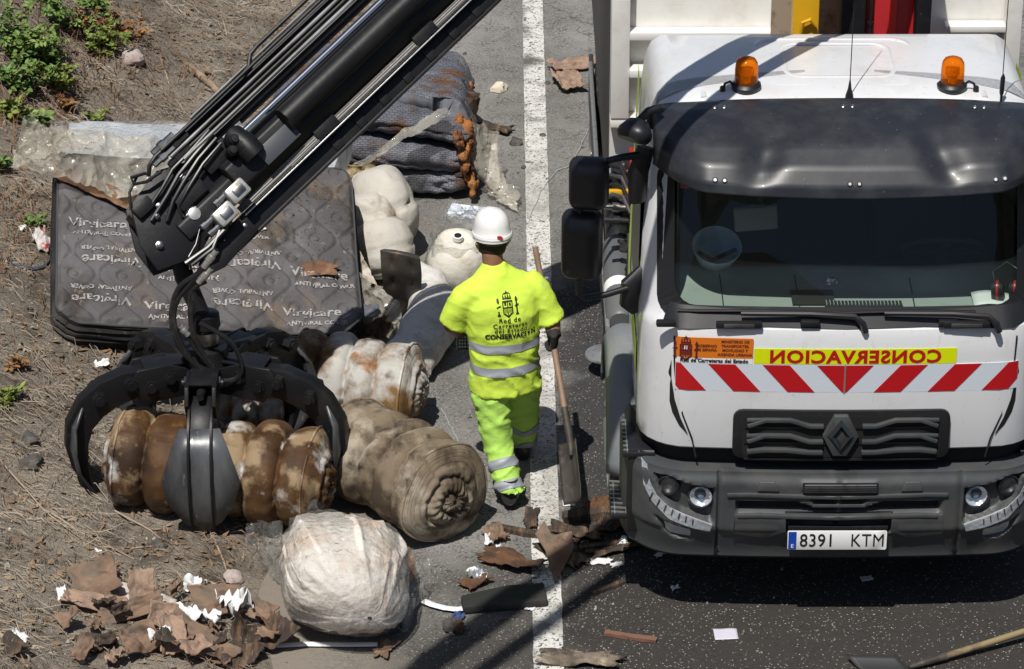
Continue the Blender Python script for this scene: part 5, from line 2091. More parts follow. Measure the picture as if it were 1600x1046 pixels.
drape('torn_fabric', (mplane(76, 276, .03), mplane(240, 345, .03), mplane(250, 322, .04), mplane(90, 258, .04)), rag, 'long scorched brown strip between the plastic sheet and the print', 'fabric scrap', .025, 5, 6, 50, 10, fold=.8)
drape('plastic_sheet', (mplane(16, 272, .05), mplane(300, 330, .09), mplane(352, 236, .10), mplane(40, 200, .06)), film_m, 'crumpled dirty clear plastic sheet over the mattress edge', 'plastic sheet', .085, 2.3, 3, 120, 80)
drape('plastic_sheet', (mplane(24, 264, .10), mplane(150, 232, .12), mplane(110, 212, .14), mplane(36, 182, .12)), film_m, 'pointed upturned corner of plastic film by the green bushes', 'plastic sheet', .07, 3.6, 9, 60, 50)
drape('plastic_sheet', (at(90, 236, .86), at(420, 245, .86), at(470, 186, .90), at(84, 190, .92)), clear_m, 'clear film wrapped round the pale blue mattress', 'plastic sheet', .025, 2.2, 19, 60, 30)

# ------------------------------------------------------------------ far folded mattress with burst foam
far_m = mat('grey_far_ticking', (.115, .12, .142), .7, layers=[((.20, .205, .235), 3, .48, .66), ((.13, .065, .035), 3.0, .53, .62), ((.07, .07, .08), 7, .55, .7)], bumps=[(13, .006, 'brick'), (9, .012, 'noise')], spec=.25)
foam_m = mat('rust_foam', (.34, .13, .035), .9, layers=[((.50, .25, .08), 7, .52, .66), ((.10, .04, .02), 8, .48, .62), ((.3, .24, .18), 15, .60, .7)], bumps=[(45, .02, 'noise')])
e = empty('folded_mattress', (-.85, 21.3, 0), 'grey folded mattress burst at its right end beyond the boom', 'mattress')
for k, (z0, y0, rh, rd_, zr, yr) in enumerate(((.15, -.12, .135, .24, .14, -.10), (.34, -.20, .12, .22, .27, -.14), (.49, -.10, .11, .26, .44, -.06))):
    m = MB()

    def ffn(u, v, k=k, z0=z0, y0=y0, rh=rh, rd_=rd_, zr=zr, yr=yr):
        a = 2 * PI * u
        x = -.68 + 1.32 * v
        s_ = sm(.15, 1, v)
        cz, cy_ = z0 + (zr - z0) * s_ + .05 * math.sin(PI * v) * (k - .6), y0 + (yr - y0) * s_ - .26 * (v - .5)
        en = (1 - (abs(2 * v - 1)) ** 7) ** .5 * (1 - .22 * s_)
        ca, sa = math.cos(a), math.sin(a)
        p = Vector((x, cy_ + rd_ * ca * en, cz + rh * math.copysign(abs(sa) ** .8, sa) * en))
        p += Vector((0, .035 * noise.noise(Vector((x * 2.4, sa * 1.2, k * 5))), .02 * noise.noise(Vector((x * 3, ca, k * 7)))))
        cr_ = 1 - abs(noise.noise(Vector((x * 2.0 + k * 3, sa * 1.5 + x * 1.4, k)))) * 2
        p.y += .03 * max(0, cr_) ** 4
        p.z += .004 * math.sin(x * 60)
        p.z = max(p.z, .012)
        return p
    m.grid(ffn, 56, 90, wrap=True, uvs=lambda u, v: (v * 1.4, u * .9))
    o = m.build('fold_layer', far_m, e, angle=0)
    o.data.polygons.foreach_set('use_smooth', [True] * len(o.data.polygons))
m = MB()


def upn(u, v):
    x = -.68 + 1.26 * u + .04 * noise.noise(Vector((v * 9, 2, 0)))
    y = -.05 + 1.22 * v - .26 * (u - .5)
    z = .585 - .10 * v - .22 * sm(.86, 1, v) - .16 * sm(.93, 1, u) - .1 * sm(.06, 0, u)
    z += .018 * abs(math.sin(y * 24)) ** .6 + .045 * noise.noise(Vector((x * 2.6, y * 2.6, 3))) + .012 * noise.noise(Vector((x * 8, y * 8, 3)))
    return Vector((x, y, z))


m.grid(upn, 70, 90, uvs=lambda u, v: (u * 1.3, v * 1.2))
o = m.build('upper_panel', far_m, e, angle=0, thick=.16)
o.data.polygons.foreach_set('use_smooth', [True] * len(o.data.polygons))
m = MB()
m.box((-.05, .55, .22), (1.05, .95, .40))
m.build('inner_wad', far_m, e, bevel=.08, seg=3)
rd = random.Random(4)
m = MB()
for k in range(80):
    t = rd.random()
    zc_ = .06 + .46 * rd.random()
    c = Vector((.60 + .08 * rd.random() - .12 * zc_, -.42 + 1.0 * t, zc_))
    rr = rd.uniform(.02, .06)
    if noise.noise(Vector((t * 4, zc_ * 6, 3))) < -.28: continue
    m.lathe([(.001, -rr), (rr * .7, -rr * .7), (rr, 0), (rr * .7, rr * .7), (.001, rr)], 9, c, (rd.random() - .5, rd.random() - .5, 1), sq=(.6, 1.4))
fm_ = fuse(m, .012, 1)
for v in fm_.vertices:
    p = v.co
    v.co += Vector(v.normal) * (.035 * noise.noise(p * 7) + .012 * noise.noise(p * 21) + .012 * noise.noise(p * 55))
link('burst_foam', fm_, foam_m, e)
m = MB()
for k in range(7):
    t = k / 6
    c = Vector((.60, -.30 + .9 * t, .2 + .28 * math.sin(2.6 * t)))
    rr = .07
    m.lathe([(.001, -rr), (rr, -rr * .4), (rr * .9, rr * .6), (.001, rr)], 9, c, (rd.random() - .5, rd.random() - .5, 1))
for i, p in enumerate(m.v): m.v[i] = p + Vector((nz(p, 12, 1), nz(p, 12, 5), nz(p, 12, 9))) * .05
m.build('charred_edge', mat('charred', (.035, .022, .015), .9, layers=[((.12, .06, .03), 12, .5, .7)]), e, angle=0)
drape('plastic_sheet', (at(742, 282, .10), at(792, 322, .02), at(770, 208, .35), at(700, 190, .55)), film_m, 'dirty clear film hanging off the burst end of the grey mattress', 'plastic sheet', .05, 3.5, 5, 34, 34)
drape('plastic_sheet', (at(548, 262, .40), at(588, 252, .45), at(708, 176, .66), at(694, 168, .66)), film_m, 'twisted band of dirty film across the folded grey mattress', 'plastic sheet', .035, 4, 15, 20, 40)
drape('plastic_sheet', (at(762, 300, .03), at(812, 332, .02), at(812, 292, .10), at(770, 282, .12)), film_m, 'crushed clear plastic bag piece beside the white road line', 'plastic bag', .05, 6, 25, 26, 22)
drape('paper_scrap', (at(760, 285, .06), at(782, 285, .06), at(775, 226, .22), at(768, 228, .22)), white, 'hanging white paper strip at the burst mattress end', 'paper', .02, 6, 2, 10, 18)
drape('dirty_cloth', (at(520, 300, .10), at(575, 282, .14), at(590, 250, .30), at(545, 235, .34)), mat('ochre_cloth', (.32, .24, .13), .6, layers=[((.5, .44, .34), 5, .5, .65), ((.12, .07, .03), 8, .55, .7)]), 'ochre stained cloth heap beneath the boom left of the folded mattress', 'cloth', .06, 5, 8, 24, 24)

# ------------------------------------------------------------------ pale folded mattress, dark cushion, white curved pad, wrapped roll
beige_m = mat('pale_beige_quilt', (.50, .47, .42), .75, layers=[((.62, .60, .56), 3, .5, .66), ((.30, .24, .18), 4.5, .58, .7)], bumps=[(7, .012, 'noise'), (13, .004, 'vor'), (90, .002, 'noise')])


def lobes(name, parts, mt, label, cat, voxel=.016, amp=.012, freq=9, tuft=None):
    m = MB()
    for c, rad, ez in parts:
        q = Euler(ez).to_matrix()
        RG = []
        for j in range(13):
            ph = PI * (j + .5) / 13 - PI / 2
            RG.append([Vector(c) + q @ Vector((rad[0] * math.cos(ph) ** .8 * math.cos(2 * PI * k / 22), rad[1] * math.cos(ph) ** .8 * math.sin(2 * PI * k / 22), rad[2] * math.sin(ph))) for k in range(22)])
        m.rings(RG)
    me = fuse(m, voxel, 3)
    for v in me.vertices:
        n_ = Vector(v.normal)
        rid = 1 - abs(noise.noise(v.co * freq * .6)) * 2
        v.co += n_ * amp * (noise.noise(v.co * freq) - .6 * max(0, rid) ** 5)
        v.co.z = max(v.co.z, .012)
    o = link(name, me, mt, None, base=True)
    tag(o, label, cat)
    return o


# several folded layers, one above and before the other
c0 = at(590, 352, .3)
fm = empty('folded_pad', (c0.x, c0.y, 0), 'pale beige quilted mattress folded into three rounded lobes', 'mattress')
for k, (px, py, z, wx, wy, hz_, rz) in enumerate(((598, 322, .30, .20, .34, .26, .5), (582, 352, .27, .17, .26, .22, .35), (600, 388, .20, .20, .22, .20, .2))):
    c = at(px, py, z) - fm.location
    m = MB()
    q = Euler((R(-22), R(-8), rz)).to_matrix()
    RG = []
    for j in range(25):
        ph = PI * (j + .5) / 25 - PI / 2
        row = []
        for i in range(44):
            a = 2 * PI * i / 44
            cp = math.cos(ph) ** .55
            p = Vector((wx * cp * math.cos(a), wy * cp * math.sin(a), hz_ * math.sin(ph)))
            d_ = 1 + .05 * noise.noise(p * 6 + Vector((k * 5, 0, 0))) - .08 * max(0, 1 - abs(noise.noise(p * 3.2 + Vector((k, 3, 1)))) * 14)
            d_ -= .05 * max(0, 1 - abs(p.z) / .02)
            row.append(c + q @ (p * d_))
        RG.append(row)
    m.rings(RG)
    for p in m.v: p.z = max(p.z, .012)
    m.build('folded_layer', beige_m, fm, angle=70)

dk_m = mat('brown_vinyl', (.040, .034, .028), .45, layers=[((.065, .055, .045), 5, .45, .7), ((.19, .085, .03), 5, .66, .70)], bumps=[(20, .004, 'noise')])
m = MB()
cp = [[at(584, 432, .34), at(596, 392, .50), at(655, 402, .46), at(656, 448, .28)], [at(575, 470, .12), at(603, 455, .22), at(653, 452, .22), at(655, 470, .12)], [at(590, 492, .05), at(608, 488, .08), at(636, 494, .08), at(650, 482, .05)]]


def cush(u, v):
    g_ = [at(597, 390, .52).lerp(at(655, 402, .48), u), at(598, 420, .40).lerp(at(657, 428, .36), u), at(600, 448, .26).lerp(at(656, 452, .24), u), at(588, 468, .15).lerp(at(656, 468, .15), u), at(604, 492, .05).lerp(at(650, 486, .05), u)]
    t = v * 4
    i = min(3, int(t))
    f = t - i
    p0, p1, p2, p3 = g_[max(0, i - 1)], g_[i], g_[i + 1], g_[min(4, i + 2)]
    p = .5 * ((2 * p1) + (p2 - p0) * f + (2 * p0 - 5 * p1 + 4 * p2 - p3) * f * f + (3 * p1 - p0 - 3 * p2 + p3) * f ** 3)
    for bu, bv in ((.28, .16), (.74, .16), (.28, .40), (.74, .40), (.4, .8)):
        d2 = ((u - bu) / .10) ** 2 + ((v - bv) / .07) ** 2
        p = p + Vector((0, .02, -.006)) * math.exp(-d2)
    return p + Vector((0, -.03 * math.sin(PI * u), .02 * math.sin(PI * u)))


m.grid(cush, 40, 40)
o = m.build('vinyl_cushion', dk_m, None, base=True, thick=.05, angle=70)
tag(o, 'dark brown buttoned vinyl cushion bent against the pale folded mattress', 'cushion')

wh_m = mat('speckled_white_pad', (.60, .585, .56), .85, layers=[((.45, .42, .38), 5, .5, .65), ((.16, .13, .10), 50, .62, .68)], bumps=[(10, .025, 'noise'), (60, .004, 'noise')])
C_ = [at(640, 428, .16), at(663, 440, .15), at(677, 470, .14), at(674, 500, .13), at(660, 530, .12), at(642, 556, .11), at(632, 575, .09)]
S_ = []
for i in range(len(C_) - 1):
    for k in range(6): S_.append(C_[i].lerp(C_[i + 1], k / 6))
S_.append(C_[-1])
m = MB()
m.tube(S_, [((.105 + .07 * sm(0, .6, i / 36)) * (1 - .5 * max(0, 1 - i / 4) ** 2), .11) for i in range(len(S_))], 28)
for i, p in enumerate(m.v):
    q = p * 5
    m.v[i] = p + Vector((noise.noise(q), noise.noise(q + Vector((9, 0, 0))), noise.noise(q + Vector((0, 9, 0))))) * .03
    m.v[i].z = max(m.v[i].z, .012)
o = m.build('curved_pad', wh_m, None, base=True, angle=70)
tag(o, 'long white speckled mattress bent in a curve behind the rust stained roll', 'mattress')

c = at(716, 412, .10)
wr = empty('wrapped_roll', (c.x, c.y, 0), 'white foam roll standing on end in clear plastic ahead of the worker', 'roll')
m = MB()
m.lathe([(.10, .01), (.19, .012), (.205, .05), (.20, .10), (.208, .15), (.19, .21), (.165, .27), (.12, .315), (.055, .325), (.028, .31), (.025, .20), (.001, .19)], 48, (0, 0, 0), (.02, -.28, 1))
for i, p in enumerate(m.v):
    m.v[i] = p + Vector((nz(p, 6, 2), nz(p, 6, 4), nz(p, 6, 7))) * .018
    m.v[i].z = max(.012, m.v[i].z)
m.build('foam_roll', mat('cream_foam', (.66, .63, .56), .7, layers=[((.55, .49, .38), 6, .52, .66), ((.28, .2, .12), 20, .68, .74)], bumps=[(14, .01, 'noise')]), wr, angle=60)
m = MB()
m.lathe([(.026, .0), (.034, .0), (.034, .03), (.026, .03)], 20, (0, -.098, .318), (.02, -.28, 1))
m.build('core_tube', white, wr)
m = MB()
m.lathe([(.024, .0), (.024, .032)], 16, (0, -.098, .318), (.02, -.28, 1))
m.build('core_hole_shade', blackd, wr)  # solid black plug; its colour stands in for the shade inside the tube
m = MB()
m.grid(lambda u, v: Vector(((.225 - .06 * v) * math.cos(2 * PI * u), (.225 - .07 * v) * math.sin(2 * PI * u) - .08 * v, .04 + .30 * v)) * (1 + .10 * noise.noise(Vector((math.cos(2 * PI * u) * 2, math.sin(2 * PI * u) * 2, v * 2)))) + Vector((0, .03 * v, .05 * v * noise.noise(Vector((math.cos(2 * PI * u) * 5, math.sin(2 * PI * u) * 5, 3))))), 60, 20, wrap=True)
m.build('plastic_wrap', clear_m, wr, angle=60)
drape('plastic_sheet', (at(688, 352, .34), at(740, 362, .36), at(766, 330, .30), at(704, 318, .34)), clear_m, 'crinkled clear film on top of the white foam roll', 'plastic sheet', .06, 6, 31, 34, 30)
drape('plastic_bag', (at(700, 338, .16), at(766, 350, .14), at(764, 324, .22), at(704, 318, .24)), mat('blue_white_bag', (.60, .66, .74), .35, layers=[((.25, .38, .62), 7, .55, .62)]), 'blue and white printed bag behind the foam roll', 'plastic bag', .06, 6, 37, 24, 22)

# pieces wedged between the printed mattress and the dark cushion
drape('plastic_sheet', (at(560, 500, .10), at(625, 540, .06), at(620, 470, .28), at(555, 420, .40)), film_m, 'dirty film hanging between printed mattress and dark cushion', 'plastic sheet', .06, 4, 41, 30, 34)
drape('torn_fabric', (at(556, 528, .06), at(622, 530, .05), at(606, 500, .22), at(560, 506, .24)), mat('mud_brown_cloth', (.16, .11, .07), .8, layers=[((.34, .29, .23), 5, .54, .68)], bumps=[(18, .02, 'noise')]), 'mud brown cloth bundle at the right corner of the printed mattress', 'fabric scrap', .05, 5, 45, 26, 20)
scrap('grey_board', at(570, 492, .22), .17, .12, mat('slate_card', (.09, .10, .115), .7), 'slate grey board fragment at the right edge of the printed mattress', 'board', .1, 3, .02, tilt=(.3, 0))
drape('torn_fabric', (at(548, 420, .32), at(592, 450, .26), at(560, 385, .42), at(540, 372, .46)), mat('tan_lining', (.34, .29, .22), .7, layers=[((.5, .46, .4), 6, .5, .6), ((.1, .07, .05), 9, .56, .7)]), 'tan lining torn from the printed mattress beside the pale lobes', 'fabric scrap', .04, 6, 51, 20, 24)

# ------------------------------------------------------------------ bundle in a clear sack in the foreground
c = at(538, 905, .25)
bag = empty('wrapped_bundle', (c.x, c.y, 0), 'cream bundle in a torn clear plastic sack nearest the camera', 'bundle')
wad_m = mat('cream_wadding', (.66, .61, .55), .8, layers=[((.70, .67, .63), 3, .5, .65), ((.52, .39, .29), 3.2, .54, .70), ((.30, .17, .08), 3.4, .62, .72)], bumps=[(9, .03, 'noise'), (30, .008, 'noise')])


def bagfn(grow, wr_, seed):
    def fn(u, v):
        a = 2 * PI * u
        t = min(.9999, max(.0001, v))
        # thick wad, its long axis running away to the left, blunt ends
        rr = (math.sin(PI * t) ** .42) * (1.02 - .16 * t)
        ca, sa = math.cos(a), math.sin(a)
        p = Vector((.355 * math.copysign(abs(ca) ** .85, ca) * rr, -.46 + .96 * t, .31 * math.copysign(abs(sa) ** .85, sa) * rr))
        p += Vector((noise.noise(p * 2.6 + Vector((1, 0, 0))), noise.noise(p * 2.6 + Vector((0, 5, 0))) * .6, noise.noise(p * 2.6 + Vector((0, 0, 9))))) * .075
        # long folds drawn along the wad, pleats at the near end
        lf = 1 - abs(noise.noise(Vector((ca * 2.3 + seed, sa * 2.3, t * 1.5)))) * 2.2
        lf2 = 1 - abs(noise.noise(Vector((ca * 4.5, sa * 4.5 + seed, t * 2.6 + ca)))) * 2.2
        xf = 1 - abs(noise.noise(p * 5.2 + Vector((seed, 3, 0)))) * 2.2
        end = sm(.3, 0, t)
        pl = math.sin(a * 9 + 3 * noise.noise(Vector((ca, sa, seed)))) * end
        k_ = wr_ * (1.1 * max(0, lf) ** 2 + .6 * max(0, lf2) ** 2 + .35 * max(0, xf) ** 2 + .35 * pl)
        p = Vector((p.x * (grow + k_), p.y * (1 + (grow - 1) * 1.5), p.z * (grow + k_)))
        p = Euler((0, 0, R(16))).to_matrix() @ p
        p.z = max(p.z + .285, .015)
        return p
    return fn


m = MB()
m.grid(bagfn(1, .07, 3), 150, 90, wrap=True)
m.build('wadding', wad_m, bag, angle=0)
bag.children[0].data.polygons.foreach_set('use_smooth', [True] * len(bag.children[0].data.polygons))
m = MB()
m.grid(bagfn(1.035, .055, 11), 170, 100, wrap=True)
m.build('clear_sack', clear_m, bag, angle=50)
L_ = bag.location
for cs, sd_ in (((at(634, 965, .03), at(660, 935, .05), at(668, 870, .22), at(612, 852, .36)), 2), ((at(392, 858, .03), at(436, 905, .06), at(440, 815, .30), at(388, 818, .12)), 6), ((at(545, 990, .02), at(640, 985, .02), at(650, 930, .12), at(560, 940, .2)), 9), ((at(430, 905, .02), at(452, 940, .02), at(456, 880, .12), at(425, 870, .1)), 12)):
    drape('sack_flap', [q - L_ for q in cs], clear_m, None, None, .04, 5, sd_, 30, 26, root=bag)
o = drape('stained_flap', [q - L_ for q in (at(600, 955, .05), at(650, 905, .05), at(640, 860, .2), at(600, 850, .25))], rag, None, None, .03, 5, 4, 18, 18, root=bag)
# ================================================================== the worker
wk = at(797, 793, 0)
WX, WY = wk.x, wk.y          # ball of the trailing foot
person = empty('person', (WX, WY, 0), 'worker in yellow green high visibility clothes and white helmet, walking away', 'person')
YT = WY + .26                # body line


def wp(px, py, dy=0.0):
    """photo place on the body's depth -> person's own space"""
    return aty(px, py, YT + dy) - Vector((WX, WY, 0))


skin = mat('tanned_skin', (.24, .115, .065), .55, layers=[((.18, .075, .045), 9, .5, .7)])
cloth = mat('hi_vis_shirt', (.60, .80, .085), .75, layers=[((.54, .74, .09), 4, .5, .7), ((.40, .48, .15), 7, .60, .8)], bumps=[(260, .0012, 'noise'), (7, .016, 'noise')], spec=.2)
trou = mat('hi_vis_trousers', (.44, .72, .13), .75, layers=[((.38, .64, .11), 5, .5, .7), ((.33, .40, .17), 10, .62, .78)], bumps=[(240, .0012, 'noise'), (9, .018, 'noise')], spec=.2)
band = mat('reflective_band', (.30, .32, .36), .45, bumps=[(180, .0008, 'vor')])
glove = mat('black_glove', (.014, .013, .013), .8)
boot = mat('black_boot', (.014, .013, .012), .6, layers=[(DUST, 9, .55, .8)])

yaw = R(17)
RZ = Euler((0, 0, yaw)).to_matrix()


def ell(c, a, b_, n=28, tilt=0.0, pw=1.0):
    out = []
    for k in range(n):
        t = 2 * PI * k / n
        x, y = a * math.copysign(abs(math.cos(t)) ** pw, math.cos(t)), b_ * math.copysign(abs(math.sin(t)) ** pw, math.sin(t))
        out.append(Vector(c) + RZ @ Vector((x, y, tilt * y)))
    return out


zs = {}
hem, waist, chest, shl, nk = wp(789, 604), wp(788, 556), wp(784, 488), wp(783, 440, .03), wp(772, 415, .05)
neckc = wp(769, 398, .07)
headc = wp(769, 377, .10)
print('worker z', hem.z, waist.z, chest.z, shl.z, nk.z, headc.z)
# --- shirt
m = MB()
m.rings([ell(hem + Vector((0, .0, 0)), .205, .155, pw=.9), ell(hem.lerp(waist, .5), .198, .150, pw=.9), ell(waist, .192, .142, pw=.9), ell(waist.lerp(chest, .5), .200, .142, pw=.88), ell(chest, .212, .145, pw=.85),
         ell(chest.lerp(shl, .55), .222, .135, pw=.85), ell(shl, .20, .105, pw=.9), ell(shl.lerp(nk, .5), .135, .085), ell(nk, .072, .068), ell(nk + Vector((0, .01, .025)), .064, .062)])
shL, shR = shl + RZ @ Vector((-.185, 0, -.03)), shl + RZ @ Vector((.185, 0, -.03))
elL = wp(706, 508, -.02)
elR = wp(862, 503, .05)
m.tube([shL + Vector((.05, 0, .0)), shL.lerp(elL, .25), shL.lerp(elL, .6), elL], [.085, .088, .082, .080], 18)
m.tube([shR - Vector((.05, 0, .0)), shR.lerp(elR, .25), shR.lerp(elR, .6), elR], [.085, .090, .085, .082], 18)
shirt_me = fuse(m, .011, 5)
for v in shirt_me.vertices:
    p = v.co
    n_ = Vector(v.normal)
    f1 = noise.noise(Vector((p.x * 4 + p.z * 5, p.y * 4, p.z * 9 - p.x * 6)))
    f2 = 1 - abs(noise.noise(Vector((p.x * 7 - p.z * 3, p.y * 6 + 4, p.z * 11 + p.x * 4)))) * 2
    low = sm(chest.z + .02, hem.z, p.z)
    v.co += n_ * (.010 * f1 + .012 * max(0, f2) ** 3 * (.35 + low))
shirt = link('shirt', shirt_me, cloth, person)


def band_from(me, co, no, width, parent, name, keep=None, off=.004):
    """reflective strip: the slice of a garment between two planes, lifted off it"""
    bm = bmesh.new()
    bm.from_mesh(me)
    no = Vector(no).normalized()
    co = Vector(co)
    for sg in (1, -1):
        bmesh.ops.bisect_plane(bm, geom=bm.verts[:] + bm.edges[:] + bm.faces[:], plane_co=co + no * sg * width / 2, plane_no=no * sg, clear_outer=True)
    if keep: bmesh.ops.delete(bm, geom=[f for f in bm.faces if not keep(f.calc_center_median())], context='FACES')
    bm.normal_update()
    for v in bm.verts: v.co += v.normal * off
    me2 = bpy.data.meshes.new(name)
    bm.to_mesh(me2)
    bm.free()
    me2.polygons.foreach_set('use_smooth', [True] * len(me2.polygons))
    o = link(name, me2, band, parent)
    return o


tors = lambda c: abs((RZ.transposed() @ (c - waist)).x) < .225 and c.z < chest.z + .03
band_from(shirt_me, wp(790, 527), (-.0, -.05, 1), .050, shirt, 'reflective_band', tors)
band_from(shirt_me, wp(790, 562), (-.0, -.05, 1), .050, shirt, 'reflective_band', tors)
# --- trousers
hipL, hipR = hem + RZ @ Vector((-.095, 0, .08)), hem + RZ @ Vector((.095, 0, .08))
knL, anL = wp(778, 694, -.10), wp(796, 768, -.24)
knR, anR = hipR + Vector((.02, .22, -.36)), hipR + Vector((.01, .34, -.70))
anR.z = .10
m = MB()
m.rings([ell(hem + Vector((0, 0, .16)), .17, .125), ell(hem + Vector((0, 0, .06)), .182, .14), ell(hem + Vector((0, .01, -.02)), .175, .14)])
legL = [hipL + Vector((0, 0, .04)), hipL.lerp(knL, .3), hipL.lerp(knL, .7), knL, knL.lerp(anL, .4), knL.lerp(anL, .75), anL + Vector((0, .0, .01)), anL + Vector((.005, -.01, -.055))]
m.tube(legL, [.105, .108, .092, .084, .078, .074, .076, .078], 20)
legR = [hipR + Vector((0, 0, .04)), hipR.lerp(knR, .3), hipR.lerp(knR, .7), knR, knR.lerp(anR, .4), knR.lerp(anR, .75), anR, anR + Vector((0, 0, -.05))]
m.tube(legR, [.105, .108, .092, .084, .078, .074, .076, .078], 20)
trou_me = fuse(m, .011, 5)
for v in trou_me.vertices:
    p = v.co
    n_ = Vector(v.normal)
    f1 = noise.noise(Vector((p.x * 7, p.y * 6, p.z * 16 + p.x * 12)))
    f2 = 1 - abs(noise.noise(Vector((p.x * 6 + 3, p.y * 6, p.z * 13 - p.x * 9)))) * 2
    low = sm(.30, .05, p.z)
    v.co += n_ * (.010 * f1 + .015 * max(0, f2) ** 3 * (.6 + low))
    lz = .115 if p.y < .12 else .09
    v.co.z = max(v.co.z, lz)
tro = link('trousers', trou_me, trou, person)
for kn, an, dn in ((knL, anL, None), (knR, anR, None)):
    d_ = (kn - an).normalized()
    side = (lambda c, an=an, kn=kn: (c - (an.lerp(kn, .4))).length < .30 and (Vector((c.x - an.lerp(kn, .4).x, c.y - an.lerp(kn, .4).y, 0))).length < .17)
    band_from(trou_me, an.lerp(kn, .13), d_, .055, tro, 'reflective_band', side)
    band_from(trou_me, an.lerp(kn, .58), d_, .055, tro, 'reflective_band', side)
# --- body: head, neck, arms, hands in one skin
m = MB()
m.tube([nk + Vector((0, -.005, -.05)), neckc, headc + Vector((0, .0, -.03))], [.062, .058, .06], 18)
RG = []
for j in range(14):
    ph = PI * (j + .5) / 14 - PI / 2
    RG.append([headc + Vector((0, .012, .0)) + RZ @ Vector((.076 * math.cos(ph) * math.cos(2 * PI * k / 20), .096 * math.cos(ph) * math.sin(2 * PI * k / 20), .115 * math.sin(ph))) for k in range(20)])
m.rings(RG)
# jaw, nose, ears
m.tube([headc + RZ @ Vector((0, .06, -.05)), headc + RZ @ Vector((0, .085, -.085))], [.05, .035], 12)
m.tube([headc + RZ @ Vector((0, .095, .01)), headc + RZ @ Vector((0, .122, -.025)), headc + RZ @ Vector((0, .10, -.035))], [.012, .016, .012], 8)
for sg in (-1, 1): m.tube([headc + RZ @ Vector((sg * .072, .0, .015)), headc + RZ @ Vector((sg * .09, -.012, .0)), headc + RZ @ Vector((sg * .078, .0, -.035))], [(.012, .016), (.012, .022), (.01, .012)], 8)
haL = wp(722, 522, .16)
haR = wp(866, 527, -.02)
wrL, wrR = elL.lerp(haL, .8), elR.lerp(haR, .7)
m.tube([elL + Vector((.0, .0, .06)), elL, elL.lerp(haL, .5), haL], [.05, .050, .042, .034], 14)
m.tube([elR + Vector((-.0, .0, .08)), elR, elR.lerp(haR, .5), haR], [.05, .050, .044, .034], 14)


def hand(m, c, fwd, up, side, sc=1.0, curl=1.0, grow=0.0):
    fwd, up = Vector(fwd).normalized(), Vector(up).normalized()
    s = fwd.cross(up).normalized() * side
    up = s.cross(fwd).normalized() * side
    m.tube([c - fwd * .02, c + fwd * .03, c + fwd * .075], [(.036 + grow, .022 + grow), (.042 + grow, .020 + grow), (.040 + grow, .015 + grow)], 12, up=up)
    for i, (o_, l) in enumerate(((-.030, .062), (-.010, .072), (.010, .068), (.030, .054))):
        b0 = c + fwd * .072 + s * o_
        pts = [b0 - fwd * .015, b0]
        ang = 0
        p = b0
        for j, f in enumerate((.45, .32, .26)):
            ang += curl * R(50)
            p = p + (fwd * math.cos(ang) - up * math.sin(ang)) * l * f
            pts.append(p)
        m.tube(pts, [.0095 + grow, .0095 + grow, .009 + grow, .0085 + grow, .007 + grow], 8)
    b0 = c + fwd * .02 - s * .038
    m.tube([b0 + s * .015, b0, b0 + fwd * .028 - s * .015 - up * .012, b0 + fwd * .048 - up * .035], [.013 + grow, .013 + grow, .011 + grow, .009 + grow], 8)


hand(m, haL, Vector((.35, .6, -.4)), Vector((-.3, .2, .9)), 1, curl=.8)
hand(m, haR + Vector((0, 0, .01)), Vector((.05, .25, -.9)), Vector((1, -.2, 0)), 1, curl=1.1)
m.tube([hem + Vector((0, 0, .02)), waist, chest, shl, nk], [(.11, .07), (.11, .07), (.12, .07), (.10, .045), (.04, .04)], 16, up=(0, 1, 0))
for sh_, el_ in ((shL, elL), (shR, elR)): m.tube([shl, sh_, sh_.lerp(el_, .5), el_], [.045, .05, .050, .05], 12)
for lg_ in (legL, legR): m.tube(lg_[:7], [.08, .08, .07, .06, .055, .045, .04], 12)
body_me = fuse(m, .007, 2)
link('body', body_me, skin, person)
m = MB()
hand(m, haR + Vector((0, 0, .01)), Vector((.05, .25, -.9)), Vector((1, -.2, 0)), 1, curl=1.1, grow=.004)
m.tube([elR.lerp(haR, .62), haR], [.042, .042], 14)
link('glove', fuse(m, .006, 2), glove, person)
# hair, glasses strap
m = MB()
RG = []
for j in range(10):
    ph = R(-28) + (R(70)) * j / 9
    RG.append([headc + RZ @ Vector((.081 * math.cos(ph) * math.cos(R(180) + PI * k / 20), .012 + .10 * math.cos(ph) * math.sin(R(180) + PI * k / 20), .12 * math.sin(ph))) for k in range(21)])
m.rings(RG, closed=False)
m.build('hair', mat('cropped_hair', (.02, .015, .012), .9), person, thick=.006)
m = MB()
m.tube([headc + RZ @ Vector((.088 * math.cos(R(180) + PI * k / 16), .012 + .108 * math.sin(R(180) + PI * k / 16), .022)) for k in range(17)], [(.004, .012)] * 17, 8)
m.build('glasses_strap', blackp, person)
# boots
for an, tip_, lift in ((anL, Vector((.03, .20, 0)), .04), (anR, Vector((-.01, .23, 0)), .0)):
    m = MB()
    c = Vector((an.x, an.y, 0))
    m.tube([c + Vector((0, -.065, .055 + lift)), c + Vector((0, -.02, .05 + lift * .8)), c + tip_ * .45 + Vector((0, 0, .045)), c + tip_ * .8 + Vector((0, 0, .04)), c + tip_ + Vector((0, 0, .035))], [(.042, .055), (.050, .06), (.052, .05), (.050, .04), (.030, .028)], 16)
    m.tube([c + Vector((0, -.01, .04 + lift)), c + Vector((0, -.01, .14 + lift))], [.045, .048], 14)
    for p in m.v: p.z = max(p.z, .004)
    m.build('boot', boot, person, angle=60)
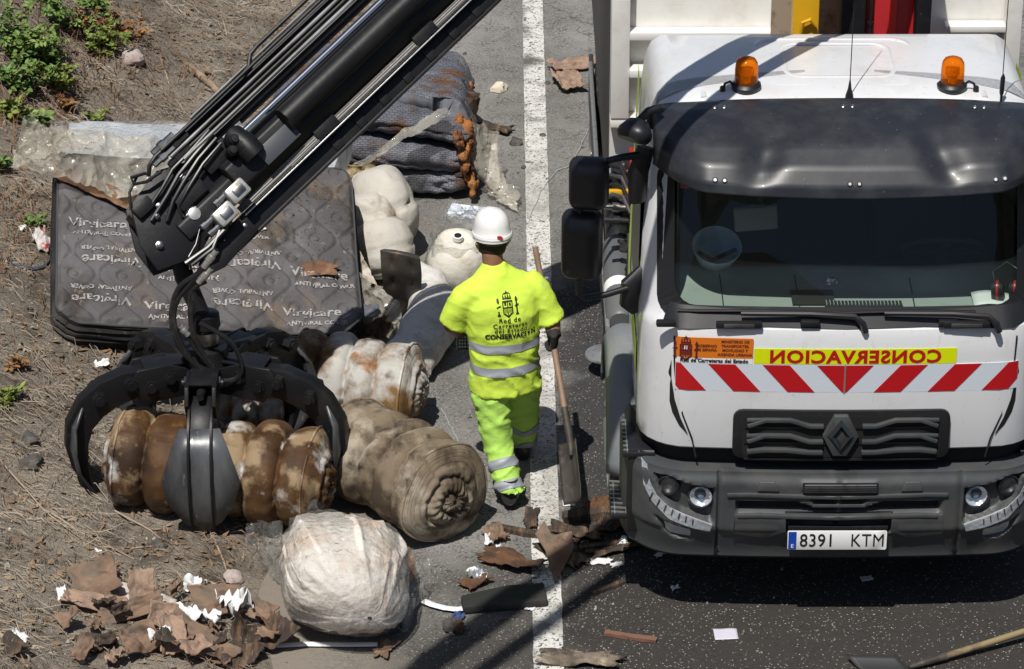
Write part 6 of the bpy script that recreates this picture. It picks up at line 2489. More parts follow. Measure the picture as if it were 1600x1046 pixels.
# helmet
hv = headc + Vector((0, .012, .040))
m = MB()
RG = []
TL = Euler((R(-6), 0, yaw)).to_matrix()
for j, (f, z) in enumerate(((1.13, -.004), (1.14, .004), (1.08, .014), (1.02, .03), (1.0, .055), (.94, .085), (.80, .115), (.55, .137), (.25, .146), (.03, .148))):
    row = []
    for k in range(48):
        t = 2 * PI * k / 48
        fx, fy = .098 * f, .120 * f
        if j < 3 and math.sin(t) > 0: fy += .045 * math.sin(t) ** 3 * (1 - j * .3)
        rib = 1 + .012 * math.exp(-((math.cos(t) / .12) ** 2)) * (1 if j > 3 else 0) + .008 * math.exp(-(((abs(math.cos(t)) - .45) / .07) ** 2)) * (1 if 3 < j < 8 else 0)
        row.append(hv + TL @ Vector((fx * math.cos(t) * rib, fy * math.sin(t) * rib, z * (1 + .02 * math.exp(-((math.cos(t) * f / .18) ** 2))))))
    RG.append(row)
m.rings(RG)
hel = m.build('helmet', mat('helmet_white', (.78, .78, .78), .32), person, angle=50)
m = MB()
m.rings([[hv + TL @ Vector((.098 * f * math.cos(2 * PI * k / 48), .120 * f * math.sin(2 * PI * k / 48), z)) for k in range(48)] for f, z in ((1.05, -.022), (1.10, -.02), (1.115, .012), (1.06, .016))], caps=False)
m.build('helmet_rim', MATS['helmet_white'], hel)
m = MB()
m.lathe([(.014, 0), (.014, .003), (.001, .004)], 16, hv + TL @ Vector((.004, -.1365, .018)), TL @ Vector((0, -1, .15)), sq=(1.25, .7))
m.build('helmet_badge', red, hel)

# print on the back
bv = bvh_of(shirt_me)
NB = (RZ @ Vector((0, -1, 0)))
EX = RZ @ Vector((1, 0, 0))


def back(cpx, cpy, lean=0.0):
    c = wp(cpx, cpy)
    right = (EX + Vector((0, 0, lean))).normalized()
    up = Vector((0, 0, 1)) - right * right.z

    def fn(u, v):
        p = c + right * u + up * v
        h, n_, i, d = bv.ray_cast(p + NB * .6, -NB, 1.2)
        return (h + n_ * .004) if h else p + NB * .15
    return fn


put_text('back_print', 'Red de', .037, back(785, 487), ink, shirt, bold=.0007, space=1.2)
put_text('back_print', 'Carreteras', .036, back(786, 495), ink, shirt, bold=.0007, space=1.22)
put_text('back_print', 'del Estado', .036, back(787, 502.5), ink, shirt, bold=.0007, space=1.22)
put_text('back_print', 'CONSERVACIÓN', .040, back(788, 511.5), ink, shirt, bold=.0016, space=1.0, sx=.95)
arms(back(783, 463), .125, ink, 'back_crest', shirt)

# ------------------------------------------------------------------ the shovel in his hand
top_, hnd, low = wp(836, 386, .25), haR + Vector((0, 0, -.07)), wp(891, 690, -.42)
ax_ = (hnd - top_)
wood = mat('shovel_handle_wood', (.24, .155, .105), .6, layers=[((.14, .09, .06), 6, .5, .7, 6, (1, 1, .2)), ((.34, .26, .2), 11, .58, .7)])
W0 = Vector((WX, WY, 0))
sh = empty('shovel', W0 + low, 'worn steel shovel with wooden handle in the right hand of the worker', 'shovel')
O_ = low
bl_end = wp(897, 778, -.62)
kn_ = low.lerp(hnd, .12)
m = MB()
m.tube([top_ - O_, top_.lerp(hnd, .5) - O_, hnd - O_, hnd.lerp(kn_, .5) - O_, kn_ - O_], [.0165, .0175, .018, .018, .017], 12)
m.build('handle', wood, sh)
m = MB()
m.tube([low.lerp(hnd, .36) - O_, low.lerp(hnd, .1) - O_, Vector((0, 0, 0)), (bl_end - O_) * .25], [.021, .022, .020, .012], 12)
m.build('socket', mat('shovel_steel', (.06, .052, .045), .65, .2, layers=[((.16, .145, .125), 7, .54, .7), ((.03, .022, .016), 5, .46, .62)]), sh)
bd = (bl_end - O_)
bn = Vector((-.85, -.45, .25))
bn = (bn - bd.normalized() * bn.dot(bd.normalized())).normalized()
bs = bd.normalized().cross(bn)


def blade(u, v):
    s = (2 * u - 1)
    wd = .098 * (.93 + .1 * v) * (1 - .12 * max(0, v - .8) / .2 * s * s)
    return bd * (v * 1.08 - .03 * s * s * 0) + bs * wd * s + bn * (.045 * s * s * (1 - .25 * v) - .02 + .014 * math.exp(-(s / .12) ** 2) * (1 - v))


m = MB()
m.grid(blade, 17, 15)
m.build('blade', MATS['shovel_steel'], sh, thick=.004, angle=60)

# black mesh-cased thing in the left hand
c = wp(724, 524, .12)
dv = empty('handheld_case', W0 + c, 'small black perforated case carried in the left hand of the worker', 'case')
m = MB()
q = Euler((R(-25), R(4), R(8))).to_matrix()
m.box((0, 0, -.02), (.075, .035, .13), q)
m.tube([q @ Vector((0, 0, .045)), q @ Vector((0, 0, .085))], .016, 10)
m.build('case_body', blackp, dv, bevel=.006)
for i in range(4):
    for j in range(6):
        m = MB()
        m.box(q @ Vector((-.024 + i * .016, -.0185, -.065 + j * .018)), (.010, .002, .011), q)
        m.build('case_cell', mat('pale_cell', (.42, .42, .4), .6), dv)
# ================================================================== rubbish on the ground
card_m = mat('cardboard', (.21, .14, .098), .85, layers=[((.14, .085, .058), 5, .48, .66), ((.30, .22, .165), 8, .56, .7), ((.13, .108, .085), 4, .52, .66, 9), ((.06, .04, .03), 7, .58, .72)], bumps=[(50, .002, 'noise')], spec=.15)
card_l = mat('pale_cardboard', (.33, .225, .165), .85, layers=[((.24, .155, .108), 6, .5, .66), ((.15, .12, .095), 4, .54, .68, 9), ((.10, .065, .045), 9, .62, .74)], bumps=[(50, .002, 'noise')], spec=.15)
ply_m = mat('soiled_white_board', (.50, .47, .43), .85, layers=[((.32, .27, .22), 5, .48, .62), ((.16, .11, .08), 12, .56, .68)])
charw = mat('charred_wood', (.045, .032, .024), .85, layers=[((.14, .085, .05), 8, .5, .64, 6, (4, .6, 1)), ((.28, .2, .13), 16, .62, .74, 6, (5, .5, 1)), ((.015, .012, .01), 5, .52, .66)], bumps=[(20, .012, 'noise')])
rust_m = mat('rust_crust', (.12, .058, .026), .95, layers=[((.045, .026, .016), 7, .46, .62), ((.24, .12, .05), 15, .60, .72)], bumps=[(30, .015, 'noise')])
paper_m = mat('crumpled_paper', (.72, .72, .72), .6, layers=[((.55, .54, .52), 6, .52, .68)])


def gz(px, py, dz=0.0):
    p = at(px, py, 0)
    for _ in range(5):
        p = at(px, py, max(0.0, bank_z(p.x, p.y)))
    p.z += dz
    return p


# cardboard heap, lower left
S = R(8)
for px, py, sx, sy, mt_, lab, rz, sd, amp, tl_, dz, cu in (
    (150, 925, .30, .30, card_m, 'brown torn cardboard lobe at the upper left of the heap', .3, 1, .07, (.35, -.2), .02, .03),
    (215, 940, .55, .20, ply_m, 'long soiled white board under the cardboard heap', -.52, 2, .015, (.15, 0), .0, 0),
    (150, 958, .40, .12, card_l, 'pale cardboard strip along the left of the heap', -.25, 3, .03, (.5, .1), .03, .02),
    (222, 945, .16, .20, card_l, 'peach coloured cardboard tab standing out of the heap', .2, 4, .03, (.8, .1), .06, .03),
    (205, 968, .42, .13, card_m, 'folded cardboard panel across the middle of the heap', .35, 5, .04, (.7, -.1), .02, .05),
    (255, 975, .18, .16, card_l, 'small upright cardboard flap left of the white paper', .0, 6, .03, (.9, .2), .02, .03),
    (340, 965, .34, .20, card_m, 'large cardboard box side behind the white paper', .12, 7, .05, (.95, 0), .02, .06),
    (300, 1000, .30, .15, card_m, 'bent cardboard panel below the white paper', -.6, 8, .05, (.5, .2), .02, .06),
    (330, 1025, .40, .17, card_m, 'reddish cardboard strip at the bottom of the heap', -.55, 9, .05, (.5, .1), .01, .05),
    (215, 1020, .24, .20, card_m, 'curled cardboard pocket at the lower left of the heap', .5, 10, .08, (.6, .0), .02, .09),
    (268, 1015, .16, .28, card_l, 'creased pale cardboard piece in the lower heap', .3, 11, .05, (.4, .3), .03, .05),
    (400, 1000, .34, .30, charw, 'blackened crumpled packaging at the right of the heap', .4, 12, .10, (.4, .1), .0, .08),
    (370, 1035, .30, .22, charw, 'sooty packaging lump at the bottom edge of the heap', .9, 13, .09, (.3, .1), .0, .06),
    (415, 975, .20, .14, card_m, 'brown cardboard corner at the right end of the heap', -.7, 14, .05, (.6, 0), .04, .05),
    (20, 1020, .22, .16, charw, 'dark splintered board at the lower left edge', -.8, 15, .04, (.2, 0), .0, .03),
    (150, 1010, .26, .12, charw, 'grimy flattened carton left of the heap', .1, 16, .04, (.1, 0), .0, .02)):
    scrap('cardboard' if mt_ in (card_m, card_l) else ('soiled_board' if mt_ is ply_m else 'burnt_packaging'), gz(px, py, dz * .7), sx * .82, sy * .82, mt_, lab, 'cardboard' if mt_ in (card_m, card_l) else 'debris', rz, sd, amp * .45, .007, tl_, 26, curl=cu * .5, jag=.16, fold=.42 if mt_ is not ply_m else .05)
for px, py, sx, sy, lab, sd, dz, amp in (
    (365, 968, .16, .14, 'largest crumpled white paper on the cardboard heap', 21, .06, .10),
    (318, 985, .14, .12, 'crumpled white tissue left of the largest paper', 22, .04, .07),
    (252, 1016, .12, .07, 'pale blue white paper low in the cardboard heap', 23, .05, .05),
    (286, 975, .05, .12, 'narrow white paper edge beside the upright flap', 24, .06, .04),
    (98, 945, .10, .05, 'white glossy carton end left of the heap', 25, .05, .01),
    (30, 1004, .10, .06, 'white lilac paper scrap near the lower left corner', 26, .0, .03),
    (305, 922, .12, .09, 'grey crumpled paper above the cardboard heap', 27, .0, .05),
    (152, 1012, .08, .04, 'white wrapper bit in the dirt left of the heap', 28, .0, .03)):
    scrap('paper_scrap', gz(px, py, dz), sx, sy, paper_m, lab, 'paper', sd * .7, sd, amp, .003, (.3, .1), 16, jag=.4)

rd = random.Random(8)
for k in range(26):
    px, py = rd.uniform(100, 430), rd.uniform(925, 1042)
    if py < 900 + abs(px - 240) * .22 + 20 or (px > 380 and py < 960): continue
    scrap('cardboard_fragment', gz(px, py, rd.uniform(0, .07)), rd.uniform(.06, .16), rd.uniform(.05, .12), rd.choice((card_m, card_l, charw, card_m)), 'small torn cardboard fragment in the heap at the lower left', 'cardboard', rd.uniform(0, 6), 100 + k, .03, .006, (rd.uniform(-.3, 1.0), rd.uniform(-.5, .5)), 12, group='cardboard fragments of the heap', jag=.2, fold=.6)
# white plastic strips
m = MB()
P_ = [gz(432, 1012, .012), gz(480, 1010, .014), gz(540, 1011, .014), gz(590, 1010, .012)]
m.tube(P_, [(.022, .007)] * 4, 8)
o = m.build('white_batten', white, None, base=True)
tag(o, 'straight white plastic batten below the wrapped bundle', 'batten')
m = MB()
m.tube([gz(662, 944, .02), gz(676, 950, .02), gz(695, 955, .02), gz(712, 957, .02), gz(722, 956, .02)], [(.024, .006)] * 5, 8)
o = m.build('white_batten', mat('speckled_white', (.70, .73, .75), .5, layers=[((.15, .14, .13), 60, .62, .68)]), None, base=True)
tag(o, 'curved white speckled trim between the bundle and the black slab', 'trim')
# black foam slab
m = MB()
q4 = [gz(724, 962), gz(856, 950), gz(850, 922), gz(790, 926), gz(720, 942)]
hh = .05
m.rings([[p + Vector((0, 0, .004)) for p in q4], [p + Vector((0, 0, hh)) for p in q4]])
o = m.build('black_slab', mat('charcoal_foam', (.016, .017, .016), .85, layers=[((.04, .038, .034), 6, .5, .7), ((.2, .18, .15), 70, .68, .74)], bumps=[(20, .006, 'noise')]), None, base=True, bevel=.012)
tag(o, 'charcoal black slab with cut corner in the foreground', 'slab')
# cardboard shard standing and crusts
m = MB()
pts = [gz(868, 915, .01), gz(897, 868, .05), gz(893, 855, .10), gz(862, 862, .10), gz(850, 848, .14), gz(836, 862, .11), gz(852, 880, .08)]
m.add(pts, [tuple(range(7))])
o = m.build('cardboard', card_m, None, base=True, thick=.006, angle=0)
tag(o, 'orange brown pointed cardboard shard beside the black slab', 'cardboard')
for px, py, sx, sy, mt_, lab, sd, amp, nm, cat_ in (
    (800, 884, .36, .16, rust_m, 'wide rusty crust of ash left of the pointed shard', 31, .035, 'ash_crust', 'debris'),
    (742, 915, .16, .10, rust_m, 'small rust brown crust at the left of the black slab', 32, .03, 'ash_crust', 'debris'),
    (775, 842, .14, .10, card_m, 'curled orange cardboard leaf by the wound mattress end', 33, .05, 'cardboard', 'cardboard'),
    (935, 798, .15, .13, rust_m, 'round rusty lump in front of the cab steps', 34, .06, 'rust_lump', 'debris'),
    (830, 815, .24, .07, charw, 'flat charred bark strip near the foot of the worker', 35, .03, 'charred_bark', 'debris'),
    (900, 835, .30, .14, charw, 'burnt crumbling board under the bumper corner', 36, .05, 'charred_board', 'debris'),
    (960, 820, .26, .12, charw, 'jagged burnt timber end below the cab step', 37, .07, 'charred_board', 'debris'),
    (880, 870, .30, .12, charw, 'sooty splinter heap behind the pointed shard', 38, .05, 'charred_board', 'debris'),
    (965, 862, .30, .08, charw, 'blackened plank scrap touching the shadow of the bumper', 39, .04, 'charred_board', 'debris'),
    (715, 985, .12, .06, rust_m, 'brown clod below the black slab', 40, .04, 'clod', 'clod'),
    (905, 1034, .40, .14, mat('tan_crust', (.17, .135, .10), .9, layers=[((.34, .28, .21), 12, .54, .66), ((.055, .042, .033), 7, .46, .6)]), 'tan broken crust at the bottom edge on the white line', 41, .035, 'crust', 'debris'),
    (600, 1018, .16, .09, card_m, 'brown leaf shaped cardboard right of the white batten', 42, .03, 'cardboard', 'cardboard')):
    scrap(nm, gz(px, py), sx, sy, mt_, lab, cat_, sd * 1.3, sd, amp * (.5 if mt_ is charw else .8), .008, (.05, .03), 20, jag=.4, fold=.15)
for pa, pb, wd, ht, mt_, lab in (
    ((768, 826), (905, 852), .045, .03, charw, 'long charred plank pointing at the bumper corner'),
    ((945, 992), (1026, 1004), .035, .022, mat('red_brown_wood', (.17, .085, .055), .8), 'red brown wooden stick lying alone on the asphalt'),
    ((925, 930), (975, 912), .03, .02, charw, 'short dark stick behind the lone red brown one'),
    ((880, 815), (975, 806), .07, .05, charw, 'thick burnt beam along the cab steps'),
    ((905, 862), (990, 850), .03, .03, charw, 'thin burnt lath running under the bumper')):
    m = MB()
    a, c = gz(*pa), gz(*pb)
    n_ = 9
    RG = []
    d_ = (c - a).normalized()
    s_ = Vector((-d_.y, d_.x, 0))
    rd = random.Random(pa[0])
    for k in range(n_):
        p = a.lerp(c, k / (n_ - 1))
        j = lambda: rd.uniform(-.12, .12)
        RG.append([p + s_ * wd * (.5 + j()) + Vector((0, 0, .003)), p + s_ * wd * (.5 + j()) + Vector((0, 0, ht * (1 + j()))), p - s_ * wd * (.5 + j()) + Vector((0, 0, ht * (1 + j()))), p - s_ * wd * (.5 + j()) + Vector((0, 0, .003))])
    m.rings(RG)
    o = m.build('wooden_plank', mt_, None, base=True, angle=25)
    tag(o, lab, 'plank')
for px, py, sx, sy, lab, sd, am in (
    (938, 880, .13, .05, 'white glossy plastic shard nearest the bumper shadow', 51, .012), (964, 884, .07, .04, 'small white oval shard right of the glossy one', 52, .006),
    (737, 892, .06, .035, 'small white shard above the foil scrap', 53, .004), (765, 850, .10, .05, 'white torn plastic by the wound mattress', 55, .03),
    (782, 862, .08, .03, 'grey white plastic sliver right of the torn plastic', 56, .02), (889, 788, .07, .06, 'square white card beneath the shovel blade', 57, .004),
    (1134, 993, .125, .10, 'lilac white printed card lying before the lorry', 58, .003), (828, 953, .05, .035, 'white chip right of the black slab', 59, .008),
    (1354, 906, .06, .05, 'grey triangular shard in the shadow of the lorry', 60, .004), (1055, 921, .05, .03, 'small curled white shard under the bumper', 61, .015),
    (1032, 868, .09, .04, 'torn pale plastic below the bumper corner', 62, .02), (975, 850, .09, .05, 'crumpled white plastic at the bumper corner', 63, .03),
    (770, 142, .0, .0, '', 0, 0), (860, 870, .22, .05, 'scattered plaster dust flake behind the pointed shard', 64, .006), (880, 111, .06, .02, '', 0, 0)):
    if not lab: continue
    scrap('plastic_shard' if 'card' not in lab else 'card', gz(px, py), sx, sy, paper_m if sd != 58 else mat('lilac_card', (.55, .54, .62), .5), lab, 'shard' if 'card' not in lab else 'card', sd * .37 if sd not in (57, 58) else .05, sd, am, .004, (.06, .0), 10, jag=.45 if sd not in (57, 58) else .02)
scrap('foil_scrap', gz(748, 908), .08, .10, mat('foil_grey', (.45, .47, .50), .35, .6), 'crumpled black and white foil scrap left of the black slab', 'foil', .6, 71, .05, .003, (.1, 0), 14, jag=.3)
scrap('foil_scrap', gz(612, 992), .12, .09, mat('dark_film', (.09, .09, .10), .3), 'dark crumpled film under the wrapped bundle', 'film', .2, 72, .07, .003, (.1, 0), 14, jag=.3)
scrap('blue_rag', gz(714, 970), .06, .10, mat('blue_cloth', (.03, .06, .15), .7), 'small navy rag under the curved white trim', 'rag', -.5, 73, .03, .003, (.1, 0), 10, jag=.3)
scrap('cardboard', gz(893, 108), .36, .20, card_l, 'pale torn cardboard sheet farthest up the road', 'cardboard', .45, 74, .05, .006, (.0, .05), 24, curl=.03)
scrap('cardboard', gz(886, 135), .20, .34, card_l, 'ragged lower half of the torn cardboard on the road', 'cardboard', .2, 75, .05, .006, (.0, .05), 24, curl=.03, jag=.3)
scrap('bark_piece', gz(768, 206), .28, .12, charw, 'dark bark piece beside the burst mattress', 'bark', -.3, 76, .05, .01, (.0, 0), 14)


def rock(name, p, r, mt_, label, seed, sq=(1, 1, .7), cat='rock'):
    m = MB()
    RG = []
    for j in range(9):
        ph = PI * (j + .5) / 9 - PI / 2
        RG.append([Vector((sq[0] * r * math.cos(ph) * math.cos(2 * PI * k / 14), sq[1] * r * math.cos(ph) * math.sin(2 * PI * k / 14), sq[2] * r * math.sin(ph))) for k in range(14)])
    m.rings(RG)
    m.v = [v * (1 + .45 * noise.noise(v / r * 1.1 + Vector((seed, 0, 0))) + .18 * noise.noise(v / r * 3 + Vector((0, seed, 0)))) for v in m.v]
    o = m.build(name, mt_, None, angle=28)
    o.location = p + Vector((0, 0, r * sq[2] * .5))
    tag(o, label, cat)


stone_m = mat('pale_stone', (.40, .34, .31), .9, layers=[((.28, .22, .2), 5, .5, .66)], bumps=[(30, .006, 'noise')])
dstone = mat('dark_stone', (.07, .065, .06), .9, layers=[((.16, .14, .12), 8, .52, .66)], bumps=[(30, .006, 'noise')])
rock('rock', gz(208, 96), .085, stone_m, 'pinkish pale rock near the bushes on the upper bank', 3)
rock('foam_lump', gz(779, 142), .06, mat('cream_lump', (.62, .57, .45), .9), 'cream foam lump on the asphalt by the white line', 5, cat='lump')
for i, (px, py, r, lab) in enumerate(((365, 908, .055, 'brownish stone right of the grey paper on the bank'), (45, 690, .05, 'dark stone at the left edge of the bank'), (48, 728, .06, 'larger dark clod low at the left edge'), (250, 855, .045, 'dark stone in the grit left of the bundle'), (806, 225, .045, 'black stone on the asphalt left of the white line'), (855, 131, .02, 'tiny black stone on the white line by the cardboard'),
                                      (848, 213, .022, 'black chip at the right edge of the white line'), (818, 263, .018, 'black chip at the left edge of the white line'), (726, 85, .016, 'dark pebble on the far asphalt'), (705, 985, .05, 'black lump in the boom shadow'), (460, 885, .03, 'small tan stone beside the wrapped bundle'))):
    rock('stone', gz(px, py), r, dstone if 'tan' not in lab and 'brown' not in lab else stone_m, lab, i * 2.3, cat='stone')
# logs and sticks on the bank
lg = mat('weathered_log', (.20, .135, .09), .9, layers=[((.32, .24, .17), 5, .5, .66, 6, (1, 6, 1)), ((.08, .05, .03), 8, .54, .68)], bumps=[(14, .012, 'noise')])
for pts, r, lab in ((((296, 112), (318, 126), (352, 158)), .035, 'broken brown log on the bank left of the boom pipes'), (((300, 118), (330, 118)), .03, 'pale split log stump above the broken log'),
                    (((245, 72), (255, 105), (270, 150), (290, 178)), .006, 'long pale stalk running down the upper bank'), (((150, 8), (185, 40), (215, 100)), .005, 'thin bent stem between the bushes'),
                    (((55, 135), (90, 145), (120, 162)), .006, 'pale bare twig under the left bushes'), (((20, 770), (120, 830), (210, 875)), .006, 'long dry stem across the lower left bank'),
                    (((0, 720), (70, 800), (130, 845), (190, 870)), .005, 'thin grey stem slanting over the dark bank'), (((330, 835), (350, 880), (365, 935)), .006, 'forked brown twig right of the grit patch'),
                    (((180, 800), (235, 830), (260, 850)), .006, 'reddish stem beneath the brown roll'), (((0, 995), (25, 1020), (45, 1046)), .014, 'rust brown stick at the lower left corner'),
                    (((345, 20), (355, 60), (372, 82)), .005, 'curved dry stem on the bare upper bank'), (((258, 5), (290, 22), (312, 32)), .004, 'thin pale stalk at the top of the bank'),
                    (((205, 858), (255, 853), (262, 850)), .005, 'straight pale straw left of the bundle'), (((455, 0), (460, 18)), .008, 'short dark twig at the top by the boom')):
    m = MB()
    C = [gz(px, py, r * .8) for px, py in pts]
    S_ = []
    for i in range(len(C) - 1):
        for k in range(5): S_.append(C[i].lerp(C[i + 1], k / 5) + Vector((nz(C[i] * (k + 1), 3), nz(C[i] * (k + 2), 3), 0)) * r * .8)
    S_.append(C[-1])
    for p in S_: p.z = max(p.z, bank_z(p.x, p.y) + r * .6)
    m.tube(S_, [r * (1 - .4 * i / len(S_)) for i in range(len(S_))], 9)
    o = m.build('log' if r > .02 else 'stick', lg if r > .02 else mat('pale_stem', (.34, .27, .20), .9, layers=[((.2, .13, .09), 3, .5, .66)]), None, base=True)
    tag(o, lab, 'log' if r > .02 else 'stick')
# blue rope
m = MB()
m.tube([gz(px, py, .012) for px, py in ((0, 408), (14, 408), (26, 418), (40, 420), (52, 423), (64, 421), (74, 414), (78, 408))], [.011, .012, .010, .013, .011, .012, .010, .006], 7)
for k in range(len(m.v)): m.v[k] += Vector((nz(m.v[k], 60, 1), nz(m.v[k], 60, 2), nz(m.v[k], 60, 3))) * .006
o = m.build('blue_rope', mat('faded_blue_rope', (.05, .07, .11), .8), None, base=True)
tag(o, 'faded dark blue rope in the dry grass by the mattress corner', 'rope')
scrap('red_white_wrapper', gz(65, 385), .10, .22, mat('wrapper', (.55, .52, .50), .5, layers=[((.32, .03, .03), 9, .55, .6)]), 'red and white wrapper beside the left edge of the printed mattress', 'wrapper', .4, 81, .06, .003, (.2, 0), 14, jag=.4)
scrap('paper_scrap', gz(36, 360), .05, .05, paper_m, 'tiny white paper in the dry grass left of the print', 'paper', .2, 82, .02, .003, (.2, 0), 8)
scrap('paper_scrap', gz(160, 577), .09, .05, paper_m, 'white crumpled paper behind the left claw', 'paper', .2, 83, .04, .003, (.2, 0), 10)
scrap('paper_scrap', gz(226, 632), .14, .10, paper_m, 'white torn paper above the brown roll under the claw', 'paper', .7, 84, .08, .003, (.4, 0), 14, jag=.4)
scrap('paper_scrap', gz(152, 862), .05, .025, paper_m, 'narrow white chip on the grit of the lower bank', 'paper', -.6, 85, .006, .003, (.1, 0), 8)
scrap('torn_fabric', gz(268, 632, .12), .22, .14, rag, 'brown wrinkled fabric wad behind the front claw', 'fabric scrap', .3, 86, .10, .004, (.5, 0), 20, jag=.3)
# rotten orange board and stakes standing behind the grapple
for px, py, sx, sy, mt_, lab, rz in ((372, 648, .17, .30, mat('burnt_orange_board', (.42, .17, .03), .85, layers=[((.08, .035, .015), 12, .52, .6), ((.6, .32, .1), 5, .55, .7)]), 'orange burnt board standing behind the grapple', .15), (410, 630, .05, .30, mat('pale_green_stake', (.42, .46, .27), .8), 'pale green stake beside the orange board', .1), (348, 640, .04, .28, mat('yellow_stake', (.5, .42, .2), .8), 'yellowish stake left of the orange board', -.1), (432, 628, .06, .26, ply_m, 'whitish split stake inside the right claw', -.5)):
    c = gz(px, py, .30)
    m = MB()
    q = Euler((R(32), rz, 0)).to_matrix()
    RG = []
    for k in range(7):
        z = -sy / 2 + sy * k / 6
        RG.append([c + q @ Vector((a_ * sx / 2 + .006 * noise.noise(Vector((a_, k * 1.7, px))), b_ * .012, z + .02 * noise.noise(Vector((a_ * 9, k, px))))) for a_, b_ in ((-1, -1), (-.3, -1.2), (.3, -.9), (1, -1), (1, 1), (-1, 1))])
    m.rings(RG)
    o = m.build('broken_board', mt_, None, base=True, angle=30)
    tag(o, lab, 'board')

# second shovel, lying at the lower right corner
s2 = empty('shovel', gz(1420, 1038), 'shovel lying on the asphalt at the lower right corner', 'shovel')
O_ = s2.location.copy()
m = MB()
m.tube([gz(1455, 1040, .03) - O_, gz(1530, 1022, .05) - O_, gz(1640, 994, .08) - O_, gz(1800, 955, .11) - O_], .018, 12)
m.build('handle', mat('ochre_handle', (.25, .19, .10), .6, layers=[((.12, .08, .05), 9, .5, .66)]), s2)
m = MB()
m.tube([gz(1478, 1035, .035) - O_, gz(1445, 1043, .03) - O_, gz(1420, 1048, .02) - O_], [.021, .020, .012], 10)
m.build('socket', MATS['shovel_steel'], s2)
m = MB()
pA, pB = gz(1425, 1054, .02) - O_, gz(1345, 1050, .012) - O_
sd2 = Vector((.08, -.12, 0))
m.grid(lambda u, v: pA.lerp(pB, v) + sd2 * (2 * u - 1) * .85 + Vector((0, 0, .03 * (2 * u - 1) ** 2)), 11, 9)
m.build('blade', mat('sooty_steel', (.05, .05, .052), .55, .4), s2, thick=.004)
# strings near the rust stained roll
for pts, lab in ((((690, 640), (705, 670), (715, 690), (728, 710)), 'thin blue grey cord on the asphalt by the rolled mattress'), (((888, 268), (905, 235), (925, 190), (930, 180)), 'thin pale cord beside the wing mirrors'), (((828, 340), (845, 300), (870, 268), (888, 262)), 'pale cord crossing the white line')):
    m = MB()
    C = [gz(px, py, .006) for px, py in pts]
    S_ = []
    for i in range(len(C) - 1):
        for k in range(6): S_.append(C[i].lerp(C[i + 1], k / 6) + Vector((nz(C[i] * (k + 1), 5), nz(C[i] * (k + 2), 5), 0)) * .012)
    m.tube(S_ + [C[-1]], .004, 6)
    o = m.build('cord', mat('grey_cord', (.30, .33, .34), .8), None, base=True)
    tag(o, lab, 'cord')

# ================================================================== green plants on the bank
leaf_ms = [mat('leaf_green', (.12, .20, .045), .55, layers=[((.20, .28, .07), 6, .5, .65), ((.07, .12, .03), 4, .52, .66)], spec=.4),
           mat('leaf_yellow_green', (.17, .22, .045), .55, layers=[((.26, .25, .05), 5, .52, .66), ((.09, .14, .025), 7, .5, .64)], spec=.4),
           mat('leaf_rusty', (.22, .115, .045), .6, layers=[((.34, .20, .06), 6, .5, .66), ((.12, .045, .025), 5, .54, .66)], spec=.3)]
stem_m = mat('bramble_stem', (.16, .075, .045), .8)


def bush(px, py, wd, ht, nstem, nleaf, mt_, label, seed, ls=.035, cat='bush'):
    rd = random.Random(seed)
    base = gz(px, py)
    b = empty('bush' if cat == 'bush' else 'small_plant', base, label, cat)
    ms, ml = MB(), MB()
    for s in range(nstem):
        a = rd.uniform(0, 2 * PI)
        d = Vector((math.cos(a), math.sin(a), 0))
        L_ = ht * rd.uniform(.6, 1.15)
        sp = wd * rd.uniform(.2, 1.0)
        st = Vector((rd.uniform(-.3, .3) * wd, rd.uniform(-.3, .3) * wd, 0))
        st.z = bank_z(base.x + st.x, base.y + st.y) - base.z
        pts = [st + d * sp * (t ** 1.5) + Vector((0, 0, L_ * (t - .35 * t * t))) + Vector((rd.uniform(-.01, .01), rd.uniform(-.01, .01), 0)) for t in [k / 7 for k in range(8)]]
        for p in pts:
            gzz = bank_z(base.x + p.x, base.y + p.y) - base.z
            if p.z < gzz: p.z = gzz + .01
        ms.tube(pts, [.0045 * (1 - .6 * k / 7) for k in range(8)], 5)
        for k in range(nleaf):
            t = rd.uniform(.18, 1.0) * 7
            i = min(6, int(t))
            c = pts[i].lerp(pts[i + 1], t - i)
            q = Euler((rd.gauss(.15, .45), rd.gauss(0, .45), rd.uniform(0, 2 * PI))).to_matrix()
            for lf in range(3):
                q2 = q @ Euler((0, 0, (lf - 1) * 1.0)).to_matrix()
                l = ls * rd.uniform(.7, 1.3) * (1.15 if lf == 1 else .9)
                wv = l * .32
                o_ = Vector((0, l * .25, 0))
                V = [o_, o_ + Vector((-wv, l * .35, .003)), o_ + Vector((-wv * .8, l * .7, 0)), o_ + Vector((0, l, -.006)), o_ + Vector((wv * .8, l * .7, 0)), o_ + Vector((wv, l * .35, .003)), o_ + Vector((0, l * .5, -.006))]
                ml.add([c + q2 @ v for v in V], [(0, 6, 1), (1, 6, 2), (2, 6, 3), (3, 6, 4), (4, 6, 5), (5, 6, 0)])
    ms.build('stems', stem_m, b)
    ml.build('foliage', mt_, b, angle=0, recalc=False)


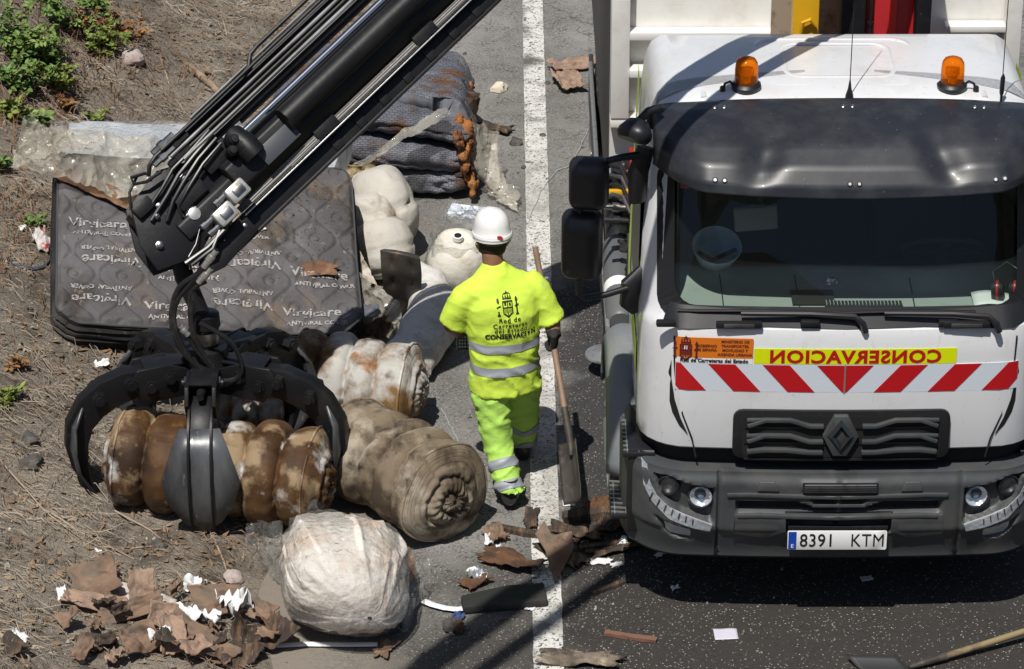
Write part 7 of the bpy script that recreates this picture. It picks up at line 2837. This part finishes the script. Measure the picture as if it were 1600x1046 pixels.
for i, a in enumerate((
    (18, 45, .30, .42, 20, 15, 0, 'dense green bramble at the top left corner', .042), (60, 60, .28, .38, 18, 14, 0, 'green bramble second from the top left corner', .040), (95, 25, .24, .34, 14, 12, 0, 'green bush at the top edge right of the corner bramble', .038),
    (30, 120, .26, .30, 14, 12, 0, 'green bramble at the left edge above the plastic', .040), (85, 118, .24, .24, 12, 11, 1, 'yellow green bramble below the corner bushes', .042), (155, 62, .22, .26, 12, 11, 1, 'yellow green bush left of the pale rock', .042),
    (195, 42, .20, .24, 9, 9, 2, 'orange tinged bush above the pale rock', .044), (130, 30, .18, .22, 8, 8, 2, 'reddish bramble between the green bushes', .036), (20, 165, .18, .16, 7, 8, 1, 'low yellow green plant left of the plastic corner', .05),
    (45, 178, .12, .12, 5, 6, 0, 'broad leaved plant touching the plastic corner', .065), (108, 150, .14, .16, 6, 7, 2, 'rusty bramble above the plastic sheet', .036), (150, 172, .08, .12, 4, 6, 1, 'small upright plant behind the pale blue mattress', .036),
    (52, 335, .09, .09, 5, 7, 0, 'small green plant left of the printed mattress', .038), (5, 250, .10, .14, 6, 7, 0, 'green plant at the left edge beside the plastic sheet', .04), (8, 610, .10, .08, 5, 7, 1, 'small yellow green plant at the left edge by the claw', .04),
    (28, 560, .07, .07, 4, 6, 2, 'tiny rusty plant at the left edge above the claw', .036), (160, 12, .16, .2, 8, 9, 0, 'green shoots at the top edge above the orange bush', .036))):
    px, py, wd, ht, ns, nl, mi, lab, ls = a
    bush(px, py + 18, wd, ht, ns, nl, leaf_ms[mi], lab, i + 20, ls, 'bush' if ht > .2 else 'plant')
# dead tufts, rust brown and straw, among them
tuft_m = mat('dead_bramble', (.17, .085, .05), .9, layers=[((.30, .22, .14), 3, .5, .62), ((.08, .04, .025), 4, .54, .66)], spec=.15)
rd = random.Random(77)
m = MB()
spots = [(20, 200, .25, 70), (60, 150, .3, 80), (110, 90, .3, 80), (150, 130, .28, 70), (40, 100, .25, 50), (10, 300, .2, 60), (30, 330, .2, 50), (130, 60, .25, 60), (190, 80, .25, 40), (10, 400, .25, 60), (100, 180, .15, 40), (200, 150, .3, 30), (320, 150, .3, 40), (60, 450, .3, 40), (40, 560, .25, 30)]
for px, py, wd, n_ in spots:
    c = gz(px, py)
    for k in range(n_):
        x, y = c.x + rd.gauss(0, wd * .6), c.y + rd.gauss(0, wd)
        z = bank_z(x, y)
        a = rd.uniform(0, 6.3)
        l = rd.uniform(.06, .22)
        d = Vector((math.cos(a) * rd.uniform(.2, 1), math.sin(a) * rd.uniform(.2, 1), rd.uniform(.2, 1))).normalized()
        p0 = Vector((x, y, z))
        p1 = p0 + d * l * .6
        p2 = p0 + d * l + Vector((d.x, d.y, -.6)) * l * .35
        s_ = Vector((-d.y, d.x, 0)).normalized() * .0028
        b_ = m.add([p0 - s_, p0 + s_, p1 + s_, p1 - s_, p2, p1 + Vector((0, 0, -.003))], [])
        m.f += [(b_, b_ + 1, b_ + 2, b_ + 3), (b_ + 3, b_ + 2, b_ + 4), (b_, b_ + 3, b_ + 5), (b_ + 1, b_ + 5, b_ + 2)]
o = m.build('dead_stalks', tuft_m, None, angle=0, recalc=False)
tag(o, 'rust brown dead bramble stalks tangled over the bank', 'dead stalks', kind='stuff')
